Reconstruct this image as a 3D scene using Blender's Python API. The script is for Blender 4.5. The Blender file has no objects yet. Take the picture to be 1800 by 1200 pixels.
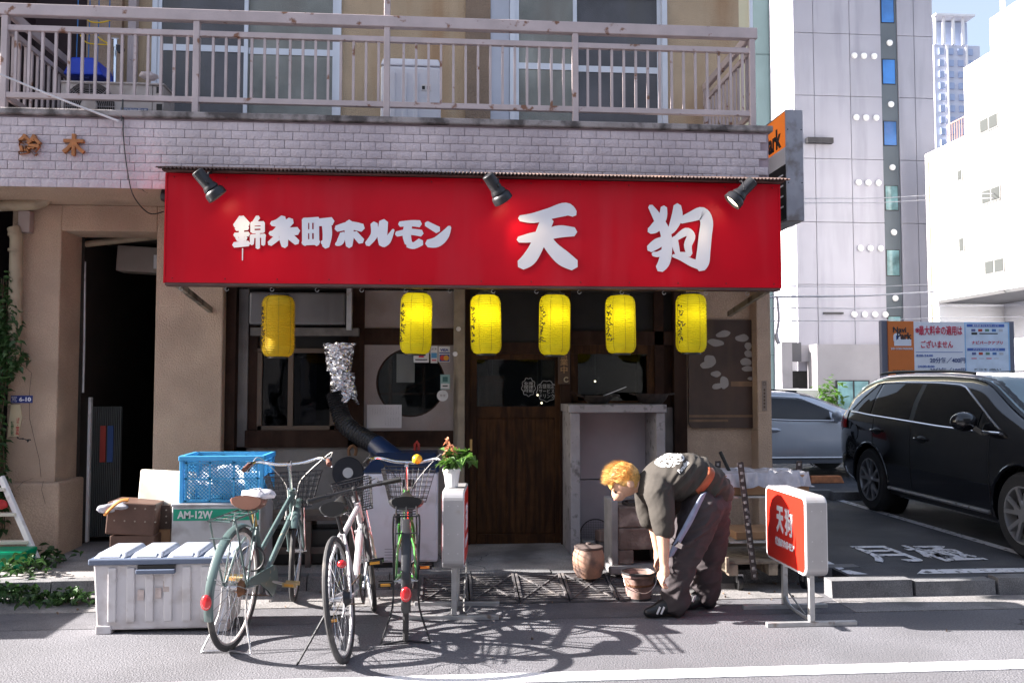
import bpy, bmesh, math, random
import numpy as np
from mathutils import Vector, Matrix, Euler, noise as mnoise
R = math.radians
random.seed(7)
SC = bpy.context.scene
COL = SC.collection

# ------------------------------------------------------------------ camera, sky, sun, exposure
YAW, PITCH, FPX = R(4.5), R(2.86), 1500.0
CAM = (0.0, -7.4, 1.51)
cd_ = bpy.data.cameras.new('camera'); cam = bpy.data.objects.new('camera', cd_); COL.objects.link(cam)
cam.location = CAM; cam.rotation_euler = (R(90) + PITCH, 0, -YAW)
cd_.sensor_width = 36.0; cd_.lens = 30.0; cd_.clip_start = 0.05; cd_.clip_end = 3000
SC.camera = cam
SUN_EL, SUN_AZ = R(27), R(-4)          # SUN_AZ: heading in which the light travels, from +X
ld = Vector((math.cos(SUN_EL) * math.cos(SUN_AZ), math.cos(SUN_EL) * math.sin(SUN_AZ), -math.sin(SUN_EL)))
W = bpy.data.worlds.new('World'); SC.world = W; W.use_nodes = True
wn = W.node_tree.nodes; bg = wn['Background']
sky = wn.new('ShaderNodeTexSky'); sky.sky_type = 'NISHITA'; sky.sun_disc = False
sky.sun_elevation = SUN_EL
sky.sun_rotation = math.atan2(-ld.x, -ld.y)   # azimuth of the sun, clockwise from +Y
sky.air_density = 1.0; sky.dust_density = 3.2; sky.ozone_density = 2.5
# thin even veil of high cloud over the whole dome
cn_ = wn.new('ShaderNodeTexNoise'); cn_.inputs['Scale'].default_value = 1.6; cn_.inputs['Detail'].default_value = 6
tc_ = wn.new('ShaderNodeTexCoord'); W.node_tree.links.new(tc_.outputs['Generated'], cn_.inputs['Vector'])
mr_ = wn.new('ShaderNodeMapRange'); mr_.inputs[1].default_value = .3; mr_.inputs[2].default_value = .7; mr_.inputs[3].default_value = .28; mr_.inputs[4].default_value = .6
W.node_tree.links.new(cn_.outputs['Fac'], mr_.inputs[0])
vm_ = wn.new('ShaderNodeMix'); vm_.data_type = 'RGBA'; vm_.inputs[7].default_value = (2.15, 2.25, 2.45, 1)
W.node_tree.links.new(mr_.outputs[0], vm_.inputs[0]); W.node_tree.links.new(sky.outputs[0], vm_.inputs[6])
W.node_tree.links.new(vm_.outputs[2], bg.inputs[0]); bg.inputs[1].default_value = 0.075
sl = bpy.data.lights.new('sun', 'SUN'); sl.energy = 5.0; sl.angle = R(0.5); sl.color = (1.0, 0.94, 0.88)
sun = bpy.data.objects.new('sun', sl); COL.objects.link(sun)
sun.rotation_euler = ld.to_track_quat('-Z', 'Y').to_euler(); sun.location = (-20, 3, 15)
SC.view_settings.view_transform = 'Standard'; SC.view_settings.look = 'None'
SC.view_settings.exposure = 2.4; SC.view_settings.gamma = 1.0; SC.view_settings.use_curve_mapping = False
SC.render.engine = 'CYCLES'
SC.cycles.max_bounces = 5; SC.cycles.transparent_max_bounces = 12; SC.cycles.caustics_reflective = False; SC.cycles.caustics_refractive = False
SC.cycles.use_denoising = True; SC.cycles.sample_clamp_indirect = 6.0

# ------------------------------------------------------------------ helpers
def _ray(px, py):
    u = (px - 900) / FPX; v = (600 - py) / FPX
    c, s = math.cos(PITCH), math.sin(PITCH)
    fy = c - v * s; fz = s + v * c
    return Vector((u * math.cos(YAW) + fy * math.sin(YAW), -u * math.sin(YAW) + fy * math.cos(YAW), fz))
def at(px, py, Y):                     # where the sight line of the photo meets the upright plane at depth Y
    d = _ray(px, py); return Vector(CAM) + d * ((Y - CAM[1]) / d.y)
def gnd(px, py, z=0.0):                # ... and the level plane at height z
    d = _ray(px, py); return Vector(CAM) + d * ((z - CAM[2]) / d.z)

OFF = {}
def setp(o, label=None, cat=None, group=None, kind=None):
    if label: o['label'] = label
    if cat: o['category'] = cat
    if group: o['group'] = group
    if kind: o['kind'] = kind
    return o
def thing(name, label, cat, loc=(0, 0, 0), rot=None, group=None, world=True):
    o = bpy.data.objects.new(name, None); o.empty_display_size = 0.1; COL.objects.link(o)
    o.location = loc
    if rot: o.rotation_euler = rot
    if world and not rot: OFF[o.name] = Vector(loc)
    return setp(o, label, cat, group)

class MB:
    def __init__(s): s.v = []; s.f = []; s.sm = []
    def add(s, vs, fs, smooth=False, M=None):
        n = len(s.v)
        for p in vs:
            p = Vector(p)
            s.v.append(M @ p if M is not None else p)
        for f in fs: s.f.append([n + i for i in f]); s.sm.append(smooth)
        return s
    def box(s, c, d, rot=None):
        x, y, z = d[0] / 2, d[1] / 2, d[2] / 2
        vs = [Vector(p) for p in ((-x,-y,-z),(x,-y,-z),(x,y,-z),(-x,y,-z),(-x,-y,z),(x,-y,z),(x,y,z),(-x,y,z))]
        M = Matrix.Translation(Vector(c))
        if rot is not None: M = M @ (Euler(rot).to_matrix().to_4x4() if not isinstance(rot, Matrix) else rot.to_4x4())
        return s.add(vs, [(0,3,2,1),(4,5,6,7),(0,1,5,4),(1,2,6,5),(2,3,7,6),(3,0,4,7)], False, M)
    def bb(s, x0, x1, y0, y1, z0, z1): return s.box(((x0+x1)/2,(y0+y1)/2,(z0+z1)/2), (abs(x1-x0),abs(y1-y0),abs(z1-z0)))
    def hexa(s, b, t):                 # 4 bottom corners and 4 top corners, counter-clockwise from above
        return s.add(list(b) + list(t), [(0,3,2,1),(4,5,6,7),(0,1,5,4),(1,2,6,5),(2,3,7,6),(3,0,4,7)])
    def beam(s, p0, p1, w, h, up=(0, 0, 1)):
        p0, p1 = Vector(p0), Vector(p1); d = (p1 - p0).normalized(); up = Vector(up)
        if abs(d.dot(up)) > .98: up = Vector((0, 1, 0))
        a = d.cross(up).normalized() * w / 2; b = a.cross(d).normalized() * h / 2
        vs = [p0-a-b, p0+a-b, p0+a+b, p0-a+b, p1-a-b, p1+a-b, p1+a+b, p1-a+b]
        return s.add(vs, [(0,3,2,1),(4,5,6,7),(0,1,5,4),(1,2,6,5),(2,3,7,6),(3,0,4,7)])
    def tube(s, pts, r, n=8, closed=False, cap=True):
        pts = [Vector(p) for p in pts]; k = len(pts)
        rs = r if isinstance(r, (list, tuple)) else [r] * k
        prev = None; rings = []
        for i, p in enumerate(pts):
            if closed: d = pts[(i+1) % k] - pts[i-1]
            else: d = pts[min(i+1, k-1)] - pts[max(i-1, 0)]
            d.normalize()
            if prev is None:
                a = d.orthogonal().normalized()
            else:
                a = prev - d * prev.dot(d)
                a = a.normalized() if a.length > 1e-6 else d.orthogonal().normalized()
            prev = a; b = d.cross(a)
            rings.append([p + (a * math.cos(t) + b * math.sin(t)) * rs[i] for t in [2*math.pi*j/n for j in range(n)]])
        vs = [q for rg in rings for q in rg]; fs = []
        m = k if closed else k - 1
        for i in range(m):
            i2 = (i + 1) % k; sh = 0
            if closed and i2 == 0:
                best = min(range(n), key=lambda q: (rings[0][q] - rings[i][0]).length); sh = best
            for j in range(n):
                fs.append((i*n+j, i*n+(j+1) % n, i2*n+(j+1+sh) % n, i2*n+(j+sh) % n))
        s.add(vs, fs, True)
        if cap and not closed: s.add(rings[0], [tuple(reversed(range(n)))]); s.add(rings[-1], [tuple(range(n))])
        return s
    def cyl(s, p0, p1, r0, r1=None, n=16, cap=True): return s.tube([p0, p1], [r0, r0 if r1 is None else r1], n, False, cap)
    def lathe(s, prof, n=24, M=None, smooth=True, cap=True):     # prof: (radius, height) from bottom to top
        vs = []; fs = []
        for r, z in prof:
            for j in range(n): t = 2*math.pi*j/n; vs.append((r*math.cos(t), r*math.sin(t), z))
        for i in range(len(prof) - 1):
            for j in range(n): fs.append((i*n+j, i*n+(j+1) % n, (i+1)*n+(j+1) % n, (i+1)*n+j))
        s.add(vs, fs, smooth, M)
        for i, rev in ((0, True), (len(prof)-1, False)):
            if cap and prof[i][0] > 1e-4:
                idx = [vs[i*n+j] for j in range(n)]; s.add(idx, [tuple(reversed(range(n))) if rev else tuple(range(n))], False, M)
        return s
    def sphere(s, c, r, n=16, m=10, M=None):
        r = (r, r, r) if not isinstance(r, (tuple, list)) else r
        vs = []; fs = []
        for i in range(m + 1):
            a = math.pi * i / m
            for j in range(n): t = 2*math.pi*j/n; vs.append((r[0]*math.sin(a)*math.cos(t), r[1]*math.sin(a)*math.sin(t), -r[2]*math.cos(a)))
        for i in range(m):
            for j in range(n): fs.append((i*n+j, i*n+(j+1) % n, (i+1)*n+(j+1) % n, (i+1)*n+j))
        T = Matrix.Translation(Vector(c)) @ (M.to_4x4() if M is not None else Matrix.Identity(4))
        return s.add(vs, fs, True, T)
    def prism(s, poly, a0, a1, M=None):  # polygon in XZ, extruded along Y from a0 (front) to a1
        n = len(poly)
        ar = sum(poly[i][0]*poly[(i+1) % n][1] - poly[(i+1) % n][0]*poly[i][1] for i in range(n))
        if ar < 0: poly = list(reversed(poly))
        vs = [(x, a0, z) for x, z in poly] + [(x, a1, z) for x, z in poly]
        fs = [tuple(range(n)), tuple(reversed(range(n, 2*n)))] + [(i, n+i, n+(i+1) % n, (i+1) % n) for i in range(n)]
        return s.add(vs, fs, False, M)
    def quad(s, a, b, c, d): return s.add([a, b, c, d], [(0, 1, 2, 3)])
    def mesh(s, name, off=Vector((0, 0, 0)), ang=35):
        me = bpy.data.meshes.new(name)
        me.from_pydata([tuple(p - off) for p in s.v], [], s.f)
        me.polygons.foreach_set('use_smooth', s.sm); me.update()
        if any(s.sm): me.set_sharp_from_angle(angle=R(ang))
        return me
    def build(s, name, mat, parent=None, bevel=0, label=None, cat=None, group=None, kind=None, seg=2, ang=35):
        if parent is not None: off = OFF.get(parent.name, Vector((0, 0, 0)))
        else:
            a = np.array([tuple(p) for p in s.v]); lo, hi = a.min(0), a.max(0)
            off = Vector(((lo[0]+hi[0])/2, (lo[1]+hi[1])/2, lo[2]))
        o = bpy.data.objects.new(name, s.mesh(name, off, ang)); COL.objects.link(o)
        o.data.materials.append(mat)
        OFF[o.name] = off
        if parent is not None: o.parent = parent
        else: o.location = off
        if bevel:
            b = o.modifiers.new('bevel', 'BEVEL'); b.width = bevel; b.segments = seg; b.limit_method = 'ANGLE'; b.angle_limit = R(40)
        return setp(o, label, cat, group, kind)
def inst(me, name, mat, parent, pos, rot=None):        # a piece that shares its mesh
    o = bpy.data.objects.new(name, me); COL.objects.link(o)
    if mat and not me.materials: me.materials.append(mat)
    o.parent = parent; o.location = Vector(pos) - OFF.get(parent.name, Vector((0, 0, 0)))
    if rot: o.rotation_euler = rot
    return o
def baked(o):                          # evaluate the modifiers of an object into its mesh
    dg = bpy.context.evaluated_depsgraph_get()
    me = bpy.data.meshes.new_from_object(o.evaluated_get(dg)); o.modifiers.clear(); o.data = me; return o
def copy_tree(o, parent=None):
    c = o.copy(); COL.objects.link(c); c.parent = parent
    if o.name in OFF: OFF[c.name] = OFF[o.name]
    for ch in list(o.children): copy_tree(ch, c)
    return c
def arc(c, r, a0, a1, n, plane='XZ'):
    out = []
    for i in range(n + 1):
        t = R(a0 + (a1 - a0) * i / n); u, w = r * math.cos(t), r * math.sin(t)
        out.append((c[0]+u, c[1], c[2]+w) if plane == 'XZ' else (c[0], c[1]+u, c[2]+w) if plane == 'YZ' else (c[0]+u, c[1]+w, c[2]))
    return out
def rrect(x0, x1, z0, z1, r, n=5):
    p = []
    for cx, cz, a in ((x1-r, z1-r, 0), (x0+r, z1-r, 90), (x0+r, z0+r, 180), (x1-r, z0+r, 270)):
        for i in range(n + 1): t = R(a + 90*i/n); p.append((cx + r*math.cos(t), cz + r*math.sin(t)))
    return p
def smooth_path(pts, k=6, closed=False):
    pts = [Vector(p) for p in pts]; n = len(pts); out = []
    rng = range(n) if closed else range(n - 1)
    for i in rng:
        if closed: p0, p1, p2, p3 = pts[i-1], pts[i], pts[(i+1) % n], pts[(i+2) % n]
        else: p0, p1, p2, p3 = pts[max(i-1, 0)], pts[i], pts[i+1], pts[min(i+2, n-1)]
        for j in range(k):
            t = j / k
            out.append(0.5*((2*p1) + (p2-p0)*t + (2*p0-5*p1+4*p2-p3)*t*t + (3*p1-p0-3*p2+p3)*t**3))
    if not closed: out.append(pts[-1])
    return out

# ------------------------------------------------------------------ materials
MATS = {}
def M(name, col, rough=.6, metal=0, var=.1, scale=5, bump=0, bscale=60, dirt=None, streak=False, dscale=3, dthr=(.5, .68), fine=0, fmix=.8, emit=0, coat=0, spec=.5, rvar=0, trans=0):
    if name in MATS: return MATS[name]
    m = bpy.data.materials.new(name); m.use_nodes = True; MATS[name] = m
    nt = m.node_tree; N = nt.nodes; L = nt.links; b = N['Principled BSDF']
    b.inputs['Roughness'].default_value = rough; b.inputs['Metallic'].default_value = metal
    b.inputs['Specular IOR Level'].default_value = spec
    if coat: b.inputs['Coat Weight'].default_value = coat; b.inputs['Coat Roughness'].default_value = .04
    geo = N.new('ShaderNodeNewGeometry'); pos = geo.outputs['Position']
    def noise(sc, det=4, vec=None):
        n = N.new('ShaderNodeTexNoise'); n.inputs['Scale'].default_value = sc; n.inputs['Detail'].default_value = det
        L.new(vec or pos, n.inputs['Vector']); return n.outputs['Fac']
    def ramp(fac, p0, c0, p1, c1):
        r = N.new('ShaderNodeValToRGB'); r.color_ramp.elements[0].position = p0; r.color_ramp.elements[1].position = p1
        r.color_ramp.elements[0].color = (*c0, 1) if len(c0) == 3 else c0; r.color_ramp.elements[1].color = (*c1, 1) if len(c1) == 3 else c1
        L.new(fac, r.inputs[0]); return r.outputs[0]
    c = Vector(col)
    out = ramp(noise(scale), .3, tuple(c*(1-var)), .7, tuple(min(1, x*(1+var)) for x in c))
    if fine:
        f = ramp(noise(fine, 2), .35, (.62, .62, .62), .65, (1.3, 1.3, 1.3))
        mx = N.new('ShaderNodeMix'); mx.data_type = 'RGBA'; mx.blend_type = 'MULTIPLY'; mx.inputs[0].default_value = fmix
        L.new(out, mx.inputs[6]); L.new(f, mx.inputs[7]); out = mx.outputs[2]
    if dirt:
        vec = None
        if streak:
            mp = N.new('ShaderNodeMapping'); mp.inputs['Scale'].default_value = (1, 1, .12); L.new(pos, mp.inputs[0]); vec = mp.outputs[0]
        d = ramp(noise(dscale, 8, vec), dthr[0], (0, 0, 0), dthr[1], (1, 1, 1))
        mx = N.new('ShaderNodeMix'); mx.data_type = 'RGBA'; L.new(d, mx.inputs[0]); L.new(out, mx.inputs[6]); mx.inputs[7].default_value = (*dirt, 1); out = mx.outputs[2]
    L.new(out, b.inputs['Base Color'])
    if rvar:
        rr = N.new('ShaderNodeMapRange'); rr.inputs[3].default_value = max(0, rough-rvar); rr.inputs[4].default_value = min(1, rough+rvar)
        L.new(noise(scale*2.3, 5), rr.inputs[0]); L.new(rr.outputs[0], b.inputs['Roughness'])
    if bump:
        bp = N.new('ShaderNodeBump'); bp.inputs['Strength'].default_value = min(1, bump); bp.inputs['Distance'].default_value = .01 * max(1, bump)
        L.new(noise(bscale, 3), bp.inputs['Height']); L.new(bp.outputs[0], b.inputs['Normal'])
    if emit:
        L.new(out, b.inputs['Emission Color']); b.inputs['Emission Strength'].default_value = emit
    if trans:
        tr = N.new('ShaderNodeBsdfTranslucent'); ms = N.new('ShaderNodeMixShader'); ms.inputs[0].default_value = trans
        L.new(out, tr.inputs[0]); L.new(b.outputs[0], ms.inputs[1]); L.new(tr.outputs[0], ms.inputs[2]); L.new(ms.outputs[0], N['Material Output'].inputs[0])
    return m
def glassmat(name, tint=(.85, .88, .86), rough=.02, wav=0):
    if name in MATS: return MATS[name]
    m = bpy.data.materials.new(name); m.use_nodes = True; MATS[name] = m
    N = m.node_tree.nodes; L = m.node_tree.links; N.remove(N['Principled BSDF'])
    t = N.new('ShaderNodeBsdfTransparent'); t.inputs[0].default_value = (*tint, 1)
    g = N.new('ShaderNodeBsdfGlossy'); g.inputs['Roughness'].default_value = rough
    f = N.new('ShaderNodeFresnel'); f.inputs[0].default_value = 1.38
    ms = N.new('ShaderNodeMixShader'); L.new(f.outputs[0], ms.inputs[0]); L.new(t.outputs[0], ms.inputs[1]); L.new(g.outputs[0], ms.inputs[2])
    if wav:
        geo = N.new('ShaderNodeNewGeometry'); n = N.new('ShaderNodeTexNoise'); n.inputs['Scale'].default_value = 2.2; L.new(geo.outputs['Position'], n.inputs['Vector'])
        bp = N.new('ShaderNodeBump'); bp.inputs['Strength'].default_value = wav; bp.inputs['Distance'].default_value = .02; L.new(n.outputs['Fac'], bp.inputs['Height']); L.new(bp.outputs[0], g.inputs['Normal'])
    L.new(ms.outputs[0], N['Material Output'].inputs[0]); return m

# lettering ---------------------------------------------------------
_tc = {}
def text_mesh(body, size, bold=0.0, depth=0.002, align='CENTER', sx=1.0, vertical=False, gap=1.0):
    key = (body, size, bold, depth, align, sx, vertical, gap)
    if key in _tc: return _tc[key]
    c = bpy.data.curves.new('lettering', 'FONT'); c.body = '\n'.join(body) if vertical else body
    c.size = size; c.align_x = align; c.offset = bold; c.extrude = depth; c.resolution_u = 3; c.space_line = gap if vertical else 1; c.space_character = 1 if vertical else gap
    o = bpy.data.objects.new('lettering', c); COL.objects.link(o)
    dg = bpy.context.evaluated_depsgraph_get(); me = bpy.data.meshes.new_from_object(o.evaluated_get(dg))
    bpy.data.objects.remove(o)
    if sx != 1: me.transform(Matrix.Diagonal((sx, 1, 1, 1)))
    _tc[key] = me; return me
def text(body, size, pos, mat, parent, name='lettering', rot=(R(90), 0, 0), fit=None, **kw):
    """lettering centred on pos, facing -Y unless rot says otherwise; fit=(w, h) stretches it to that box"""
    me = text_mesh(body, size, **kw).copy()
    a = np.zeros(len(me.vertices)*3, dtype=np.float32); me.vertices.foreach_get('co', a); a = a.reshape(-1, 3)
    lo, hi = a.min(0), a.max(0); a[:, :2] -= ((lo+hi)/2)[:2]
    if fit: a[:, 0] *= fit[0]/(hi[0]-lo[0]); a[:, 1] *= fit[1]/(hi[1]-lo[1])
    me.vertices.foreach_set('co', a.reshape(-1)); me.update()
    me.materials.clear(); me.materials.append(mat)
    o = bpy.data.objects.new(name, me); COL.objects.link(o); o.parent = parent
    o.location = Vector(pos) - (OFF.get(parent.name, Vector((0, 0, 0))) if parent else Vector((0, 0, 0))); o.rotation_euler = rot
    return o
def strokes(mb, sts, ox, oz, sc, y, dz=.0006, depth=.004):
    """brush strokes: lists of (x, z, width) points, laid at depth y facing -Y"""
    for k, st in enumerate(sts):
        if len(st) > 2:
            q = smooth_path([(p[0], p[1], p[2]) for p in st], 5)
        else: q = [Vector(p) for p in st]
        L_, R_ = [], []
        for i, p in enumerate(q):
            d = q[min(i+1, len(q)-1)] - q[max(i-1, 0)]; d = Vector((d.x, d.y)).normalized(); n = Vector((-d.y, d.x)); w = p.z/2
            L_.append((ox + sc*(p.x + n.x*w), oz + sc*(p.y + n.y*w))); R_.append((ox + sc*(p.x - n.x*w), oz + sc*(p.y - n.y*w)))
        def cap(p, d, w): return (ox + sc*(p.x + d.x*w*.3), oz + sc*(p.y + d.y*w*.3))
        d0 = Vector((q[0].x-q[1].x, q[0].y-q[1].y)).normalized(); d1 = Vector((q[-1].x-q[-2].x, q[-1].y-q[-2].y)).normalized()
        yy = y - k*dz
        n = len(q); vs = [(x, yy, z) for x, z in L_] + [(x, yy, z) for x, z in R_]
        c0 = cap(q[0], d0, q[0].z); c1 = cap(q[-1], d1, q[-1].z)
        vs += [(c0[0], yy, c0[1]), (c1[0], yy, c1[1])]
        fs = [(i, n+i, n+i+1, i+1) for i in range(n-1)] + [(0, 2*n, n), (n-1, 2*n-1, 2*n+1)]
        mb.add(vs, fs)
    return mb
# ------------------------------------------------------------------ palette
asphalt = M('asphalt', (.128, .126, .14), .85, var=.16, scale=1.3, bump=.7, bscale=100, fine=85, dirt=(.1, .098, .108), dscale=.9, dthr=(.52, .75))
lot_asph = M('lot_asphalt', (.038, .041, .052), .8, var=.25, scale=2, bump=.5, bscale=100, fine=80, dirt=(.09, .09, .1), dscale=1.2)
concrete = M('concrete', (.27, .255, .25), .85, var=.18, scale=3, bump=.3, bscale=70, fine=90, dirt=(.13, .12, .12), dscale=2.2)
kerbstone = M('kerbstone', (.16, .16, .168), .9, var=.2, scale=6, bump=.5, bscale=90, fine=140, dirt=(.11, .11, .115), dscale=4)
paintw = M('road_paint', (.72, .72, .74), .7, var=.06, scale=9, bump=.4, bscale=120, dirt=(.2, .2, .21), dscale=14, dthr=(.62, .7))
lotpaint = M('lot_paint', (.62, .63, .68), .7, var=.08, scale=9, bump=.4, bscale=120, dirt=(.09, .09, .1), dscale=22, dthr=(.56, .62))
stucco = M('stucco', (.5, .365, .27), .95, var=.12, scale=2.2, bump=1, bscale=75, dirt=(.4, .29, .215), dscale=1.6, fine=110, fmix=.35)
stucco_y = M('stucco_yellow', (.52, .395, .27), .95, var=.1, scale=3, bump=.9, bscale=85, dirt=(.42, .27, .16), dscale=2.5, streak=True)
tile_m = M('glazed_tile', (.58, .5, .53), .42, var=.16, scale=1.7, bump=.6, bscale=60, dirt=(.43, .365, .4), dscale=1.6, dthr=(.46, .7), streak=True, rvar=.12)
grout = M('grout', (.35, .275, .31), .9, var=.2)
coping_m = M('weathered_coping', (.3, .27, .27), .9, var=.2, bump=.5, bscale=90, dirt=(.08, .07, .07), dscale=7, dthr=(.45, .62))
mauve = M('mauve_paint', (.46, .385, .39), .5, var=.1, scale=6, bump=.15, bscale=60, dirt=(.2, .09, .05), dscale=9, dthr=(.64, .7))
alu = M('aluminium', (.66, .67, .72), .38, .35, var=.05)
wood_d = M('dark_wood', (.03, .014, .009), .65, spec=.15, var=.35, scale=7, bump=.3, bscale=40, streak=True, dirt=(.045, .026, .018), dscale=12, dthr=(.5, .7))
wood_door = M('door_wood', (.062, .027, .01), .6, spec=.15, var=.3, scale=9, bump=.35, bscale=50, streak=True, dirt=(.028, .012, .006), dscale=25, dthr=(.42, .6))
wood_post = M('worn_post', (.3, .25, .19), .8, var=.2, scale=8, bump=.4, bscale=50, streak=True, dirt=(.1, .08, .06), dscale=10, dthr=(.5, .65))
plaster = M('plaster', (.3, .26, .255), .9, var=.12, scale=4, bump=.5, bscale=90, dirt=(.27, .22, .21), dscale=3)
lowwall = M('low_plaster', (.22, .2, .19), .9, var=.14, scale=4, bump=.5, bscale=80, dirt=(.14, .125, .12), dscale=2.5)
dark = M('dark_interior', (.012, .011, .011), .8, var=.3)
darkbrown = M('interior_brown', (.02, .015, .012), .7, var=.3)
black = M('black_plastic', (.012, .012, .013), .45, var=.2)
blackm = M('black_metal', (.03, .03, .034), .4, .4, var=.2)
rust = M('rust', (.17, .075, .035), .8, var=.4, scale=14, bump=.5, bscale=90)
steel = M('steel', (.55, .55, .57), .3, .9, var=.06, dirt=(.3, .26, .22), dscale=18, dthr=(.6, .72))
chrome = M('chrome', (.75, .75, .78), .14, 1, var=.03)
galv = M('galvanised', (.45, .45, .46), .45, .6, var=.15, scale=12, dirt=(.25, .2, .17), dscale=12, dthr=(.6, .7))
white_pl = M('white_plastic', (.75, .74, .76), .4, var=.05, dirt=(.45, .42, .4), dscale=9, dthr=(.6, .75))
white_ink = M('white_lettering', (.78, .78, .84), .5, var=.03)
black_ink = M('black_lettering', (.02, .02, .025), .6, var=.1)
glass = glassmat('window_glass', wav=.25)
glass_d = glassmat('smoked_glass', (.35, .34, .33), wav=.25)

# ------------------------------------------------------------------ ground
def sheet(name, x0, x1, y0, y1, z, mat):
    return MB().quad((x0, y0, z), (x1, y0, z), (x1, y1, z), (x0, y1, z)).build(name, mat, kind='structure')
sheet('road', -400, 400, -400, 800, 0, asphalt)
edge_line = MB().bb(-60, 60, -3.02, -2.88, .001, .006).build('road_line', paintw, kind='structure')
pv = MB().bb(-9, 2.93, -.86, .6, -.2, .1).build('pavement', concrete, kind='structure')
gut = MB().bb(-9, 2.68, -1.46, -1.0, -.05, .005).build('gutter', M('gutter_concrete', (.21, .2, .2), .9, var=.2, scale=4, bump=.4, fine=120, dirt=(.1, .1, .1), dscale=3), kind='structure')
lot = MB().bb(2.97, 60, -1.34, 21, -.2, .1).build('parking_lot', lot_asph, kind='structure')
lotgut = MB().bb(2.72, 60, -1.86, -1.52, -.05, .006).build('gutter', M('gutter_concrete', (.2, .2, .2)), kind='structure')
# kerb stones: one object each
kerb = thing('kerb', None, None, (0, -.93, 0)); kerb['kind'] = 'structure'
kme = None
for i in range(16):
    L_ = .6; x = -6.4 + i*L_
    if kme is None:
        mb = MB().add([(-.296,-.07,-.1),(.296,-.07,-.1),(.296,.07,-.1),(-.296,.07,-.1),(-.296,-.05,.105),(.296,-.05,.105),(.296,.07,.105),(-.296,.07,.105)], [(0,3,2,1),(4,5,6,7),(0,1,5,4),(1,2,6,5),(2,3,7,6),(3,0,4,7)])
        kme = mb.mesh('kerb_stone')
    inst(kme, 'kerb_stone', kerbstone, kerb, (x+.3, -.93, random.uniform(-.006, .004)), (0, 0, random.uniform(-.004, .004)))
lk = thing('lot_kerb', None, None, (4, -1.43, 0)); lk['kind'] = 'structure'
for i in range(14):
    x = 2.72 + i*.62
    dip = 0 if i != 1 else -.015
    inst(kme, 'kerb_stone', kerbstone, lk, (x+.31, -1.43, .015+dip), (0, 0, random.uniform(-.006, .006)))
# lot markings
def stripe(pts, name='lot_line'):
    mb = MB()
    n = len(pts)
    mb.add([(p[0], p[1], .105) for p in pts], [tuple(range(n))]); return mb.build(name, lotpaint, kind='structure')
stripe([(4.74, -1.05), (4.84, -1.05), (4.84, 4.6), (4.74, 4.6)])
stripe([(3.5, -1.24), (9, -1.24), (9, -1.12), (3.62, -1.1)])
stripe([(2.99, -1.22), (3.14, -1.22), (3.06, -1.08), (2.99, -1.08)])
stripe([(2.99, -1.06), (3.05, -1.02), (3.05, 3), (2.99, 3)])
for ch, cx, cy, w in (('月', 3.62, -.5, .4), ('極', 4.13, -.5, .44)):
    o = text(ch, .5, (cx, cy, .107), lotpaint, None, 'lot_lettering', rot=(0, 0, 0), fit=(w, .66), bold=.008, depth=.0012); o['kind'] = 'structure'
# hairline cracks wander through the road surface
def add_cracks(m, sc, w, thr):
    N = m.node_tree.nodes; L = m.node_tree.links; b = N['Principled BSDF']; src = b.inputs['Base Color'].links[0].from_socket
    geo = N.new('ShaderNodeNewGeometry'); nz = N.new('ShaderNodeTexNoise'); nz.inputs['Scale'].default_value = 3; nz.inputs['Detail'].default_value = 6; L.new(geo.outputs['Position'], nz.inputs['Vector'])
    ad = N.new('ShaderNodeVectorMath'); ad.operation = 'MULTIPLY_ADD'; ad.inputs[1].default_value = (.5, .5, .5); L.new(nz.outputs['Color'], ad.inputs[0]); L.new(geo.outputs['Position'], ad.inputs[2])
    vo = N.new('ShaderNodeTexVoronoi'); vo.feature = 'DISTANCE_TO_EDGE'; vo.inputs['Scale'].default_value = sc; L.new(ad.outputs[0], vo.inputs['Vector'])
    lt_ = N.new('ShaderNodeMath'); lt_.operation = 'LESS_THAN'; lt_.inputs[1].default_value = w; L.new(vo.outputs['Distance'], lt_.inputs[0])
    n2 = N.new('ShaderNodeTexNoise'); n2.inputs['Scale'].default_value = .7; L.new(geo.outputs['Position'], n2.inputs['Vector']); g2 = N.new('ShaderNodeMath'); g2.operation = 'GREATER_THAN'; g2.inputs[1].default_value = thr; L.new(n2.outputs['Fac'], g2.inputs[0])
    mu = N.new('ShaderNodeMath'); mu.operation = 'MULTIPLY'; L.new(lt_.outputs[0], mu.inputs[0]); L.new(g2.outputs[0], mu.inputs[1])
    mx = N.new('ShaderNodeMix'); mx.data_type = 'RGBA'; L.new(mu.outputs[0], mx.inputs[0]); L.new(src, mx.inputs[6]); mx.inputs[7].default_value = (.035, .034, .037, 1); L.new(mx.outputs[2], b.inputs['Base Color'])
add_cracks(asphalt, .45, .0022, .57); add_cracks(concrete, .8, .003, .55); add_cracks(stucco, .5, .0025, .58)
# small cracks and patched strip by the gutter
sheet('asphalt_patch', -9, 12, -1.86, -1.47, .0025, M('patched_asphalt', (.11, .108, .12), .9, var=.2, bump=.5, bscale=130, fine=200))
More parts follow.
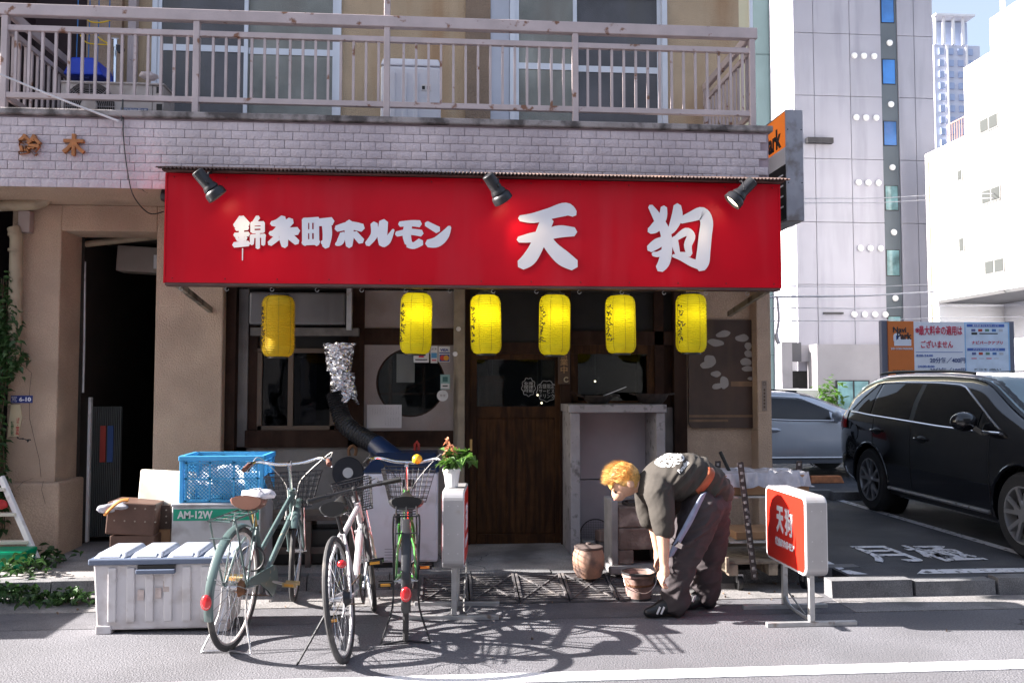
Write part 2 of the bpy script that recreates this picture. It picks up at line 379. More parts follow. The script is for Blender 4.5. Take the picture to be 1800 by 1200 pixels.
# kerb ramp plates
rampm = M('ramp_rubber', (.085, .08, .085), .75, var=.25, scale=9, bump=.4, bscale=70, dirt=(.19, .17, .16), dscale=9, dthr=(.55, .7))
def ramp_plate(x0, x1, label, tip=False):
    t = thing('kerb_ramp', label, 'kerb ramp', ((x0+x1)/2, -1.2, 0), group='kerb ramps in front of the shop door')
    mb = MB(); y0, y1 = -1.47, -1.005
    if not tip:
        mb.hexa([(x0,y0,.001),(x1,y0,.001),(x1,y1,.001),(x0,y1,.001)], [(x0,y0,.02),(x1,y0,.02),(x1,y1,.094),(x0,y1,.094)])
    else:
        n = 8; ring = [(x0, y1)] + [(x0+(x1-x0)*math.sin(R(90*i/n)), y1+(y0-y1)*(1-math.cos(R(90*i/n)))) for i in range(n+1)]
        ring = [(x0, y0)] + [(x0+(x1-x0)*math.sin(R(90*i/n)), y0+(y1-y0)*(1-math.cos(R(90*i/n)))*1.0) for i in range(1, n+1)] + [(x0, y1)]
        z = lambda x, y: .02+.074*(y-y0)/(y1-y0)*(1-(x-x0)/(x1-x0)*.75)
        k = len(ring); mb.add([(x, y, .001) for x, y in ring]+[(x, y, z(x, y)) for x, y in ring], [tuple(reversed(range(k))), tuple(range(k, 2*k))]+[(i, (i+1) % k, k+(i+1) % k, k+i) for i in range(k)])
    mb.build('plate', rampm, t, bevel=.004)
    rb = MB()
    def zz(y): return .022+.074*(y-y0)/(y1-y0)
    if not tip:
        m = .02
        for k in range(11):
            y = y0+.03+(y1-y0-.06)*k/10; rb.box(((x0+x1)/2, y, zz(y)+.001), (x1-x0-.05, .012, .008), (math.atan2(.074, y1-y0), 0, 0))
        for a, b in (((x0+m, y0+m), (x1-m, y1-m)), ((x0+m, y1-m), (x1-m, y0+m))):
            rb.beam((a[0], a[1], zz(a[1])+.006), (b[0], b[1], zz(b[1])+.006), .014, .008)
        for x in (x0+.008, x1-.008): rb.beam((x, y0, zz(y0)+.006), (x, y1, zz(y1)+.006), .016, .014)
    else:
        for k in range(9):
            y = y0+.03+(y1-y0-.05)*k/9; rb.beam((x0+.01, y, .024+.07*(k/9)), (x0+(x1-x0)*.8*math.sqrt(max(.05, 1-(k/9)**2)), y, .03+.03*(k/9)), .014, .008)
    rb.build('tread_rib', rampm, t)
xs = [-.17 + .345*i for i in range(5)]
nm = ['next to the lamp stand of the narrow sign', 'second from the narrow sign', 'before the middle of the door', 'nearest to the rounded end plate']
for i in range(4): ramp_plate(xs[i]+.006, xs[i+1]-.006, 'black ribbed kerb ramp plate, ' + nm[i])
ramp_plate(xs[4]+.006, xs[4]+.3, 'black kerb ramp end piece with rounded corner beside the bucket', True)

# ------------------------------------------------------------------ the shop building
B = thing('shop_building', 'two-storey beige stucco shop house with tiled balcony front', 'building', (0, .6, 0))
def wr(mb, x0, y0, x1, y1, Y, th=.04, back=True):
    """a slab whose front face fills the photo rectangle at depth Y"""
    a = at((x0+x1)/2, y0, Y); b = at((x0+x1)/2, y1, Y); l = at(x0, (y0+y1)/2, Y); r = at(x1, (y0+y1)/2, Y)
    return mb.bb(l.x, r.x, Y, Y+th, b.z, a.z)
def pc(name, mat, *rects, bevel=0, parent=None, label=None):
    mb = MB()
    for r in rects: wr(mb, *r)
    return mb.build(name, mat, parent or B, bevel=bevel, label=label)
def bbp(name, mat, *boxes, bevel=0, parent=None, label=None):
    mb = MB()
    for b_ in boxes: mb.bb(*b_)
    return mb.build(name, mat, parent or B, bevel=bevel, label=label)
bbp('pillar', stucco, (-3.62, -3.22, 0, .42, .5, 3.02), bevel=.012, label='cracked stucco pillar left of the passage')
bbp('plinth', stucco, (-3.76, -3.16, -.06, .44, .05, .7), bevel=.02)
bbp('pillar', stucco, (-2.44, -1.88, 0, .9, .05, 3.02), bevel=.012)
bbp('pier', stucco, (2.77, 2.9, 0, .5, .05, 3.02), bevel=.01)
bbp('beam', stucco, (-3.22, -2.44, 0, .34, 2.8, 3.02), bevel=.008)
bbp('soffit', stucco, (-4.3, 2.64, -.66, 0.02, 3.02, 3.1))
# passage
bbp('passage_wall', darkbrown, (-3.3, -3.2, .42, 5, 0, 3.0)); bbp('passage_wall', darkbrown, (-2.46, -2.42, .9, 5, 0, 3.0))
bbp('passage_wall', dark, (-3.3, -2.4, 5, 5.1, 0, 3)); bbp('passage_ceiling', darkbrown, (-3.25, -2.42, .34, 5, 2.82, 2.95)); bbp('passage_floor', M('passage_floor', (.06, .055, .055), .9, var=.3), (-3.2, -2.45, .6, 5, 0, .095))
# balcony front with tiles
bbp('parapet_core', grout, (-4.3, 2.612, -.742, -.64, 3.025, 3.545), bevel=0)
par = [o for o in B.children if o.name.startswith('parapet_core')][0]; par.name = 'parapet'
OFF['parapet'] = OFF['shop_building']
bbp('coping', coping_m, (-4.3, 2.64, -.785, -.6, 3.546, 3.596), bevel=.01)
bbp('balcony_floor', coping_m, (-4.3, 2.62, -.64, .6, 3.1, 3.2)); bbp('parapet_end', stucco, (2.5, 2.614, -.639, .6, 3.1, 3.54))
TW, TH_ = .1165, .0665
tmes = []
for k in range(5):
    mb = MB(); w, h, d = TW-.0035, TH_-.004, .014
    g = []
    n1, n2 = 4, 3
    rnd = random.Random(k)
    for j in range(n2+1):
        for i in range(n1+1):
            e = (i in (0, n1)) or (j in (0, n2)); g.append((-w/2+w*i/n1, -d if not e else -d*.7, -h/2+h*j/n2))
    for q in range(len(g)):
        x, y, z = g[q]; g[q] = (x, y-rnd.uniform(0, .003), z)
    fs = [(j*(n1+1)+i, j*(n1+1)+i+1, (j+1)*(n1+1)+i+1, (j+1)*(n1+1)+i) for j in range(n2) for i in range(n1)]
    mb.add(g, fs, True); mb.box((0, -.003, 0), (w, .008, h))
    tmes.append(mb.mesh('tile', ang=60))
tiles = []
for r in range(8):
    z = 3.53 - TH_*(r+.5)
    sh = (TW/2 if r % 2 else 0) + random.uniform(-.012, .012)
    for i in range(60):
        x = -4.28 + sh + TW*(i+.5)
        if x > 2.56: continue
        tiles.append((x, z))
vis = [t for t in tiles if t[0] > -3.45 and (t[0] < -1.95 or t[1] > 3.2)]
vis.sort(key=lambda t: abs(t[0]+1.0)); big = set(vis[:300])
rest = MB()
for (x, z) in tiles:
    me = tmes[random.randrange(5)]
    tl = (x + random.uniform(-.001, .001), -.742, z)
    if (x, z) in big: inst(me, 'tile', tile_m, par, tl, (random.uniform(-.012, .012), 0, random.uniform(-.012, .012)))
    elif x < -3.45 or x > 0 or z > 3.1:
        rest.box((x, -.749, z), (TW-.006, .014, TH_-.006))
rest.build('tile_courses', tile_m, par, kind='stuff')
# upper storey
UY = .6
def upx(x): return at(x, 100, UY).x
bbp('upper_wall', stucco_y, (-2.97, -2.72, UY, UY+.2, 3.2, 7), (upx(600), upx(860), UY, UY+.2, 3.2, 7), (upx(1172), 2.86, UY, UY+.2, 3.2, 7), (-2.72, upx(600), UY, UY+.2, 5.35, 7), (upx(860), upx(1172), UY, UY+.2, 5.35, 7))
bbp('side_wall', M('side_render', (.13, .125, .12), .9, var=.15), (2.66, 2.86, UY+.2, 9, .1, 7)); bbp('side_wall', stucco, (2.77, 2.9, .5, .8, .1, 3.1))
bbp('roof_slab', coping_m, (-4.4, 2.95, -.7, 9.1, 7, 7.25)); bbp('floor_slab', dark, (-4.3, 2.66, .62, 9, 3.0, 3.18))
bbp('pilaster', stucco, (-3.28, -2.97, UY-.06, UY+.2, 3.2, 7)); bbp('downpipe', mauve, (-2.9, -2.83, UY-.1, UY-.03, 3.2, 7))
bbp('pilaster', M('stained_stucco', (.27, .2, .15), .95, var=.1, bump=.9, bscale=85), (upx(818), upx(862), UY-.03, UY, 3.2, 7)); bbp('side_wall', M('purple_boards', (.05, .03, .035), .7, var=.3), (-4.3, -3.28, .8, 1, 3.2, 7))
obsc = M('patterned_glass', (.24, .25, .23), .16, var=.35, scale=2.2, bump=.5, bscale=120, streak=True, dirt=(.2, .19, .17), dscale=3.5, dthr=(.46, .7))
obsc2 = M('patterned_glass_dark', (.1, .098, .11), .18, var=.3, scale=2, bump=.5, bscale=130, streak=True, dirt=(.1, .095, .09), dscale=3, dthr=(.5, .7))
def upper_window(x0, x1, xm, ry, mats, extra=None):
    wdw = bbp('window', alu, (upx(x0), upx(x0+9), UY-.03, UY+.06, 3.2, 5.35), (upx(x1-9), upx(x1), UY-.03, UY+.06, 3.2, 5.35), (upx(x0), upx(x1), UY-.03, UY+.06, 5.28, 5.35), (upx(x0+9), upx(x1-9), UY-.03, UY+.06, 3.2, 3.26))
    OFF[wdw.name] = OFF[B.name]
    for (a, b_, yy, mt) in ((x0+9, xm+6, UY, mats[0]), (xm-2, x1-9, UY+.03, mats[1])):
        zr = at(900, ry, UY).z
        bbp('sash', alu, (upx(a), upx(a+7), yy-.014, yy+.014, 3.26, 5.28), (upx(b_-7), upx(b_), yy-.014, yy+.014, 3.26, 5.28), (upx(a+7), upx(b_-7), yy-.012, yy+.012, zr-.03, zr+.03), (upx(a+7), upx(b_-7), yy-.012, yy+.012, 3.26, 3.33), parent=wdw)
        bbp('pane', mt, (upx(a+7), upx(b_-7), yy-.004, yy+.004, 3.33, zr-.03), parent=wdw); bbp('pane', mt, (upx(a+7), upx(b_-7), yy-.004, yy+.004, zr+.03, 5.27), parent=wdw)
upper_window(268, 600, 430, 102, (obsc2, obsc)); upper_window(896, 1172, 1008, 116, (obsc, obsc2))
bbp('shutter_box', M('blue_white_panel', (.5, .53, .62), .5, var=.06), (upx(860), upx(896), UY-.02, UY+.08, 3.2, 5.35), bevel=.01); bbp('upper_room', dark, (-2.7, 2.6, UY+.3, UY+.35, 3.2, 6))

# ------------------------------------------------------------------ the shop front
SY = .2
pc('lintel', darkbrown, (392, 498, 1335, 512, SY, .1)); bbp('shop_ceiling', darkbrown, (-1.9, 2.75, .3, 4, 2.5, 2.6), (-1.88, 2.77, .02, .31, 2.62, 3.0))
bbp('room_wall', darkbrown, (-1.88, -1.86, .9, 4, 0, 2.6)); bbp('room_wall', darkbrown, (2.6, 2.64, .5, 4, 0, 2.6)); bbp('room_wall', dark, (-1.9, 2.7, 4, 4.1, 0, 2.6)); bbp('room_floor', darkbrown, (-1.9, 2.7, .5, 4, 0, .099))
# left bay: jamb, shutter box, sliding window
pc('jamb', wood_d, (388, 505, 412, 975, SY-.1, .12)); pc('jamb', lowwall, (412, 505, 434, 975, SY, .1)); pc('jamb', wood_d, (434, 572, 452, 765, SY+.02, .06)); pc('jamb', wood_d, (588, 600, 614, 765, SY+.02, .06))
pc('wall_band', dark, (434, 500, 640, 520, SY+.05, .05), (434, 568, 640, 626, SY+.06, .05))
pc('sill', wood_d, (430, 756, 640, 786, SY-.03, .1)); pc('low_wall', lowwall, (412, 784, 803, 985, SY, .1))
sw = pc('sliding_window', M('brown_frame', (.11, .07, .045), .45, var=.15), (452, 618, 460, 756, SY+.02, .05), (580, 618, 588, 756, SY+.02, .05), (452, 612, 588, 620, SY+.02, .05), (452, 748, 588, 757, SY+.02, .05), (506, 620, 515, 748, SY+.01, .04))
pc('pane', glass_d, (460, 620, 506, 748, SY+.05, .006), parent=sw); pc('pane', glass_d, (515, 620, 580, 748, SY+.035, .006), parent=sw)
# poster and curtain strips behind the glass
pc('curtain', M('curtain_cloth', (.1, .12, .28), .8, var=.5, scale=9, streak=True, dirt=(.35, .2, .2), dscale=14, dthr=(.5, .6)), (528, 630, 556, 742, SY+.12, .01))
pc('post', wood_d, (612, 498, 640, 785, SY-.03, .12), bevel=.004)
# bay with the round window
rw_c = at(722, 672, SY); rw_r = .305
def holed(x0, x1, z0, z1, c, r, Y, th, n=40):
    mb = MB(); ring = [(c.x+r*math.cos(2*math.pi*i/n), c.z+r*math.sin(2*math.pi*i/n)) for i in range(n)]
    def edge(t):
        dx, dz = math.cos(t), math.sin(t); k = min(((x1-c.x)/dx if dx > 1e-9 else (x0-c.x)/dx if dx < -1e-9 else 1e9), ((z1-c.z)/dz if dz > 1e-9 else (z0-c.z)/dz if dz < -1e-9 else 1e9)); return (c.x+dx*k, c.z+dz*k)
    angs = [2*math.pi*i/n for i in range(n)]
    out = [edge(t) for t in angs]
    corners = [(x1, z1), (x0, z1), (x0, z0), (x1, z0)]
    for i in range(n):
        j = (i+1) % n
        a, b_ = out[i], out[j]
        pts = [ring[i], a]
        for cn in corners:
            t = math.atan2(cn[1]-c.z, cn[0]-c.x) % (2*math.pi)
            if angs[i] < t < (angs[j] if j else 2*math.pi): pts.append(cn)
        pts += [b_, ring[j]]
        mb.add([(p[0], Y, p[1]) for p in pts], [tuple(range(len(pts)))])
        mb.add([(ring[i][0], Y, ring[i][1]), (ring[j][0], Y, ring[j][1]), (ring[j][0], Y+th, ring[j][1]), (ring[i][0], Y+th, ring[i][1])], [(0, 1, 2, 3)])
    return mb
a0, a1 = at(640, 606, SY), at(798, 757, SY)
holed(a0.x, a1.x, a1.z, a0.z, rw_c, rw_r, SY, .06).build('plaster_panel', plaster, B)
rwin = MB().lathe([(rw_r+.001, 0), (rw_r+.001, .05), (rw_r-.012, .05), (rw_r-.012, 0)], 48, Matrix.Translation((rw_c.x, SY+.056, rw_c.z)) @ Matrix.Rotation(R(90), 4, 'X'), cap=False).build('round_window', wood_d, B)
MB().lathe([(rw_r-.012, 0), (rw_r-.012, .005)], 48, Matrix.Translation((rw_c.x, SY+.04, rw_c.z)) @ Matrix.Rotation(R(90), 4, 'X')).build('pane', glass, rwin)
mb = MB()
for xx in (683, 742): wr(mb, xx, 615, xx+6, 735, SY+.1, .02)
wr(mb, 665, 690, 785, 694, SY+.1, .018); mb.beam(at(698, 692, SY+.09), at(778, 655, SY+.09), .012, .012)
mb.build('lattice', wood_d, rwin)
bn = pc('paper_banner', M('banner_cloth', (.5, .46, .5), .9, var=.1), (697, 622, 729, 672, SY+.13, .004), parent=rwin)
pc('beam', wood_d, (640, 577, 803, 606, SY-.02, .1), bevel=.004); pc('beam', wood_d, (640, 757, 803, 785, SY-.04, .12), bevel=.004)
pc('plaster_panel', plaster, (640, 498, 798, 577, SY, .06))
pc('post', wood_post, (797, 498, 817, 985, SY-.08, .12), bevel=.006)
# door
DY = SY
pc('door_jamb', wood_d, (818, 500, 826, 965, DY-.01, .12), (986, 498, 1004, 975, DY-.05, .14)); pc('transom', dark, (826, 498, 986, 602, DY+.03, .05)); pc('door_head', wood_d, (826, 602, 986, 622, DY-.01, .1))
door = pc('door', wood_door, (826, 622, 838, 962, DY+.02, .035), (976, 622, 986, 962, DY+.02, .035), (838, 714, 976, 734, DY+.02, .035), (838, 622, 976, 632, DY+.02, .035), (838, 938, 976, 962, DY+.02, .035), (838, 734, 976, 938, DY+.036, .015), bevel=.003)
mb = MB()
for i in range(8):
    xa = 838+17.25*i
    me = MB(); wr(me, xa+.6, 736, xa+16.6, 936, DY+.03, .012); me.build('board', wood_door, door, bevel=.002)
pc('pane', glass, (838, 632, 976, 714, DY+.036, .005), parent=door)
pc('handle', M('brass', (.45, .3, .12), .35, .8), (824.5, 772, 830, 792, DY+.012, .012), parent=door); pc('threshold', concrete, (818, 961, 1004, 972, DY-.1, .2))
# night-blue interior clutter seen through the door glass
pc('door_notice_frame', wood_d, (842, 660, 886, 712, DY+.3, .02))
# bay behind the counter
pc('window_frame', wood_door, (1004, 606, 1152, 622, SY, .06), (1004, 622, 1016, 712, SY, .06), (1138, 622, 1152, 712, SY, .06), (1004, 704, 1152, 716, SY, .06)); pc('pane', glass, (1016, 622, 1138, 704, SY+.03, .006))
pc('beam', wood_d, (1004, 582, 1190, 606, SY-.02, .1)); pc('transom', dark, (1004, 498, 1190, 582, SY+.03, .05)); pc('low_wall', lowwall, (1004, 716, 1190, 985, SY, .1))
pc('post', wood_d, (1152, 498, 1168, 985, SY-.02, .1), (1168, 498, 1184, 985, SY+.04, .06), (1186, 498, 1208, 985, SY-.06, .12))
pc('wall_panel', stucco, (1206, 498, 1345, 985, SY-.04, .12))
# brown board with pale patches
pts = rrect(at(1210, 600, SY-.07).x, at(1330, 600, SY-.07).x, at(1270, 752, SY-.07).z, at(1270, 562, SY-.07).z, .05)
bd = MB().prism(pts, SY-.075, SY-.04).build('pebble_board', M('smoky_brown_board', (.055, .03, .022), .3, var=.3, scale=5, streak=True, dirt=(.085, .05, .03), dscale=6), B)
mb = MB(); k = 0
for (px, py, w, h, rt) in ((1271, 587, 25, 12, 12), (1258, 602, 28, 13, -8), (1304, 594, 25, 13, 8), (1315, 608, 12, 14, 0), (1317, 622, 19, 12, -8), (1311, 636, 22, 13, 0), (1315, 648, 22, 10, 0), (1248, 634, 22, 22, 10), (1240, 642, 18, 12, 0), (1258, 657, 17, 11, 0), (1273, 672, 16, 22, 0), (1262, 678, 24, 10, 12), (1320, 665, 12, 6, 0)):
    c = at(px, py, SY-.076); s_ = 1/198.
    rnd = random.Random(px); n = 20; k += 1
    poly = []
    for i in range(n):
        t = 2*math.pi*i/n; x, z = w*.5*s_*math.cos(t)*(1+.1*math.sin(2*t+px)), h*.5*s_*math.sin(t)*(1+.12*math.cos(3*t+py)); a = R(rt); poly.append((c.x+x*math.cos(a)-z*math.sin(a), c.z+x*math.sin(a)+z*math.cos(a)))
    MB().prism(poly, SY-.078-.0005*k, SY-.074).build('pebble_patch', M('pale_patch', (.3, .27, .25), .8, var=.12), bd)
mb = MB(); wr(mb, 1285, 670, 1328, 679, SY-.079, .004); wr(mb, 1211, 729, 1329, 733, SY-.079, .004); wr(mb, 1211, 737, 1280, 741, SY-.079, .004); mb.build('bare_wood_strip', M('bare_wood', (.2, .12, .07), .8, var=.25, scale=14), bd)
# ------------------------------------------------------------------ red signboard and its little roof
red = M('sign_red', (.58, .0015, .014), .38, var=.14, scale=1.2, bump=.35, bscale=2.2, dirt=(.56, .035, .055), streak=True, dscale=3.2, dthr=(.5, .88), rvar=.14, spec=.2)
FY = -1.0
sgl, sgr = at(292, 405, FY).x, at(1370, 415, FY).x
sgt, sgb = at(830, 314, FY).z, at(830, 501, FY).z
S = thing('shop_sign', 'long red fascia sign with white brush lettering above the shop front', 'signboard', ((sgl+sgr)/2, FY, sgb))
# gently dented sheet-metal face
mb = MB(); nx, nz = 60, 12; rs = random.Random(3)
def dent(u, v): return .004*math.sin(u*9+1.3)*math.sin(v*3.1) + .003*math.sin(u*23+v*4) + .002*math.sin(u*41+1)
g = [(sgl+(sgr-sgl)*i/nx, FY+dent(i/nx, j/nz)*(0 if j in (0, nz) or i in (0, nx) else 1), sgb+(sgt-sgb)*j/nz) for j in range(nz+1) for i in range(nx+1)]
mb.add(g, [(j*(nx+1)+i, j*(nx+1)+i+1, (j+1)*(nx+1)+i+1, (j+1)*(nx+1)+i) for j in range(nz) for i in range(nx)], True)
mb.bb(sgl, sgr, FY+.008, FY+.1, sgb, sgt); mb.build('panel', red, S)
MB().bb(sgl-.012, sgl, FY-.006, FY+.11, sgb-.004, sgt).build('edge_trim', red, S); MB().bb(sgr, sgr+.01, FY-.006, FY+.11, sgb-.004, sgt).build('edge_trim', red, S)
MB().bb(sgl, sgr, FY-.004, FY+.1, sgb-.022, sgb-.003).build('bottom_rail', M('rail_brown', (.1, .05, .045), .5, .3, var=.3), S)
mb = MB()
for x in (sgl+.06, sgr-.06): mb.beam((x, FY+.1, sgb+.02), (x, .1, sgb+.02), .04, .05)
for x in (sgl+.06, -.8, .5, 1.6, sgr-.06): MB().beam((x, FY+.1, sgt-.08), (x, -.74, sgt-.02), .035, .035).build('bracket', blackm, S)
for x in (sgl+.06, sgr-.06): MB().beam((x, FY+.1, sgb+.0), (x, .02, sgb-.12), .035, .045).build('stay', wood_post, S)
hk = MB()
for i in range(15):
    x = sgl+.1+i*.33; hk.tube(arc((x, FY+.05, sgb-.04), .014, 90, 360, 8), .0022, 5)
hk.build('hook', steel, S, kind='stuff')
def wpt(p, o=(450, 300)):
    px, py = o[0]+p[0]/4, o[1]+p[1]/4; q = at(px, py, FY-.012); d = (FY+7.4)*math.cos(YAW)+q.x*math.sin(YAW)
    return (q.x, q.z, p[2]/4*d/FPX)
def glyph(sts, o):
    mb = MB(); strokes(mb, [[wpt(p, o) for p in st] for st in sts], 0, 0, 1, FY-.012, dz=.0004); mb.build('lettering', white_ink, S)
ten = [[(55,335,42),(150,333,72),(260,303,80),(380,272,96),(440,305,50)], [(45,485,42),(130,472,68),(230,455,75),(330,428,88),(440,430,64)], [(250,340,92),(215,430,92),(170,540,96),(120,620,100),(60,665,74)], [(225,460,80),(285,545,95),(360,615,112),(440,665,84)]]
gu = [[(972,250,36),(1012,312,60),(1052,392,70)], [(1068,258,46),(1058,330,62),(1010,398,74),(965,425,44)], [(1040,350,60),(1080,440,76),(1090,540,76),(1070,640,84),(1035,692,62)], [(1092,478,46),(1022,512,72),(965,552,54)], [(1080,565,46),(1025,588,40),(990,585,30)],
      [(1162,245,54),(1160,322,80),(1130,400,62),(1100,440,36)], [(1185,352,46),(1265,322,74),(1335,302,92),(1368,360,92),(1358,460,94),(1348,560,96),(1338,640,100),(1322,688,70)], [(1345,672,66),(1268,648,58),(1190,612,44),(1130,598,22)], [(1142,472,44),(1150,530,50),(1165,588,36)], [(1150,478,36),(1222,432,60),(1258,462,62),(1236,525,58),(1248,588,42)], [(1165,588,34),(1252,590,34)]]
glyph(ten, (900, 300)); glyph(gu, (900, 300))
nishiki = [[(1700,330,44),(1655,390,40)], [(1695,332,48),(1742,380,42)], [(1660,408,32),(1742,402,34)], [(1650,452,32),(1748,446,34)], [(1698,370,36),(1698,520,36)], [(1645,522,40),(1748,512,40)], [(1664,468,22),(1676,492,20)], [(1730,468,22),(1722,490,20)], [(1815,326,34),(1788,366,30)], [(1776,370,30),(1776,432,30)], [(1768,374,30),(1855,370,30)], [(1848,370,30),(1848,432,30)], [(1780,402,16),(1848,400,16)], [(1776,432,22),(1850,428,22)], [(1765,462,28),(1864,458,28)], [(1774,462,32),(1772,518,28)], [(1854,460,30),(1852,522,28)], [(1814,440,30),(1814,545,30)]]
glyph(nishiki, (0, 300))
ito = [[(195,332,48),(155,365,54),(108,372,34)], [(248,350,52),(200,390,66),(150,432,66),(108,446,34)], [(150,385,40),(200,420,50),(250,440,44)], [(98,442,32),(200,432,56),(294,424,56)], [(196,420,60),(196,480,62),(202,532,44)], [(150,470,48),(96,515,40)], [(240,462,52),(290,506,44)]]
cho = [[(345,342,44),(345,518,42)], [(332,350,36),(440,346,42)], [(424,345,38),(426,520,38)], [(332,505,42),(440,500,42)], [(385,350,20),(385,510,20)], [(345,428,28),(430,425,28)], [(425,366,54),(535,356,58)], [(495,370,66),(502,450,66),(490,535,50)], [(500,520,50),(465,500,30)]]
ho = [[(566,408,46),(660,386,58),(748,402,58)], [(655,358,46),(655,450,66),(655,532,44)], [(612,442,42),(592,500,50),(562,520,22)], [(690,440,46),(742,498,50)]]
ru = [[(830,372,50),(832,450,52),(782,518,40)], [(898,358,62),(888,450,70),(892,522,54)], [(890,520,46),(925,490,50),(966,415,18)]]
mo = [[(1010,376,38),(1090,370,44),(1152,374,50)], [(988,446,38),(1080,430,44),(1164,440,48)], [(1072,375,56),(1060,450,60),(1072,512,52)], [(1070,515,54),(1110,527,48),(1160,500,56)]]
nn = [[(1198,372,40),(1280,418,52)], [(1205,512,54),(1270,502,74),(1325,455,66),(1362,395,26)]]
for gl in (ito, cho, ho, ru, mo, nn): glyph(gl, (450, 300))
mb = MB(); q = wpt((1705, 545, 0), (0, 300)); mb.bb(q[0]-.004, q[0]+.004, FY-.0095, FY-.008, q[1]-.09, q[1]); mb.build('paint_drip', white_ink, S)
rv = MB()
for i in range(13):
    for z in (sgt-.03, sgb+.03): x = sgl+.05+(sgr-sgl-.1)*i/12; rv.lathe([(.007, 0), (.005, .003), (.001, .0035)], 8, Matrix.Translation((x, FY-.0005, z)) @ Matrix.Rotation(R(90), 4, 'X'))
rv.build('rivets', M('rivet_red', (.3, .01, .015), .4, .3), S, kind='stuff')
# corrugated roof strip
corr = M('corrugated_brown', (.075, .05, .045), .55, .2, var=.35, scale=8, dirt=(.16, .1, .08), dscale=6)
ez = at(830, 305, -1.13).z; el, er = at(274, 300, -1.13).x, at(1388, 318, -1.13).x
mb = MB(); nn_ = int((er-el)/.028)*6; vs = []; fs = []
for i in range(nn_+1):
    x = el+(er-el)*i/nn_; w = .008*math.sin(2*math.pi*(x-el)/.028)
    vs += [(x, -1.14, ez+w), (x, -.76, ez+.1+w), (x, -1.14, ez+w-.004), (x, -.76, ez+.096+w)]
for i in range(nn_):
    a = 4*i; b_ = a+4; fs += [(a, b_, b_+1, a+1), (a+2, a+3, b_+3, b_+2), (a, a+2, b_+2, b_)]
mb.add(vs, fs, True); mb.build('corrugated_roof', corr, S)
MB().bb(el+.03, er-.03, -1.1, -1.04, sgt+.004, ez-.012).build('eave_board', M('eave_board', (.07, .045, .04), .7, var=.4, scale=9), S, bevel=.004)
MB().bb(el+.01, er-.02, -1.04, -.76, sgt+.02, sgt+.035).build('roof_underside', wood_d, S)

# ------------------------------------------------------------------ spotlights
bulb = M('lit_bulb', (1, .86, .6), .5, var=0, emit=1.2); bulb.cycles.emission_sampling = 'NONE'
M('lantern_bulb', (1, .85, .5), .5, var=0, emit=1).cycles.emission_sampling = 'NONE'
def spot(px, py, d, label):
    c = at(px, py, -1.2); d = Vector(d).normalized()
    t = thing('spotlight', label, 'spotlight', tuple(c), group='spotlights over the red sign')
    b0 = c - d*.13; b1 = c + d*.02
    rot = d.to_track_quat('Z', 'Y').to_matrix().to_4x4(); T = Matrix.Translation(c) @ rot
    MB().lathe([(.036, -.15), (.044, -.145), (.044, -.03), (.05, -.02), (.058, 0), (.058, .008), (.05, .01), (.066, .02), (.074, .035), (.076, .075), (.07, .078), (.066, .06), (.03, .0), (.001, -.01)], 24, T).build('housing', blackm, t)
    MB().lathe([(.068, .058), (.05, .066), (.001, .07)], 20, T).build('lens', bulb, t)
    mb = MB(); side = d.cross(Vector((0, 0, 1))).normalized()*.05
    top = c - d*.05
    mb.tube([top-side, top-side+Vector((0, .03, .05)), top+Vector((0, .05, .085)), top+side+Vector((0, .03, .05)), top+side], .006, 6)
    mb.cyl(top+Vector((0, .05, .08)), (top.x, -1.08, ez-.02), .009); mb.cyl(top-side*1.25, top+side*1.25, .012)
    mb.build('yoke', blackm, t)
    cl = bpy.data.lights.new('spot_beam', 'SPOT'); cl.energy = .9; cl.color = (1, .72, .4); cl.spot_size = R(75); cl.spot_blend = .8; cl.shadow_soft_size = .04
    lo = bpy.data.objects.new('spot_beam', cl); COL.objects.link(lo); lo.parent = t; lo.location = d*.085; lo.rotation_euler = d.to_track_quat('-Z', 'Y').to_euler()
spot(371, 331, (.55, .22, -.68), 'black spotlight at the left end of the red sign')
spot(876, 338, (.5, .3, -.7), 'black spotlight above the middle of the red sign, left of the large lettering')
spot(1299, 343, (-.6, .12, -.62), 'black spotlight at the right end of the red sign')

# ------------------------------------------------------------------ paper lanterns
LY = -.86
def lanternmat(name, col):
    m = M(name, col, .7, var=.06, scale=12, trans=.5); return m
paper = lanternmat('yellow_paper', (.86, .76, .015)); paper_off = lanternmat('yellow_paper_unlit', (.8, .56, .02))
prof = []
H_, RR = .455, .121; NR = 30
for i in range(NR*2+1):
    z = H_*i/(NR*2); t = min(z, H_-z)/.075
    r = RR if t >= 1 else .075+(RR-.075)*math.sqrt(max(0, 1-(1-t)**2))
    prof.append((r - (.0065 if i % 2 else 0), z))
def squig(mb, seed, ang0):
    rnd = random.Random(seed)
    for k in range(8):
        zc = H_-.1-k*.036
        for s_ in range(4):
            a0 = ang0+rnd.uniform(-.16, .16); z0 = zc+rnd.uniform(-.012, .012); pts = []
            da, dz = rnd.uniform(-.26, .26), rnd.uniform(-.022, .022)
            for i in range(5):
                t = i/4; a = a0+da*t+.03*math.sin(6*t+seed); z = z0+dz*t; pts.append(((RR+.0008)*math.cos(a), (RR+.0008)*math.sin(a), z))
            mb.tube(pts, .0034, 4)
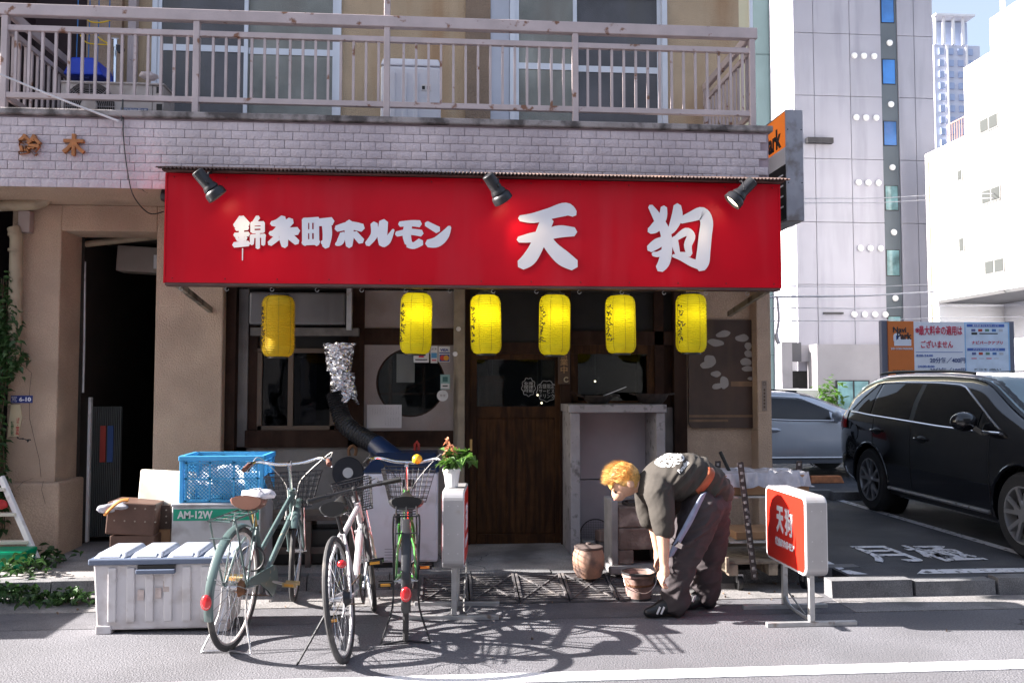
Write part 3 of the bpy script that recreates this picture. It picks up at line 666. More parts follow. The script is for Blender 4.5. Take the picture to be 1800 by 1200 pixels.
def lantern(px, y0, y1, label, on, seed, turn):
    top = at(px, y0, LY); bot = at(px, y1, LY); sc = (top.z-bot.z)/H_
    t = thing('paper_lantern', label, 'lantern', (top.x, LY, bot.z), (R(random.uniform(-1.5, 1.5)), R(random.uniform(-1.5, 1.5)), turn), group='yellow lanterns hanging under the red sign')
    T = Matrix.Diagonal((sc, sc, sc, 1))
    mb = MB(); mb.lathe(prof, 36, T, cap=False)
    mb.build('paper_shade', paper if on else paper_off, t, ang=80)
    MB().lathe([(.074, H_-.004), (.076, H_-.004), (.076, H_+.012), (.07, H_+.012), (.07, H_-.004)], 24, T, cap=False).build('top_ring', black, t)
    MB().lathe([(.07, -.012), (.076, -.012), (.076, .004), (.07, .004)], 24, T, cap=False).build('bottom_ring', black, t)
    mb = MB()
    for k in range(8):
        a = 2*math.pi*k/8+.2; mb.tube([((r+.0012)*math.cos(a), (r+.0012)*math.sin(a), z) for r, z in prof[::4]], .0014, 4)
    mb.v = [T @ v for v in mb.v]; mb.build('seam', M('lantern_seam', (.3, .2, .01), .7), t)
    mb = MB(); squig(mb, seed, R(212)-turn); mb.v = [T @ v for v in mb.v]; mb.build('brush_lettering', black_ink, t, kind='stuff')
    mb = MB(); hz = (sgb-.02-bot.z)
    mb.tube([(-.07*sc, 0, H_*sc+.005), (-.04*sc, 0, H_*sc+.03), (0, 0, max(hz-.012, H_*sc+.035)), (.04*sc, 0, H_*sc+.03), (.07*sc, 0, H_*sc+.005)], .0018, 5); mb.cyl((0, 0, H_*sc+.02), (0, .04, hz), .0016, n=5); mb.build('wire', blackm, t)
    if on:
        MB().sphere((0, 0, .3*sc), .028, 12, 8).build('bulb', M('lantern_bulb', (1, .85, .5), .5, var=0, emit=2), t)
        cl = bpy.data.lights.new('lantern_light', 'POINT'); cl.energy = on*.085; cl.color = (1, .93, .62); cl.shadow_soft_size = .035
        lo = bpy.data.objects.new('lantern_light', cl); COL.objects.link(lo); lo.parent = t; lo.location = (0, -.035, .3*sc)
for a in ((490, 520, 627, 'dim unlit yellow paper lantern at the far left, above the sliding window', 0, 1, 0), (731, 516, 622, 'glowing yellow paper lantern above the round window', 1.9, 2, .3),
          (855, 519, 622, 'brightest yellow paper lantern beside the wooden post, left above the door', 2.5, 3, .1), (974, 519, 624, 'glowing yellow paper lantern above the right edge of the door', 1.6, 4, .2),
          (1091, 520, 621, 'glowing yellow paper lantern above the counter with pans', 1.4, 5, -.1), (1214, 518, 620, 'yellow paper lantern at the far right, beside the brown board with pale patches', .9, 6, .1)): lantern(*a)

# ------------------------------------------------------------------ balcony railing
RY = -.69
def rz(y, x=345): return at(x, y, RY).z
rail = thing('balcony_railing', 'mauve painted metal railing with rust spots along the balcony', 'railing', (0, RY, 3.596))
zt0, zt1, zm, zb = rz(39), rz(19), rz(60), rz(176)
xl, xr = at(4, 100, RY).x, at(1324, 140, RY).x
MB().bb(xl-.6, xr+.03, RY-.035, RY+.03, zt0, zt1).build('top_rail', mauve, rail, bevel=.006)
MB().bb(xl, xr, RY-.02, RY+.02, zm-.022, zm+.022).build('mid_rail', mauve, rail, bevel=.004); MB().bb(xl, xr, RY-.02, RY+.02, zb-.022, zb+.022).build('bottom_rail', mauve, rail, bevel=.004)
posts = [at(p, 140, RY).x for p in (345, 680, 1011)]+[xr-.012, xl+.02]
for i, x in enumerate(posts): MB().bb(x-.024, x+.024, RY-.026, RY+.026, 3.596, zt0 if i != 1 else 5.6).build('post', mauve, rail, bevel=.004)
pme = MB().bb(-.0095, .0095, -.0095, .0095, zb-zm+.044-.001, 0).mesh('baluster')
x = xl+.1
while x < xr-.04:
    if min(abs(x-p) for p in posts) > .04: inst(pme, 'baluster', mauve, rail, (x, RY, zm-.022))
    x += .0985
for xx in (xl+.02, xr-.012):
    MB().bb(xx-.02, xx+.02, RY+.04, .58, zt0+.01, zt1-.01).build('side_rail', mauve, rail, bevel=.004); MB().bb(xx-.016, xx+.016, RY+.03, .58, zm-.02, zm+.02).build('side_rail', mauve, rail); MB().bb(xx-.016, xx+.016, RY+.03, .58, zb-.02, zb+.02).build('side_rail', mauve, rail)
    MB().bb(xx-.024, xx+.024, .5, .55, 3.2, zt0).build('post', mauve, rail)
    y = RY+.12
    while y < .48: inst(pme, 'baluster', mauve, rail, (xx, y, zm-.022)); y += .1
# name characters on the tiles
orange_wood = M('orange_wood', (.36, .13, .035), .5, var=.25, scale=20, bump=.3)
nm_ = thing('house_nameplate', 'two carved orange wooden characters fixed to the tiled parapet', 'nameplate', tuple(at(92, 256, -.77)))
for ch, px in (('鈴', 53), ('木', 130)):
    text(ch, .16, at(px, 255, -.772), orange_wood, nm_, 'carved_character', fit=(.165, .165), bold=.006, depth=.014)

# ------------------------------------------------------------------ things on the balcony
AY = -.22
a = at(108, 142, AY); b_ = at(288, 142, AY); ac_z = a.z
ac = thing('air_conditioner', 'cream air conditioner outdoor unit behind the balcony railing', 'air conditioner', ((a.x+b_.x)/2, AY+.15, 3.2))
acm = M('ac_cream', (.5, .46, .45), .5, var=.06, dirt=(.35, .3, .28), dscale=5)
fx = at(157, 187, AY).x; fz = at(157, 187, AY).z; fr = .205
holed(a.x, at(268, 142, AY).x, 3.24, ac_z-.02, Vector((fx, 0, fz)), fr, AY, .03).build('front_panel', acm, ac)
MB().bb(at(268, 142, AY).x, b_.x, AY+.001, AY+.3, 3.24, ac_z-.02).build('side_cover', acm, ac, bevel=.01)
MB().bb(a.x-.006, b_.x+.006, AY-.012, AY+.3, ac_z-.02, ac_z).build('top_plate', acm, ac, bevel=.008); MB().bb(a.x, at(268, 142, AY).x, AY+.12, AY+.29, 3.24, ac_z-.021).build('coil', dark, ac)
gr = MB()
for k in range(12): gr.tube(arc((fx, AY-.006, fz), .03+.0148*k+.01, 0, 360, 28)[:-1], .0022, 4, closed=True)
for k in range(4): gr.beam((fx-fr*math.cos(R(45*k)), AY-.004, fz-fr*math.sin(R(45*k))), (fx+fr*math.cos(R(45*k)), AY-.004, fz+fr*math.sin(R(45*k))), .006, .004)
gr.build('fan_grille', M('grille_grey', (.3, .28, .3), .5), ac)
MB().lathe([(.001, .012), (.06, .01), (.066, 0)][::-1], 24, Matrix.Translation((fx, AY-.008, fz)) @ Matrix.Rotation(R(90), 4, 'X')).build('grille_hub', acm, ac)
for (px, py) in ((279, 158), (279, 188)): MB().bb(at(px-4, py, AY-.002).x, at(px+6, py, AY).x, AY-.003, AY+.004, at(px, py+6, AY).z, at(px, py-5, AY).z).build('vent_slot', black, ac)
lb = wr(MB(), 212, 190, 260, 196, AY-.004, .003).build('badge', M('badge_blue', (.12, .16, .3), .4), ac); text('MITSUBISHI 霧ヶ峰', .03, at(236, 193, AY-.006), white_ink, ac, fit=(.2, .018), depth=.0008)
for x in (a.x+.1, b_.x-.1): MB().bb(x-.05, x+.05, AY, AY+.3, 3.2, 3.24).build('foot', black, ac)
bag = MB(); bag.sphere(at(262, 134, AY+.1), (.075, .06, .03), 12, 8)
for i, v in enumerate(bag.v): v += Vector((random.uniform(-.012, .012), random.uniform(-.012, .012), random.uniform(-.006, .008)))
bag.build('plastic_bag', M('bag_white', (.7, .62, .64), .3, var=.15, scale=30), label='crumpled white plastic bag on the air conditioner', cat='bag')
# washing machine
WY = -.3
a = at(669, 100, WY); b_ = at(775, 100, WY)
wm = thing('washing_machine', 'white plastic washing machine behind the balcony railing', 'washing machine', ((a.x+b_.x)/2, WY+.2, 3.2))
wmm = M('washer_white', (.72, .74, .82), .35, var=.05)
MB().bb(a.x, b_.x, WY, WY+.45, 3.2, a.z-.07).build('cabinet', wmm, wm, bevel=.025, seg=3)
MB().hexa([(a.x, WY-.004, a.z-.068), (b_.x, WY-.004, a.z-.068), (b_.x, WY+.45, a.z-.068), (a.x, WY+.45, a.z-.068)], [(a.x+.02, WY+.02, a.z), (b_.x-.02, WY+.02, a.z), (b_.x-.02, WY+.45, a.z+.03), (a.x+.02, WY+.45, a.z+.03)]).build('lid', wmm, wm, bevel=.012)
for k in range(4):
    x = at(691+20*k, 100, WY).x
    if k < 3: MB().prism(rrect(x-.02, x+.02, 3.22, a.z-.12, .019), WY-.01, WY+.002).build('panel_rib', wmm, wm, bevel=.004)
MB().bb(at(741, 150, WY).x, at(758, 150, WY).x, WY-.006, WY, at(750, 160, WY).z, at(750, 149, WY).z).build('plate', white_pl, wm)
for px in (744.5, 753): MB().bb(at(px-2.6, 150, WY).x, at(px+2.6, 150, WY).x, WY-.008, WY-.0055, at(750, 158, WY).z, at(750, 152, WY).z).build('switch', black, wm)
MB().tube(smooth_path([(at(746, 95, 0).x, WY+.3, a.z), (at(746, 95, 0).x+.02, WY+.3, a.z+.09), (at(752, 95, 0).x, WY+.32, a.z+.02)], 5), .008, 6).build('hose', white_pl, wm)
# blue rope swing, tap, pipes
q = at(158, 122, .2)
sw_ = thing('rope_swing', 'blue plastic seat hanging on blue ropes with yellow cords on the balcony', 'swing', (q.x, q.y, q.z-.1))
bl = M('swing_blue', (.012, .05, .5), .4, var=.08)
MB().hexa([(q.x-.17, .05, q.z-.1), (q.x+.17, .05, q.z-.1), (q.x+.17, .4, q.z-.1), (q.x-.17, .4, q.z-.1)], [(q.x-.13, .12, q.z+.08), (q.x+.06, .12, q.z+.08), (q.x+.12, .36, q.z+.05), (q.x-.1, .36, q.z+.06)]).build('seat', bl, sw_, bevel=.02)
wr(MB(), 139, 118, 157, 138, .085, .02).build('seat_opening', M('swing_dark', (.006, .02, .16), .6), sw_)
for px in (134, 155, 171, 190): p = at(px, 110, .2); MB().tube([(p.x, .2, q.z+.03), (p.x+.005, .2, q.z+.5), (p.x-.02, .2, 6)], .005, 5).build('rope', M('rope_blue', (.05, .17, .42), .8), sw_)
for pts in (((152, 33), (160, 39), (178, 40), (194, 36)), ((141, 62), (152, 75), (170, 78), (192, 79)), ((152, 60), (165, 60), (178, 70), (192, 78))): MB().tube(smooth_path([at(x, y, .19) for x, y in pts], 5), .006, 5).build('cord', M('cord_yellow', (.75, .5, .03), .7), sw_)
tp = thing('standpipe_tap', 'slim silver standpipe with tap on the balcony', 'tap', (at(202, 100, .3).x, .3, 3.2))
p = at(202, 100, .3); MB().cyl((p.x, .3, 3.2), (p.x, .3, at(202, 84, .3).z), .014).build('pipe', chrome, tp); m_ = MB(); zt = at(202, 80, .3).z
m_.cyl((p.x, .3, zt-.02), (p.x, .3, zt+.05), .02); m_.cyl((p.x-.03, .3, zt+.06), (p.x+.03, .3, zt+.06), .008); m_.cyl((p.x, .3, zt), (p.x+.07, .26, zt-.02), .01); m_.build('tap', chrome, tp); MB().lathe([(.02, 0), (.035, .01), (.03, .04)], 16, Matrix.Translation(at(213, 89, .28)) @ Matrix.Rotation(R(90), 4, 'X')).build('drain_elbow', blackm, tp)
# cables at the left
MB().tube(smooth_path([at(-60, 108, -.9), at(0, 131, -.86), at(100, 172, -.82), at(208, 213, -.79)], 6), .008, 6).build('service_cable', M('cable_white', (.6, .58, .6), .6), label='pale service cable slanting across the left end of the balcony', cat='cable')
MB().tube(smooth_path([at(213, 213, -.79), at(216, 175, -.74), at(217, 240, -.775), at(224, 300, -.775), at(235, 345, -.76), at(262, 375, -.6), at(288, 372, -.55)], 6), .0045, 6).build('hanging_cable', black, label='thin black cable drooping from the parapet to the red sign', cat='cable')
sp = MB(); sp.lathe([(.001, 0), (.05, .0), (.06, .03), (.05, .07), (.02, .08)], 16, Matrix.Translation(at(286, 342, -.6)) @ Matrix.Rotation(R(100), 4, 'Y')); sp.build('horn_speaker', blackm, label='small black bell-shaped fitting beside the left end of the sign', cat='fitting')
# ------------------------------------------------------------------ neighbours and background buildings
def bmat(n, c, **k): return M(n, c, .8, var=.06, scale=.8, **k)
nb = thing('neighbour_house', 'dark plum boarded house at the left edge of the picture', 'building', (-6, 3, 0))
nbm = M('plum_boards', (.045, .026, .03), .65, var=.3, scale=6, streak=True)
MB().bb(-8, -3.85, -.28, 8, 0, 6.2).build('wall', nbm, nb)
for i in range(18): x = -3.83-.17*i; inst(MATS.setdefault('_nbme', MB().bb(-.075, .075, -.012, 0, 0, 6.1).mesh('board')) if i == 0 else MATS['_nbme'], 'board', nbm, nb, (x-.06, -.28, .05))
del MATS['_nbme']
MB().bb(-8.1, -3.9, -.35, 8.2, 6.2, 6.4).build('roof', coping_m, nb)
cab = thing('added_shade_cabinet', 'grey cabinet added out of view to cast shade on the ground at the left', 'cabinet', (-5, -1.4, 0))  # made-up cabinet out of view, put here to shade the ground at the left
MB().bb(-5.7, -4.35, -1.9, -.98, 0, 1.02).build('body', galv, cab, bevel=.01)
for y in (-1.88, -1.44): MB().bb(-4.35, -4.335, y+.01, y+.38, .08, .98).build('door', galv, cab, bevel=.003)
# across the street, behind the camera
def opposite(x0, x1, y, h, col, label, k):
    t = thing('opposite_building', label, 'building', ((x0+x1)/2, y-3, 0), group='buildings across the street')
    MB().bb(x0, x1, y-7, y, 0, h).build('wall', bmat('opposite_'+k, col), t)
    z = 1.0
    wm_ = MB().bb(-.6, .6, 0, .03, 0, 1.2).mesh('window')
    while z < h-1.5:
        x = x0+1.2
        while x < x1-1: inst(wm_, 'window', M('far_glass', (.05, .06, .07), .08), t, (x, y, z)); x += 2.1
        z += 2.8
opposite(-12, -3.6, -10.5, 7.5, (.42, .41, .42), 'grey block across the street with window rows', 'a'); opposite(-3.5, 4.5, -11, 4.6, (.45, .44, .43), 'pale low block across the street facing the shop', 'b'); opposite(4.7, 17, -10.5, 8, (.14, .14, .15), 'pale block across the street facing the parking lot', 'c')
# cream and teal walls close behind the shop
cb = thing('cream_building', 'cream rendered wall rising right behind the shop', 'building', (3.5, 13, 0))
q0, q1 = at(1200, 300, 12.5).x, at(1327, 300, 12.5).x; MB().bb(q0, q1, 12.5, 20, 0, 16).build('wall', bmat('cream_wall', (.66, .6, .42)), cb)
MB().bb(q1-.1, q1-.02, 12.44, 12.5, 0, 16).build('downpipe', alu, cb)
tb = thing('teal_building', 'tall grey-green windowless building behind the shop corner', 'building', (10, 38, 0))
q0, q1 = at(1290, 300, 36).x, at(1388, 300, 36).x; MB().bb(q0, q1, 36, 50, 0, 40).build('wall', bmat('teal_wall', (.15, .22, .22)), tb)
for z in range(3, 38, 4): MB().bb(q0, q1+.01, 35.97, 36, z, z+.05).build('joint', bmat('teal_joint', (.1, .15, .15)), tb)
# grey panel tower
GY = 33.0
gt = thing('grey_tower', 'tall pale grey panelled office tower with one dark strip of windows', 'building', (15, 36, 0))
def gx(px): return at(px, 300, GY).x
def gz(py): return at(1500, py, GY).z
gw = bmat('tower_core', (.33, .325, .375)); gp = M('tower_panel', (.36, .355, .41), .75, var=.05, scale=.5, streak=True, dirt=(.3, .3, .35), dscale=1.6)
MB().bb(gx(1397), gx(1643), GY, GY+14, 0, gz(-150)).build('wall', gw, gt)
cols = [(1397, 1431.5), (1432.5, 1495.5), (1496.5, 1551), (1581, 1609.5), (1610.5, 1643)]
rows = [610, 501, 392, 281, 171, 62, -48, -150]
for (c0, c1) in cols:
    for i in range(7):
        a_, b_ = gz(rows[i]-.5), gz(rows[i+1]+.5); MB().bb(gx(c0), gx(c1), GY-.1, GY, a_, b_).build('panel', gp, gt)
MB().bb(gx(1388), gx(1396.5), GY+.1, GY+1.2, 0, gz(-150)).build('sunlit_side_face', bmat('tower_sunlit_white', (.8, .8, .82)), gt)  # the tower's sunlit side, its brightness put into a whiter colour
MB().bb(gx(1552), gx(1580), GY-.05, GY-.001, gz(610), gz(-150)).build('window_strip', bmat('strip_grey', (.11, .13, .15)), gt)
blueglass = M('blue_glass', (.03, .14, .4), .06, var=.5, scale=.6, spec=1); tealglass = M('teal_glass', (.16, .3, .32), .08, var=.6, scale=1.2)
for y0, y1, mt in ((-40, 40, blueglass), (103, 148, blueglass), (212, 256, blueglass), (325, 370, tealglass), (438, 485, tealglass), (555, 600, tealglass)):
    w = MB().bb(gx(1553), gx(1577), GY-.06, GY+.04, gz(y1), gz(y0)).build('window', blackm, gt); MB().bb(gx(1554.5), gx(1575.5), GY-.08, GY-.06, gz(y1-1.5), gz(y0+1.5)).build('pane', mt, w)
vm = MB().lathe([(.001, 0), (.13, .0), (.16, .05), (.13, .12), (.001, .15)], 14, Matrix.Rotation(R(90), 4, 'X')).mesh('vent_cap')
vw = bmat('vent_white', (.82, .82, .82))
for y in (100, 208, 322, 437):
    for px in (1502, 1519, 1537): inst(vm, 'vent_cap', vw, gt, (gx(px+y*.012), GY-.1, gz(y)))
for px in (1494, 1512, 1530, 1548): inst(vm, 'vent_cap', vw, gt, (gx(px), GY-.1, gz(553)))
for y in (75, 183, 294, 408, 524): inst(vm, 'vent_cap', vw, gt, (gx(1567), GY-.05, gz(y)), None)
MB().bb(gx(1415), gx(1460), GY-.4, GY-.1, gz(256), gz(247)).build('bracket', blackm, gt); MB().bb(gx(1441), gx(1475), GY-.2, GY-.1, gz(552.5), gz(549.5)).build('bracket', blackm, gt)
# tower base
conc = M('tower_concrete', (.3, .29, .31), .85, var=.08, scale=.7, dirt=(.25, .245, .26), dscale=.8)
MB().bb(gx(1412), gx(1552), GY-1.2, GY-.11, 0, gz(607)).build('ground_floor', conc, gt); MB().bb(gx(1380), gx(1412), GY-.3, GY-.1, gz(636), gz(607)).build('ground_floor', conc, gt)
MB().bb(gx(1362), gx(1380), GY-.5, GY-.1, 0, gz(602)).build('ground_floor', conc, gt); MB().bb(gx(1380), gx(1412), GY-.02, GY+.02, gz(682), gz(652)).build('opening', dark, gt); MB().bb(gx(1378), gx(1398), GY-.35, GY-.32, gz(636), gz(603)).build('opening', bmat('shade_grey', (.1, .1, .11)), gt)
ent = MB().bb(at(1469, 690, GY-1.2).x, at(1528, 690, GY-1.2).x, GY-1.26, GY-1.2, 0, at(1500, 668, GY-1.2).z).build('entrance', blackm, gt); MB().bb(at(1472, 690, GY-1.2).x, at(1498, 690, GY-1.2).x, GY-1.28, GY-1.26, 0, at(1500, 670, GY-1.2).z).build('pane', tealglass, ent); MB().bb(at(1501, 690, GY-1.2).x, at(1525, 690, GY-1.2).x, GY-1.28, GY-1.26, 0, at(1500, 670, GY-1.2).z).build('pane', tealglass, ent)
wv = at(1397, 684, 26); wv2 = at(1440, 684, 26)
MB().bb(wv.x-1, wv2.x, 26, 26.4, 0, wv.z).build('low_wall', bmat('low_wall_white', (.75, .72, .68)), bevel=.03, label='low white wall behind the silver car', cat='wall')
# white building at the right
WX = 22.9
def wyz(px, py):
    d = _ray(px, py); p = Vector(CAM)+d*(WX/d.x); return p.y, p.z
wb = thing('white_building', 'bright white stepped apartment building at the right edge', 'building', (27, 28, 0))
whm = bmat('white_render', (.85, .84, .83))
yf, zl = wyz(1626, 272); yu, zu = wyz(1694, 120); yn, zn = wyz(1800, 505)
y5, z5 = wyz(1650, 530)
MB().bb(WX, WX+12, 20, yf, z5+.05, zl).build('wall', whm, wb); MB().bb(WX-.01, WX+12, 20, yu, zl, zu).build('upper_block', whm, wb)
MB().bb(WX+3.2, WX+12, 20, y5, 0, z5+.05).build('base_wall', bmat('base_grey', (.6, .62, .7)), wb); MB().bb(WX, WX+12, y5, yf, 0, z5+.05).build('corner_wall', whm, wb); MB().bb(WX-.02, WX+3.1, 20, y5, z5-.1, z5+.045).build('ledge', bmat('ledge_grey', (.06, .06, .065)), wb)
wfr = bmat('window_grey', (.04, .045, .045))
for (px, py, w, h) in ((1740, 217, 32, 26), (1744, 343, 33, 26), (1750, 468, 34, 26), (1689, 308, 8, 20), (1692, 430, 9, 26)):
    y0, z0 = wyz(px-w/2, py); y1, _ = wyz(px+w/2, py); _, za = wyz(px, py-h/2); _, zb_ = wyz(px, py+h/2)
    f = MB().bb(WX-.06, WX+.02, y1, y0, zb_, za).build('window', bmat('frame_grey', (.16, .16, .16)), wb); n = 2 if w > 20 else 1
    for i in range(n):
        a_ = y1+(y0-y1)*i/n; MB().bb(WX-.075, WX-.06, a_+.05, a_+(y0-y1)/n-.05, zb_+.06, za-.06).build('pane', wfr, f)
y6, z6 = wyz(1633, 300); MB().cyl((WX-.08, y6, 0), (WX-.08, y6, zl-.4), .06).build('downpipe', bmat('pipe_tan', (.45, .36, .28)), wb)
y7, z7 = wyz(1770, 110); MB().cyl((WX-.1, y7, z7), (WX-.1, y7, zu+2.5), .1).build('downpipe', whm, wb); MB().bb(WX-.02, WX+3, 20, y7+1, z7, zu+1.4).build('stair_core', bmat('stair_mauve', (.6, .55, .6)), wb)
ra, rb_ = wyz(1662, 238), wyz(1696, 225); m_ = MB()
for i in range(9): m_.cyl((WX+.1, rb_[0]+(ra[0]-rb_[0])*i/8, zl), (WX+.1, rb_[0]+(ra[0]-rb_[0])*i/8, zl+.9), .02, n=5)
m_.beam((WX+.1, ra[0], zl+.9), (WX+.1, rb_[0], zl+.9), .05, .05); m_.build('roof_rail', bmat('rail_brown2', (.3, .18, .16)), wb)
# far tower
TY = 150.0
def tx(px): return at(px, 150, TY).x
def tz(py): return at(1680, py, TY).z
ft = thing('far_tower', 'hazy distant high-rise with small windows and white crown frames', 'building', (tx(1685), TY, 0))
ftm = bmat('far_wall', (.6, .62, .73)); ftw = bmat('far_window', (.38, .46, .66)); fwh = bmat('far_white', (.85, .85, .88))
MB().bb(tx(1643), tx(1724), TY, TY+25, 0, tz(80)).build('wall', ftm, ft); MB().bb(tx(1641), tx(1708), TY+1, TY+22, tz(80), tz(36)).build('crown', bmat('far_crown', (.5, .56, .72)), ft)
wmh = MB().bb(-.5, .5, -.3, 0, -.6, .6).mesh('window')
for r_ in range(9):
    for c_ in range(4): inst(wmh, 'window', ftw, ft, (tx(1655+17*c_), TY, tz(92+20*r_)))
for px in (1643, 1658, 1675, 1692): MB().bb(tx(px), tx(px+3), TY-.6, TY, tz(80), tz(30)).build('crown_frame', fwh, ft)
for px in (1664, 1698): MB().bb(tx(px), tx(px+2.5), TY-.5, TY, 0, tz(80)).build('pilaster', fwh, ft)
MB().bb(tx(1641), tx(1710), TY-1.4, TY+3, tz(33), tz(30)).build('crown_top', fwh, ft)
# overhead wires
for i, (a_, b_, r_) in enumerate((((1415, 349), (1640, 343), .012), ((1415, 357), (1640, 351), .012), ((1360, 522), (1640, 513), .03), ((1372, 503), (1640, 500), .01), ((1372, 541), (1640, 538), .012), ((1360, 564), (1640, 559), .012))):
    p, q = at(*a_, 16), at(*b_, 22); mid = (p+q)/2-Vector((0, 0, .05)); MB().tube(smooth_path([p-(q-p)*.6, p, mid, q, q+(q-p)*.9], 5), r_, 5).build('overhead_wire', M('wire_grey', (.35, .35, .4), .6), label=['upper of the two thin wires high on the grey tower', 'lower of the two thin wires high on the grey tower', 'thickest pale overhead cable right of the red sign', 'thin wire just above the thickest cable', 'thin wire just below the thickest cable', 'lowest thin wire, just above the parking price board'][i], cat='cable', group='overhead wires right of the shop')

# ------------------------------------------------------------------ parking price board
NY = 8.0
def nx_(px): return at(px, 600, NY).x
def nz_(py): return at(1660, py, NY).z
nv = thing('parking_board', 'parking price board with orange, white and blue panels behind the black car', 'signboard', (nx_(1665), NY, .1))
for px in (1550, 1773): MB().bb(nx_(px), nx_(px+10), NY, NY+.1, .1, nz_(564)).build('post', bmat('post_grey', (.16, .16, .2)), nv)
zb_ = nz_(720)
ora = M('navi_orange', (.66, .16, .02), .5, var=.04); wpn = M('panel_white', (.75, .75, .8), .5, var=.03); bln = M('navi_blue', (.05, .12, .42), .5); ltb = M('navi_pale_blue', (.3, .5, .75), .5); redi = M('navi_red', (.6, .01, .06), .5)
MB().bb(nx_(1560), nx_(1605), NY-.03, NY-.001, zb_, nz_(565)).build('orange_panel', ora, nv); MB().bb(nx_(1605), nx_(1694), NY-.03, NY-.001, zb_, nz_(566)).build('price_panel', wpn, nv); MB().bb(nx_(1694), nx_(1773), NY-.03, NY-.001, zb_, nz_(566)).build('blue_panel', ltb, nv); MB().bb(nx_(1696), nx_(1770), NY-.034, NY-.03, zb_, nz_(568)).build('service_panel', M('panel_pale', (.62, .7, .82), .5), nv)
def nt(body, px, py, w, h, mat, bold=.004): text(body, .2, (nx_(px), NY-.037, nz_(py)), mat, nv, fit=(nx_(px+w/2)-nx_(px-w/2), nz_(py-h/2)-nz_(py+h/2)), bold=bold, depth=.002)
nt('Navi', 1580, 580, 23, 10, black_ink, .004); nt('Park', 1588, 591, 26, 12, black_ink, .006)
MB().bb(nx_(1570), nx_(1600), NY-.036, NY-.03, nz_(608), nz_(596)).build('logo', wpn, nv); MB().prism(rrect(nx_(1569), nx_(1581), nz_(603), nz_(586), .06), NY-.038, NY-.031).build('logo', wpn, nv); nt('P', 1576, 594, 5, 8, bln)
nt('24H COIN PARKING', 1583, 613, 38, 4, wpn); nt('0120-336-143', 1585, 653, 36, 6, black_ink, .003); MB().bb(nx_(1572), nx_(1603), NY-.036, NY-.03, nz_(659), nz_(656)).build('text_bar', black, nv)
nt('最大料金の適用は', 1652, 581, 76, 17, redi, .003); nt('※', 1611, 581, 7, 9, redi, .002); nt('ございません', 1645, 605, 56, 13, redi, .003)
MB().bb(nx_(1608), nx_(1690), NY-.034, NY-.03, nz_(619.2), nz_(618.4)).build('rule', bln, nv)
nt('8:00-24:00', 1623, 625, 29, 4, bln, .003); nt('20分毎／400円', 1663, 633, 62, 10, M('navi_navy', (.04, .07, .22), .5), .003); nt('24:00-8:00', 1625, 644, 29, 4, bln, .003); nt('30分毎／100円', 1663, 651, 62, 10, MATS['navi_navy'], .003)
for y in (569.5, 611.5): MB().bb(nx_(1698), nx_(1764), NY-.037, NY-.034, nz_(y+5), nz_(y)).build('heading_bar', bln, nv)
nt('ナビパークアプリ', 1733, 602, 54, 6, redi, .004); nt('最大料金で使えるサービス', 1731, 572, 46, 3.4, wpn, .002); nt('アプリでつかえるサービス', 1731, 614, 46, 3.4, wpn, .002)
for y in (578, 619):
    for i, c in enumerate(((.1, .12, .3), (.45, .05, .03), (.1, .2, .15), (.05, .15, .4), (.5, .5, .55))): MB().bb(nx_(1706+12*i), nx_(1713+12*i), NY-.037, NY-.034, nz_(y+4.5), nz_(y)).build('card_mark', M('mark%d' % i, c, .5), nv)
for i in range(4): MB().bb(nx_(1705+13*i), nx_(1714+13*i), NY-.037, NY-.034, nz_(630.5), nz_(629)).build('text_bar', MATS['mark4'] if i % 2 else redi, nv)
MB().bb(nx_(1706), nx_(1716), NY-.037, NY-.034, nz_(588), nz_(584)).build('text_bar', black, nv); MB().bb(nx_(1720), nx_(1752), NY-.037, NY-.034, nz_(587), nz_(585)).build('text_bar', black, nv); nt('ドコモ d払い', 1733, 649, 46, 4, black_ink, .002)
# projecting parking sign on the side wall
ps = thing('projecting_sign', 'grey edged projecting sign with orange top at the shop corner', 'signboard', (3.15, .7, 3))
py0 = .3
x0 = at(1382, 300, py0).x; x1 = at(1413, 300, py0).x; zt_, zb2 = at(1395, 193, py0).z, at(1395, 388, py0).z
MB().bb(x0, x1, py0, 1.35, zb2, zt_).build('case', M('case_grey', (.33, .33, .37), .5, .3, var=.12, scale=6, dirt=(.2, .18, .18), dscale=8), ps, bevel=.006)
zo = at(1382, 258, py0).z; zw = at(1382, 288, py0).z
MB().bb(x0-.006, x0-.001, py0+.01, 1.33, zo, zt_-.02).build('orange_face', M('added_glow_orange', (.72, .17, .02), .5, var=.04, emit=.12), ps); MB().bb(x0-.006, x0-.001, py0+.01, 1.33, zw, zo-.001).build('white_face', wpn, ps); MB().bb(x0-.006, x0-.001, py0+.01, 1.33, zb2+.02, zw-.001).build('black_face', black, ps)  # the orange face gets a faint added glow to look brighter
text('Navi Park', .3, (x0-.009, .84, zo+.12), black_ink, ps, rot=(R(90), 0, R(-90)), fit=(.9, .2), bold=.01, depth=.002)
for i in range(4): MB().bb(x0-.009, x0-.006, py0+.06, py0+.3, zw-.1-.1*i, zw-.085-.1*i).build('text_bar', white_ink, ps)
for z in (zt_-.2, zb2+.2): MB().bb(2.86, x0, .9, .95, z-.03, z+.03).build('bracket', blackm, ps)
for z in (zt_-.19, zb2+.36):
    for x in (x0+.02, x1-.02): MB().cyl((x, py0-.004, z), (x, py0, z), .006, n=8).build('screw', blackm, ps)
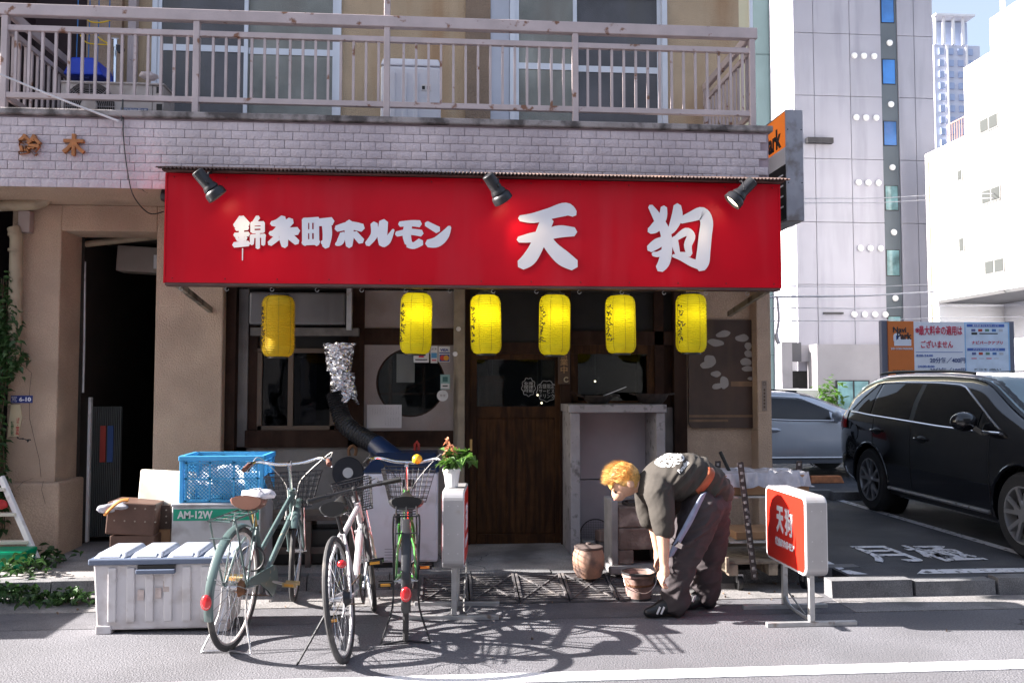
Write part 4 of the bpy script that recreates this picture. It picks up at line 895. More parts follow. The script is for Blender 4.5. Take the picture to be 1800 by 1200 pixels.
# ------------------------------------------------------------------ cars
def cubic(xs, ys, x):
    i = max(0, min(len(xs)-2, int(np.searchsorted(xs, x)-1)))
    h = xs[i+1]-xs[i]; t = min(1, max(0, (x-xs[i])/h))
    def sl(k):
        if k == 0: return (ys[1]-ys[0])/(xs[1]-xs[0])
        if k == len(xs)-1: return (ys[-1]-ys[-2])/(xs[-1]-xs[-2])
        a, b = (ys[k]-ys[k-1])/(xs[k]-xs[k-1]), (ys[k+1]-ys[k])/(xs[k+1]-xs[k])
        return 0 if a*b <= 0 else 2*a*b/(a+b)
    m0, m1 = sl(i)*h, sl(i+1)*h
    return (2*t**3-3*t*t+1)*ys[i]+(t**3-2*t*t+t)*m0+(-2*t**3+3*t*t)*ys[i+1]+(t**3-t*t)*m1
CX = [-.86, -.80, -.62, -.4, 0, .5, 1.0, 1.5, 1.8, 2.1, 2.45, 2.75, 3.0, 3.3, 3.5, 3.58]
CT = [.95, 1.15, 1.55, 1.64, 1.69, 1.70, 1.70, 1.68, 1.62, 1.45, 1.22, 1.06, 1.03, .97, .88, .72]
CB = [.90, 1.0, 1.06, 1.07, 1.05, 1.03, 1.01, .99, .985, .98, .98, .97, .95, .9, .82, .68]
CHT = [.70, .66, .6, .61, .63, .64, .64, .64, .645, .69, .75, .78, .78, .72, .58, .45]
CHB = [.78, .82, .855, .865, .875, .88, .88, .88, .88, .88, .87, .86, .85, .80, .70, .55]
CHW = [.80, .85, .885, .895, .8975, .8975, .8975, .8975, .8975, .8975, .8975, .895, .89, .85, .76, .58]
CZ = [.42, .34, .28, .25, .23, .22, .22, .22, .22, .22, .22, .22, .24, .27, .32, .38]
RF = .76
def section(x, zs, wl=0):
    zt, zb, ht, hb, hw, z0 = (cubic(CX, a, x) for a in (CT, CB, CHT, CHB, CHW, CZ))
    zt = (zb+max(0, zt-zb)*RF)*zs; zb *= zs
    k = min(1, max(.05, (zt-zb)/.3))
    return [(0, z0), (hw*.9, z0), (hw*.98, z0+.1), (hw, z0+(zb-z0)*.45), (hw*1.0, zb-.2), (hw*.985, zb-.06), (hb, zb), (hb+(ht-hb)*.3, zb+(zt-zb)*.42), (hb+(ht-hb)*.7, zb+(zt-zb)*.76), (ht, zt-.055*k), (ht*.88, zt-.02*k), (ht*.5, zt-.004*k), (0, zt)]
def side_y(x, z, zs):
    s = section(x, zs)
    for i in range(1, len(s)-1):
        if s[i][1] <= z <= s[i+1][1] and s[i+1][1] > s[i][1]:
            t = (z-s[i][1])/(s[i+1][1]-s[i][1]); return s[i][0]+(s[i+1][0]-s[i][0])*t
    return s[9][0]
def strip(mb, xs, lo, hi, zs, sgn, off=.006, n=4):
    vs = []; m = len(xs)
    for x in xs:
        a, b = lo(x), hi(x)
        for j in range(n+1): z = a+(b-a)*j/n; vs.append((x, sgn*(side_y(x, z, zs)+off), z))
    fs = []
    for i in range(m-1):
        for j in range(n):
            q = (i*(n+1)+j, (i+1)*(n+1)+j, (i+1)*(n+1)+j+1, i*(n+1)+j+1); fs.append(q if sgn < 0 else tuple(reversed(q)))
    mb.add(vs, fs, True); return mb
def lin(a, b, n): return [a+(b-a)*i/n for i in range(n+1)]
def wheel_mesh(r, w):
    ty = MB().lathe([(r*.66, -w/2), (r*.9, -w/2-.006), (r*.97, -w/2+.015), (r, -w/2+.04), (r, w/2-.04), (r*.97, w/2-.015), (r*.9, w/2+.006), (r*.66, w/2)], 40, Matrix.Rotation(R(90), 4, 'X'), cap=False)
    rim = MB().lathe([(r*.665, -w/2-.002), (r*.67, -w/2-.006), (r*.63, -w/2-.006), (r*.615, -w/2+.02), (r*.6, w/2)], 40, Matrix.Rotation(R(90), 4, 'X'), cap=False)
    for k in range(5):
        a = R(90+72*k)
        for s in (-1, 1):
            b = a+s*.27; p0 = Vector((math.cos(a+s*.1)*r*.12, 0, math.sin(a+s*.1)*r*.12)); p1 = Vector((math.cos(b)*r*.63, 0, math.sin(b)*r*.63))
            rim.beam(p0+Vector((0, w/2-.015, 0)), p1+Vector((0, w/2-.002, 0)), .032, .022, up=(0, 1, 0))
        rim.beam(Vector((math.cos(a)*r*.1, w/2-.012, math.sin(a)*r*.1)), Vector((math.cos(a)*r*.34, w/2-.014, math.sin(a)*r*.34)), .05, .02, up=(0, 1, 0))
    rim.cyl((0, w/2-.03, 0), (0, w/2+.004, 0), r*.15, n=20)
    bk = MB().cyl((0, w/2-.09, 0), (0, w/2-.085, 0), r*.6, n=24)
    return ty, rim, bk
tyre_m = M('tyre_rubber', (.018, .018, .02), .75, var=.2, bump=.2); rim_m = M('alloy', (.5, .5, .52), .3, .8, var=.05)
privacy = M('privacy_glass', (.006, .006, .007), .03, var=.2, spec=.4); cabin = M('cabin_dark', (.03, .028, .026), .7)
def car(label, paint, zs, loc, rz, wr_, cat, front_glass, lowcol, sunshade):
    t = thing('parked_car', label, cat, loc, (0, 0, rz), group='cars in the parking lot')
    N = 64; xs = [-.86+(3.58+.86)*i/N for i in range(N+1)]; mb = MB(); secs = []
    for x in xs:
        s = section(x, zs); secs.append([(y, z) for y, z in s]+[(-y, z) for y, z in reversed(s[1:-1])])
    k = len(secs[0]); vs = [(x, y, z) for x, s in zip(xs, secs) for y, z in s]
    fs = [(i*k+j, i*k+(j+1) % k, (i+1)*k+(j+1) % k, (i+1)*k+j) for i in range(N) for j in range(k)]
    mb.add(vs, fs, True); mb.add([vs[j] for j in range(k)], [tuple(reversed(range(k)))]); mb.add([vs[N*k+j] for j in range(k)], [tuple(range(k))])
    body = mb.build('body', paint, t, ang=50)
    bm = bmesh.new(); bm.from_mesh(body.data); bmesh.ops.remove_doubles(bm, verts=bm.verts, dist=1e-5); bmesh.ops.recalc_face_normals(bm, faces=bm.faces); bm.to_mesh(body.data); bm.free()
    cut = MB()
    for x in (0, 2.64):
        for s in (-1, 1): cut.cyl((x, s*.62, .35), (x, s*1.2, .35), wr_+.055, n=40)
    co = cut.build('cutter', paint); co.location = (0, 0, 0); co.data.transform(Matrix.Translation(OFF[co.name]))
    bo = body.modifiers.new('arch', 'BOOLEAN'); bo.object = co; bo.operation = 'DIFFERENCE'; bo.solver = 'EXACT'
    bpy.context.view_layer.update(); mt0 = t.matrix_world.copy(); co.matrix_world = mt0; bpy.context.view_layer.update(); baked(body); bpy.data.objects.remove(co)
    body.data.materials.clear(); body.data.materials.append(paint)
    for p in body.data.polygons: p.use_smooth = True
    body.data.set_sharp_from_angle(angle=R(40))
    belt = lambda x: cubic(CX, CB, x)*zs
    top = lambda x: (cubic(CX, CB, x)+(cubic(CX, CT, x)-cubic(CX, CB, x))*RF)*zs
    def gtop(x):
        z = top(x)-.125*zs
        if x > 1.5: z = min(z, (1.43-(x-1.5)*.5)*zs)
        if x < .0: z = min(z, (1.45+(x)*.75)*zs)
        return max(z, belt(x)+.03)
    for s in (-1, 1):
        for i, (x0, x1, mt) in enumerate(((-.44, .0, privacy), (.06, .86, privacy), (.95, 2.02, front_glass), (2.07, 2.3, front_glass))):
            strip(MB(), lin(x0, x1, 12), lambda x: belt(x)+.025, gtop, zs, s).build('side_window', mt, t)
        tr = [(x, s*(side_y(x, belt(x)+.015, zs)+.008), belt(x)+.015) for x in lin(-.46, 2.36, 24)]
        MB().tube(tr, .012, 6).build('window_trim', chrome, t)
        tr = [(x, s*(side_y(x, gtop(x)+.012, zs)+.007), gtop(x)+.012) for x in lin(-.46, 2.32, 28)]
        MB().tube(tr, .0085, 6).build('window_trim', chrome, t)
        for x in (.905,): strip(MB(), [x-.045, x+.045], lambda q: belt(q)+.025, gtop, zs, s, .005).build('door_pillar', black, t)
        for x, zz0 in ((.9, .3), (2.22, .32), (.1, .72)):
            MB().tube([(x+(0 if x > .5 else -.0), s*(side_y(x, z, zs)+.001), z) for z in lin(zz0, belt(x)-.01, 10)], .004, 4).build('door_seam', black, t)
        for x in (.2, 1.12):
            z = belt(x)-.14; y = side_y(x, z, zs); MB().sphere((x, s*(y-.004), z-.005), (.1, .022, .04), 14, 8).build('handle_recess', lowcol, t)
            h = MB().tube(smooth_path([(x-.1, s*(y+.012), z), (x-.05, s*(y+.04), z+.006), (x+.05, s*(y+.04), z+.006), (x+.1, s*(y+.012), z)], 4), .013, 8).build('door_handle', paint, t)
        MB().tube([(x, s*(side_y(x, .3, zs)+.012), .31) for x in lin(.42, 2.2, 12)], .02, 8).build('sill_trim', steel, t)
        strip(MB(), lin(.38, 2.24, 12), lambda x: .235, lambda x: .3, zs, s, .004).build('sill', lowcol, t)
        for xc in (0, 2.64):
            MB().tube([(xc+(wr_+.06)*math.cos(R(q)), s*(side_y(min(3.4, max(-.75, xc+(wr_+.06)*math.cos(R(q)))), max(.3, .35+(wr_+.06)*math.sin(R(q))), zs)-.004), .35+(wr_+.06)*math.sin(R(q))) for q in range(-10, 191, 10)], .014, 8).build('arch_lip', lowcol if lowcol is not black else paint, t)
        # mirror
        mz = belt(2.05)+.1; my = side_y(2.05, belt(2.05), zs)
        m_ = MB(); m_.sphere((2.06, s*(my+.13), mz), (.075, .12, .085), 16, 10); m_.beam((2.1, s*(my-.01), mz-.1), (2.08, s*(my+.06), mz-.05), .05, .04); m_.build('mirror', paint, t)
        # lamps
        strip(MB(), lin(-.79, -.55, 6), lambda x: belt(x)-.16, lambda x: belt(x)+.05, zs, s, .01).build('tail_lamp', M('tail_lamp_red', (.5, .02, .02), .1, coat=1), t)
        strip(MB(), lin(3.2, 3.5, 6), lambda x: belt(x)-.16, lambda x: belt(x)-.03, zs, s, .01).build('headlamp', M('headlamp_clear', (.6, .62, .65), .08), t)
        MB().lathe([(.085, 0), (.09, .004), (.001, .006)], 20, Matrix.Translation((-.33, s*(side_y(-.33, .86*zs, zs)+.001), .86*zs)) @ Matrix.Rotation(R(90 if s < 0 else -90), 4, 'X')).build('fuel_flap', paint, t) if s < 0 else None
        strip(MB(), lin(-.1, 1.7, 16), lambda x: top(x)-.055, lambda x: top(x)-.05, zs, s, .002)
    # windscreen with a sunshade behind it
    def screen(x0, x1, off, f):
        mb = MB(); vs = []
        X_ = lin(x0, x1, 8); Yf = lin(-1, 1, 10)
        for x in X_:
            s = section(x, zs); ht = s[9][0]*f
            for u in Yf:
                y = ht*u; a = abs(y); z = s[12][1]
                for i in range(9, 12):
                    if s[i+1][0] <= a <= s[i][0]: q = (a-s[i+1][0])/(s[i][0]-s[i+1][0]); z = s[i+1][1]+(s[i][1]-s[i+1][1])*q
                vs.append((x, y, z+off))
        n = len(Yf); mb.add(vs, [(i*n+j, (i+1)*n+j, (i+1)*n+j+1, i*n+j+1) for i in range(len(X_)-1) for j in range(n-1)], True); return mb
    if sunshade: screen(1.7, 2.64, .005, .93).build('sunshade', M('sunshade_silver', (.5, .62, .72), .35, .2, var=.05), t)
    screen(1.66, 2.68, .012, .985).build('windscreen', privacy if not sunshade else glass, t); screen(-.74, -.5, .01, .9).build('rear_window', privacy, t)
    MB().box((-.87, 0, .62), (.05, 1.5, .16)).build('rear_bumper', paint, t, bevel=.02)
    for s in (-1, 1): MB().tube([(x, s*(cubic(CX, CHT, x)-.03), top(x)+.005) for x in lin(-.3, 1.6, 12)], .014, 6).build('roof_rail', blackm, t)
    MB().bb(-.5, 3.2, -.6, .6, .2, .3).build('underbody', black, t)
    ty, rm, bk = wheel_mesh(wr_, .22)
    mts = [b.mesh('w') for b in (ty, rm, bk)]
    for x in (0, 2.64):
        for s in (-1, 1):
            e = bpy.data.objects.new('wheel', mts[0]); COL.objects.link(e); e.parent = t; e.location = (x, s*.775, .35)
            if not mts[0].materials: mts[0].materials.append(tyre_m)
            if s < 0: e.rotation_euler = (0, 0, math.pi)
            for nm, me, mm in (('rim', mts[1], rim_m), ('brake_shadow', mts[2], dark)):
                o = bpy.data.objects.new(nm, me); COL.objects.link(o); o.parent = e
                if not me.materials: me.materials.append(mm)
            MB().lathe([(wr_+.05, -.08), (wr_+.055, .05)], 32, Matrix.Translation((x, s*.72, .35)) @ Matrix.Rotation(R(90), 4, 'X'), cap=False).build('wheel_well', black, t)
            MB().cyl((x, s*.625, .35), (x, s*.63, .35), wr_+.05, n=32).build('wheel_well', black, t)
    return t
blackpaint = M('black_car_paint', (.004, .004, .006), .12, var=.1, coat=.9, spec=.3); silver = M('silver_car_paint', (.62, .65, .72), .3, .3, var=.03, coat=.8)
hr, hf = gnd(1530.7, 842.3, .45), gnd(1794, 904.7, .45)
dv = (hf-hr); dv.z = 0; ang = math.atan2(dv.y, dv.x); nrm = Vector((-dv.y, dv.x, 0)).normalized()
rc = (hr+hf)/2 - dv.normalized()*1.32 + nrm*.885
car('glossy black SUV with sunshade in the windscreen, nose towards the street', blackpaint, 1.0, (rc.x, rc.y, .1), ang, .35, 'car', privacy, black, True)
car('silver car parked sideways behind the black SUV', silver, .86, (3.78, 5.95, .1), 0, .32, 'car', glass_d, silver, False)
# wheel stops
def stop(px, py, w, mat, label, cat='wheel stop'):
    p = gnd(px, py, .1); mb = MB(); mb.hexa([(p.x-w/2, p.y, .1), (p.x+w/2, p.y, .1), (p.x+w/2, p.y+.16, .1), (p.x-w/2, p.y+.16, .1)], [(p.x-w/2+.03, p.y+.03, .2), (p.x+w/2-.03, p.y+.03, .2), (p.x+w/2-.03, p.y+.13, .2), (p.x-w/2+.03, p.y+.13, .2)])
    mb.build('wheel_stop', mat, bevel=.01, label=label, cat=cat, group='wheel stops in the parking lot')
stop(1455, 849, .5, M('stop_orange', (.5, .17, .06), .7, var=.3, scale=12), 'worn orange wheel stop under the silver car')
stop(1436, 876, .5, kerbstone, 'grey concrete wheel stop nearest to the shop wall'); stop(1500, 879, .52, kerbstone, 'grey concrete wheel stop beside the rear wheel of the black SUV')
# ------------------------------------------------------------------ street things, left to right
# deck box
db = thing('deck_box', 'scuffed white plastic storage box with grey-blue ribbed lid beside the bicycles', 'storage box', (-1.7, -1.78, 0))
dbm = M('box_white', (.62, .6, .62), .5, var=.06, dirt=(.4, .36, .35), dscale=7, dthr=(.5, .75)); lidm = M('lid_greyblue', (.33, .36, .43), .5, var=.06); lidd = M('lid_dark', (.12, .15, .22), .5)
x0, x1, y0, y1 = -2.13, -1.29, -2.0, -1.62
MB().hexa([(x0+.03, y0+.03, .02), (x1-.03, y0+.03, .02), (x1-.03, y1-.02, .02), (x0+.03, y1-.02, .02)], [(x0+.01, y0+.012, .42), (x1-.01, y0+.012, .42), (x1-.01, y1, .42), (x0+.01, y1, .42)]).build('body', dbm, db, bevel=.012)
for i in range(7):
    x = x0+.1+i*.11; MB().hexa([(x, y0+.014, .07), (x+.05, y0+.014, .07), (x+.05, y0+.04, .07), (x, y0+.04, .07)], [(x, y0+.0, .4), (x+.05, y0+.0, .4), (x+.05, y0+.03, .4), (x, y0+.03, .4)]).build('rib', dbm, db, bevel=.006)
for x in (x0+.03, x1-.12): MB().bb(x, x+.09, y0+.02, y0+.1, 0, .05).build('foot', dbm, db, bevel=.005)
MB().bb(x0-.012, x1+.012, y0-.012, y1+.01, .418, .455).build('lid', lidd, db, bevel=.008)
lid = [o for o in db.children if o.name.startswith('lid')][-1]
for i in range(4):
    xa, xb = x0+.01+i*.216, x0+.01+i*.216+.196
    MB().hexa([(xa, y0, .455), (xb, y0, .455), (xb, y1, .455), (xa, y1, .455)], [(xa+.015, y0+.06, .482), (xb-.015, y0+.06, .482), (xb-.015, y1-.02, .486), (xa+.015, y1-.02, .486)]).build('lid_panel', lidm, lid, bevel=.01)
    MB().hexa([(xa+.035, y0+.008, .462), (xb-.04, y0+.008, .462), (xb-.04, y0+.03, .462), (xa+.035, y0+.03, .462)], [(xa+.037, y0+.034, .476), (xb-.042, y0+.034, .476), (xb-.042, y0+.05, .476), (xa+.037, y0+.05, .476)]).build('lid_inset', M('lid_inset', (.25, .28, .36), .5), lid)
hx = at(275, 1005, y0).x; MB().bb(hx-.115, hx+.115, y0-.03, y0+.005, .365, .392).build('latch', lidd, db, bevel=.005); MB().bb(hx-.11, hx+.11, y0-.008, y0+.01, .392, .415).build('latch_recess', black, db)
for px, py in ((246, 1045), (277, 1042), (291, 1030)): q = at(px, py, y0-.005); MB().bb(q.x-.018, q.x+.018, y0+.005, y0+.0085, q.z-.035, q.z+.03).build('tape_remnant', M('tape_pink', (.5, .42, .4), .8, var=.3, scale=30), db)
# grey metal box with green band and the blue crate on it
Y5 = -1.12
a, b_ = at(302, 890, Y5), at(458, 890, Y5)
gb = thing('grey_machine_box', 'grey metal box with a green band reading AM-12W below the blue crate', 'machine', ((a.x+b_.x)/2, Y5+.2, .1))
gbm = M('box_grey', (.45, .45, .47), .45, .2, var=.1, scale=5, dirt=(.3, .28, .28), dscale=6)
MB().bb(a.x, b_.x, Y5, Y5+.45, .0, a.z).build('body', gbm, gb, bevel=.008); MB().bb(a.x-.006, b_.x+.006, Y5-.006, Y5+.456, a.z, a.z+.02).build('lid', gbm, gb, bevel=.006)
gt_, gb_ = at(380, 894, Y5).z, at(380, 914, Y5).z; MB().bb(a.x+.012, b_.x-.01, Y5-.003, Y5-.0005, gb_, gt_).build('green_band', M('band_green', (.0, .27, .16), .4), gb); text('AM-12W', .09, (at(343, 904, Y5).x, Y5-.005, at(343, 904, Y5).z), M('silver_ink', (.6, .62, .6), .4), gb, fit=(.245, .055), bold=.003, depth=.001)
crm = M('crate_blue', (.09, .42, .72), .4, var=.06, trans=.25); CY = Y5+.03
a2, b2 = at(319, 873, CY), at(461, 800, CY); cz0 = a.z+.021; cz1 = b2.z
ct = thing('blue_crate', 'sky blue plastic mesh crate stacked on the grey metal box', 'crate', ((a2.x+b2.x)/2, CY+.2, cz0))
cx0, cx1, cy0, cy1 = a2.x, b2.x, CY, CY+.38
for (s0, s1) in (((cx0, cy0), (cx1, cy0)), ((cx1, cy0), (cx1, cy1)), ((cx1, cy1), (cx0, cy1)), ((cx0, cy1), (cx0, cy0))):
    p0, p1 = Vector((*s0, 0)), Vector((*s1, 0)); d = (p1-p0).normalized(); L_ = (p1-p0).length
    def ptt(u, z): v = p0+d*u; return (v.x, v.y, z)
    fr_ = MB()
    for z in (cz0+.012, cz0+.03+(cz1-cz0)*.42, cz1-.05): fr_.beam(ptt(0, z), ptt(L_, z), .012, .012)
    nn3 = 3 if L_ > .5 else 2
    for i in range(nn3+1): u = .03+(L_-.06)*i/nn3; fr_.beam(ptt(u, cz0), ptt(u, cz1-.02), .014, .012)
    fr_.build('side_frame', crm, ct)
    la = MB(); st = .026; zb3, zt3 = cz0+.02, cz1-.052; H3 = zt3-zb3; k = -int(H3/st)-1
    while k*st < L_:
        for sg in (1, -1):
            ua, ub = (k*st, k*st+H3) if sg > 0 else (k*st+H3, k*st)
            za, zc = zb3, zt3
            lo_, hi_ = .03, L_-.03
            pa, pb = [ua, za], [ub, zc]
            def clip(P, Q, lim, less):
                if (P[0] < lim) if less else (P[0] > lim):
                    if (Q[0] < lim) if less else (Q[0] > lim): return None
                    t = (lim-P[0])/(Q[0]-P[0]); return [lim, P[1]+(Q[1]-P[1])*t]
                return P
            for lim, less in ((lo_, True), (hi_, False)):
                if pa and pb:
                    na, nb_ = clip(pa, pb, lim, less), clip(pb, pa, lim, less); pa, pb = na, nb_
                    if pa is None or pb is None: pa = pb = None
            if pa and pb: la.beam(ptt(*pa), ptt(*pb), .006, .006, up=(d.y, -d.x, 0))
        k += 1
    la.build('mesh_side', crm, ct, kind='stuff')
for i, (x, y) in enumerate(((cx0, cy0), (cx1, cy0), (cx1, cy1), (cx0, cy1))): MB().bb(x-.014, x+.014, y-.014, y+.014, cz0, cz1).build('corner_post', crm, ct, bevel=.004)
MB().bb(cx0-.02, cx1+.02, cy0-.024, cy0+.006, cz1-.035, cz1).build('rim', crm, ct, bevel=.005); MB().bb(cx0-.02, cx1+.02, cy1-.006, cy1+.024, cz1-.035, cz1).build('rim', crm, ct, bevel=.005); MB().bb(cx0-.022, cx0+.006, cy0+.006, cy1-.006, cz1-.035, cz1).build('rim', crm, ct); MB().bb(cx1-.006, cx1+.022, cy0+.006, cy1-.006, cz1-.035, cz1).build('rim', crm, ct); MB().bb(cx0, cx1, cy0, cy1, cz0, cz0+.008).build('floor', crm, ct)
def lumpy(mb, c, r, seed, amp=.25, n=20, m=12):
    k0 = len(mb.v); mb.sphere(c, r, n, m); rnd = random.Random(seed); ph = [rnd.uniform(0, 6) for _ in range(6)]; c = Vector(c)
    for i in range(k0, len(mb.v)):
        v = mb.v[i]-c; f = 1+amp*(math.sin(v.x*40+ph[0])*math.sin(v.y*37+ph[1])+.6*math.sin(v.z*70+ph[2]+v.x*30)); mb.v[i] = c+v*f
    return mb
lumpy(lumpy(MB(), (cx0+.2, cy0+.18, cz0+.12), (.16, .13, .12), 1), (cx1-.2, cy0+.2, cz0+.11), (.18, .13, .11), 2).build('linen_bundle', M('linen_white', (.75, .77, .8), .8, var=.06), label='white bundles of cloth inside the blue crate', cat='cloth')
# white board, brown crates
wbY = -.95; p, q = at(243, 828, wbY), at(322, 900, wbY)
MB().box(((p.x+q.x)/2+.02, wbY+.03, (p.z+.1)/2), (q.x-p.x+.1, .05, p.z-.1), (R(-4), R(2), R(-12))).build('white_board', M('foam_white', (.7, .66, .58), .8, var=.06, dirt=(.55, .48, .4), dscale=4), bevel=.012, label='thick off-white board leaning behind the blue crate', cat='board')
brm = M('brown_plastic', (.1, .05, .035), .6, var=.25, scale=9); card = M('cardboard', (.3, .17, .09), .85, var=.12)
b1 = thing('brown_crate', 'dark brown perforated crate with a plastic bag on top, tilted', 'crate', (at(230, 960, -1.1).x, -1.0, .1))
p0, p1 = at(184, 945, -1.15), at(270, 880, -1.15)
MB().box(((p0.x+p1.x)/2, -1.0, (p0.z+p1.z)/2), (p1.x-p0.x, .28, p1.z-p0.z-.03), (0, R(4), R(2))).build('box', brm, b1, bevel=.008)
for i in range(5):
    for j in range(2): MB().cyl((p0.x+.06+.07*i, -1.1455, p0.z+.12+.09*j-.004*i), (p0.x+.06+.07*i, -1.1405, p0.z+.12+.09*j-.004*i), .006, n=8).build('hole', M('hole_pale', (.3, .25, .2), .8), b1)
p2, p3 = at(190, 975, -1.15), at(270, 940, -1.15); MB().bb(p2.x, p3.x, -1.13, -.87, .1, p0.z+.01).build('brown_box', brm, bevel=.006, label='brown box underneath the tilted perforated crate', cat='box')
bg2 = MB(); lumpy(bg2, at(203, 890, -1.1), (.1, .1, .035), 5, .3); bg2.build('plastic_bag', M('clear_bag', (.5, .5, .55), .2, var=.4, scale=25, trans=.4), label='crumpled clear bag with orange edge on the brown crate', cat='bag')
MB().tube(smooth_path([at(184, 905, -1.2), at(196, 892, -1.2), at(212, 880, -1.2), at(226, 878, -1.2)], 4), .012, 6).build('orange_strap', M('strap_orange', (.65, .25, .04), .6), label='orange strap lying over the clear bag', cat='strap')
b3 = thing('perforated_box', 'narrow dark perforated box standing on cardboard beside the grey machine', 'box', (at(286, 960, -1.0).x, -.9, .1)); p0, p1 = at(270, 930, -1.0), at(300, 887, -1.0)
MB().bb(p0.x, p1.x, -1.0, -.8, p0.z, p1.z).build('box', M('dark_brown', (.045, .025, .018), .6), b3, bevel=.004); MB().bb(p0.x+.005, p1.x-.005, -.99, -.8, .1, p0.z-.001).build('cardboard_base', card, b3)
for i in range(2):
    for j in range(3): q = at(278+14*i, 896+11*j, -1.004); MB().cyl((q.x, -1.004, q.z), (q.x, -1.0, q.z), .006, n=8).build('hole', MATS['hole_pale'], b3)
# freezer-like machine with blue cover, duct, foil
FYm = -.72; p0, p1 = at(637, 1000, FYm), at(770, 830, FYm)
fm = thing('white_machine', 'white enamelled machine with a dark blue top under the flexible duct', 'machine', ((p0.x+p1.x)/2, FYm+.2, .1))
wen = M('white_enamel', (.64, .63, .7), .4, var=.06, dirt=(.42, .4, .42), dscale=6, dthr=(.55, .8)); navy = M('navy_cover', (.007, .018, .055), .4, var=.2)
MB().bb(p0.x, p1.x, FYm, FYm+.45, .14, p1.z).build('cabinet', wen, fm, bevel=.02); MB().bb(p0.x+.03, p1.x-.03, FYm+.03, FYm+.42, .1, .14).build('base', black, fm)
MB().hexa([(p0.x-.01, FYm-.01, p1.z), (p1.x+.01, FYm-.01, p1.z), (p1.x+.01, FYm+.46, p1.z), (p0.x-.01, FYm+.46, p1.z)], [(p0.x+.1, FYm+.16, p1.z+.14), (p1.x-.02, FYm+.16, p1.z+.14), (p1.x, FYm+.46, p1.z+.14), (p0.x+.05, FYm+.46, p1.z+.14)]).build('blue_cover', navy, fm, bevel=.012)
wr(MB(), 708, 842, 728, 858, FYm-.006, .006).build('control_plate', black, fm)
for i in range(5): wr(MB(), 676, 964+5*i, 690-(2*i if i == 4 else 0), 965.5+5*i, FYm-.003, .002).build('text_bar', M('faint_ink', (.35, .35, .4), .6), fm)
hp = smooth_path([at(588, 690, .02), at(595, 715, 0), at(607, 745, -.06), at(640, 770, -.2), at(668, 785, -.32)], 14)
rr_ = [.075+(.006 if i % 2 else -.004) for i in range(len(hp))]
hd = thing('flexible_duct', 'black corrugated exhaust duct curving from the foil to the machine', 'duct', tuple(hp[0])); MB().tube(hp, rr_, 20).build('hose', M('duct_black', (.015, .015, .018), .4, var=.2), hd, ang=10)
MB().tube([hp[-1]-Vector((.03, 0, -.015)), at(680, 798, -.42), at(704, 822, -.5)], [.085, .09, .115], 20).build('blue_funnel', M('funnel_blue', (.008, .024, .075), .4), hd)
fo = MB(); n1, n2 = 34, 46; rnd = random.Random(4); vs = []
for j in range(n2+1):
    for i in range(n1):
        t = 2*math.pi*i/n1; v = j/n2; px = 597+(-1 if v < .5 else 3)*v*3; py = 603+104*v+ (6*math.sin(3*t+1) if v > .9 else 0)
        w = 27-5*math.sin(math.pi*v)-(4*v); c = at(px, py, .05)
        vs.append((c.x+w/198*math.cos(t)*(1+.07*mnoise.noise(Vector((3*math.cos(t), 3*math.sin(t), v*14)))+rnd.uniform(-.08, .08)), .05+.085*math.sin(t)*(1+rnd.uniform(-.2, .2)), c.z+rnd.uniform(-.005, .005)))
fo.add(vs, [(j*n1+i, j*n1+(i+1) % n1, (j+1)*n1+(i+1) % n1, (j+1)*n1+i) for j in range(n2) for i in range(n1)])
fo.build('foil_wrap', M('aluminium_foil', (.8, .8, .84), .22, 1, var=.03, bump=.6, bscale=45), label='crumpled aluminium foil wrapped around the top of the duct', cat='foil')
hb_ = thing('exhaust_hood', 'grimy grey exhaust hood box above the sliding window', 'hood', (at(520, 560, 0).x, .1, 1.95))
p0, p1 = at(437, 570, .02), at(608, 514, .02); MB().bb(p0.x, p1.x, .02, .22, p0.z, p1.z).build('hood', M('hood_grey', (.15, .145, .15), .5, .3, var=.15, scale=3, streak=True, dirt=(.09, .085, .085), dscale=4), hb_, bevel=.02); wr(MB(), 440, 576, 630, 590, .04, .1).build('ledge', M('ledge_dirty', (.1, .09, .085), .6, var=.4, scale=12), hb_); wr(MB(), 609, 505, 618, 580, .0, .1).build('bracket', galv, hb_)
# disc and hook on the wall
dk = thing('black_disc', 'black record-like disc with white centre hung on the wall behind the bicycles', 'disc', tuple(at(612, 835, .12))); q = at(612, 830, .13); TT = Matrix.Translation(q) @ Matrix.Rotation(R(90), 4, 'X')
MB().lathe([(.001, 0), (.13, 0), (.135, .012), (.13, .02), (.001, .016)], 36, TT).build('disc', M('disc_navy', (.012, .016, .03), .3), dk); MB().lathe([(.045, .018), (.045, .022), (.001, .022)], 20, TT).build('centre_label', white_pl, dk)
MB().tube(smooth_path([at(614, 800, .12), at(613, 790, .11), at(620, 783, .1), at(626, 790, .11), at(624, 800, .12)], 5), .014, 6).build('wooden_hook', M('hook_wood', (.2, .1, .05), .6), label='curved wooden hook on the wall above the black disc', cat='hook')
MB().tube([at(728, 808, -.3), at(730, 780, -.3), at(733, 776, -.3), at(736, 780, -.3), at(736, 810, -.3)], .012, 6).build('loop_rod', M('handle_red', (.4, .03, .02), .5), label='red looped handle sticking up behind the white machine', cat='rod')
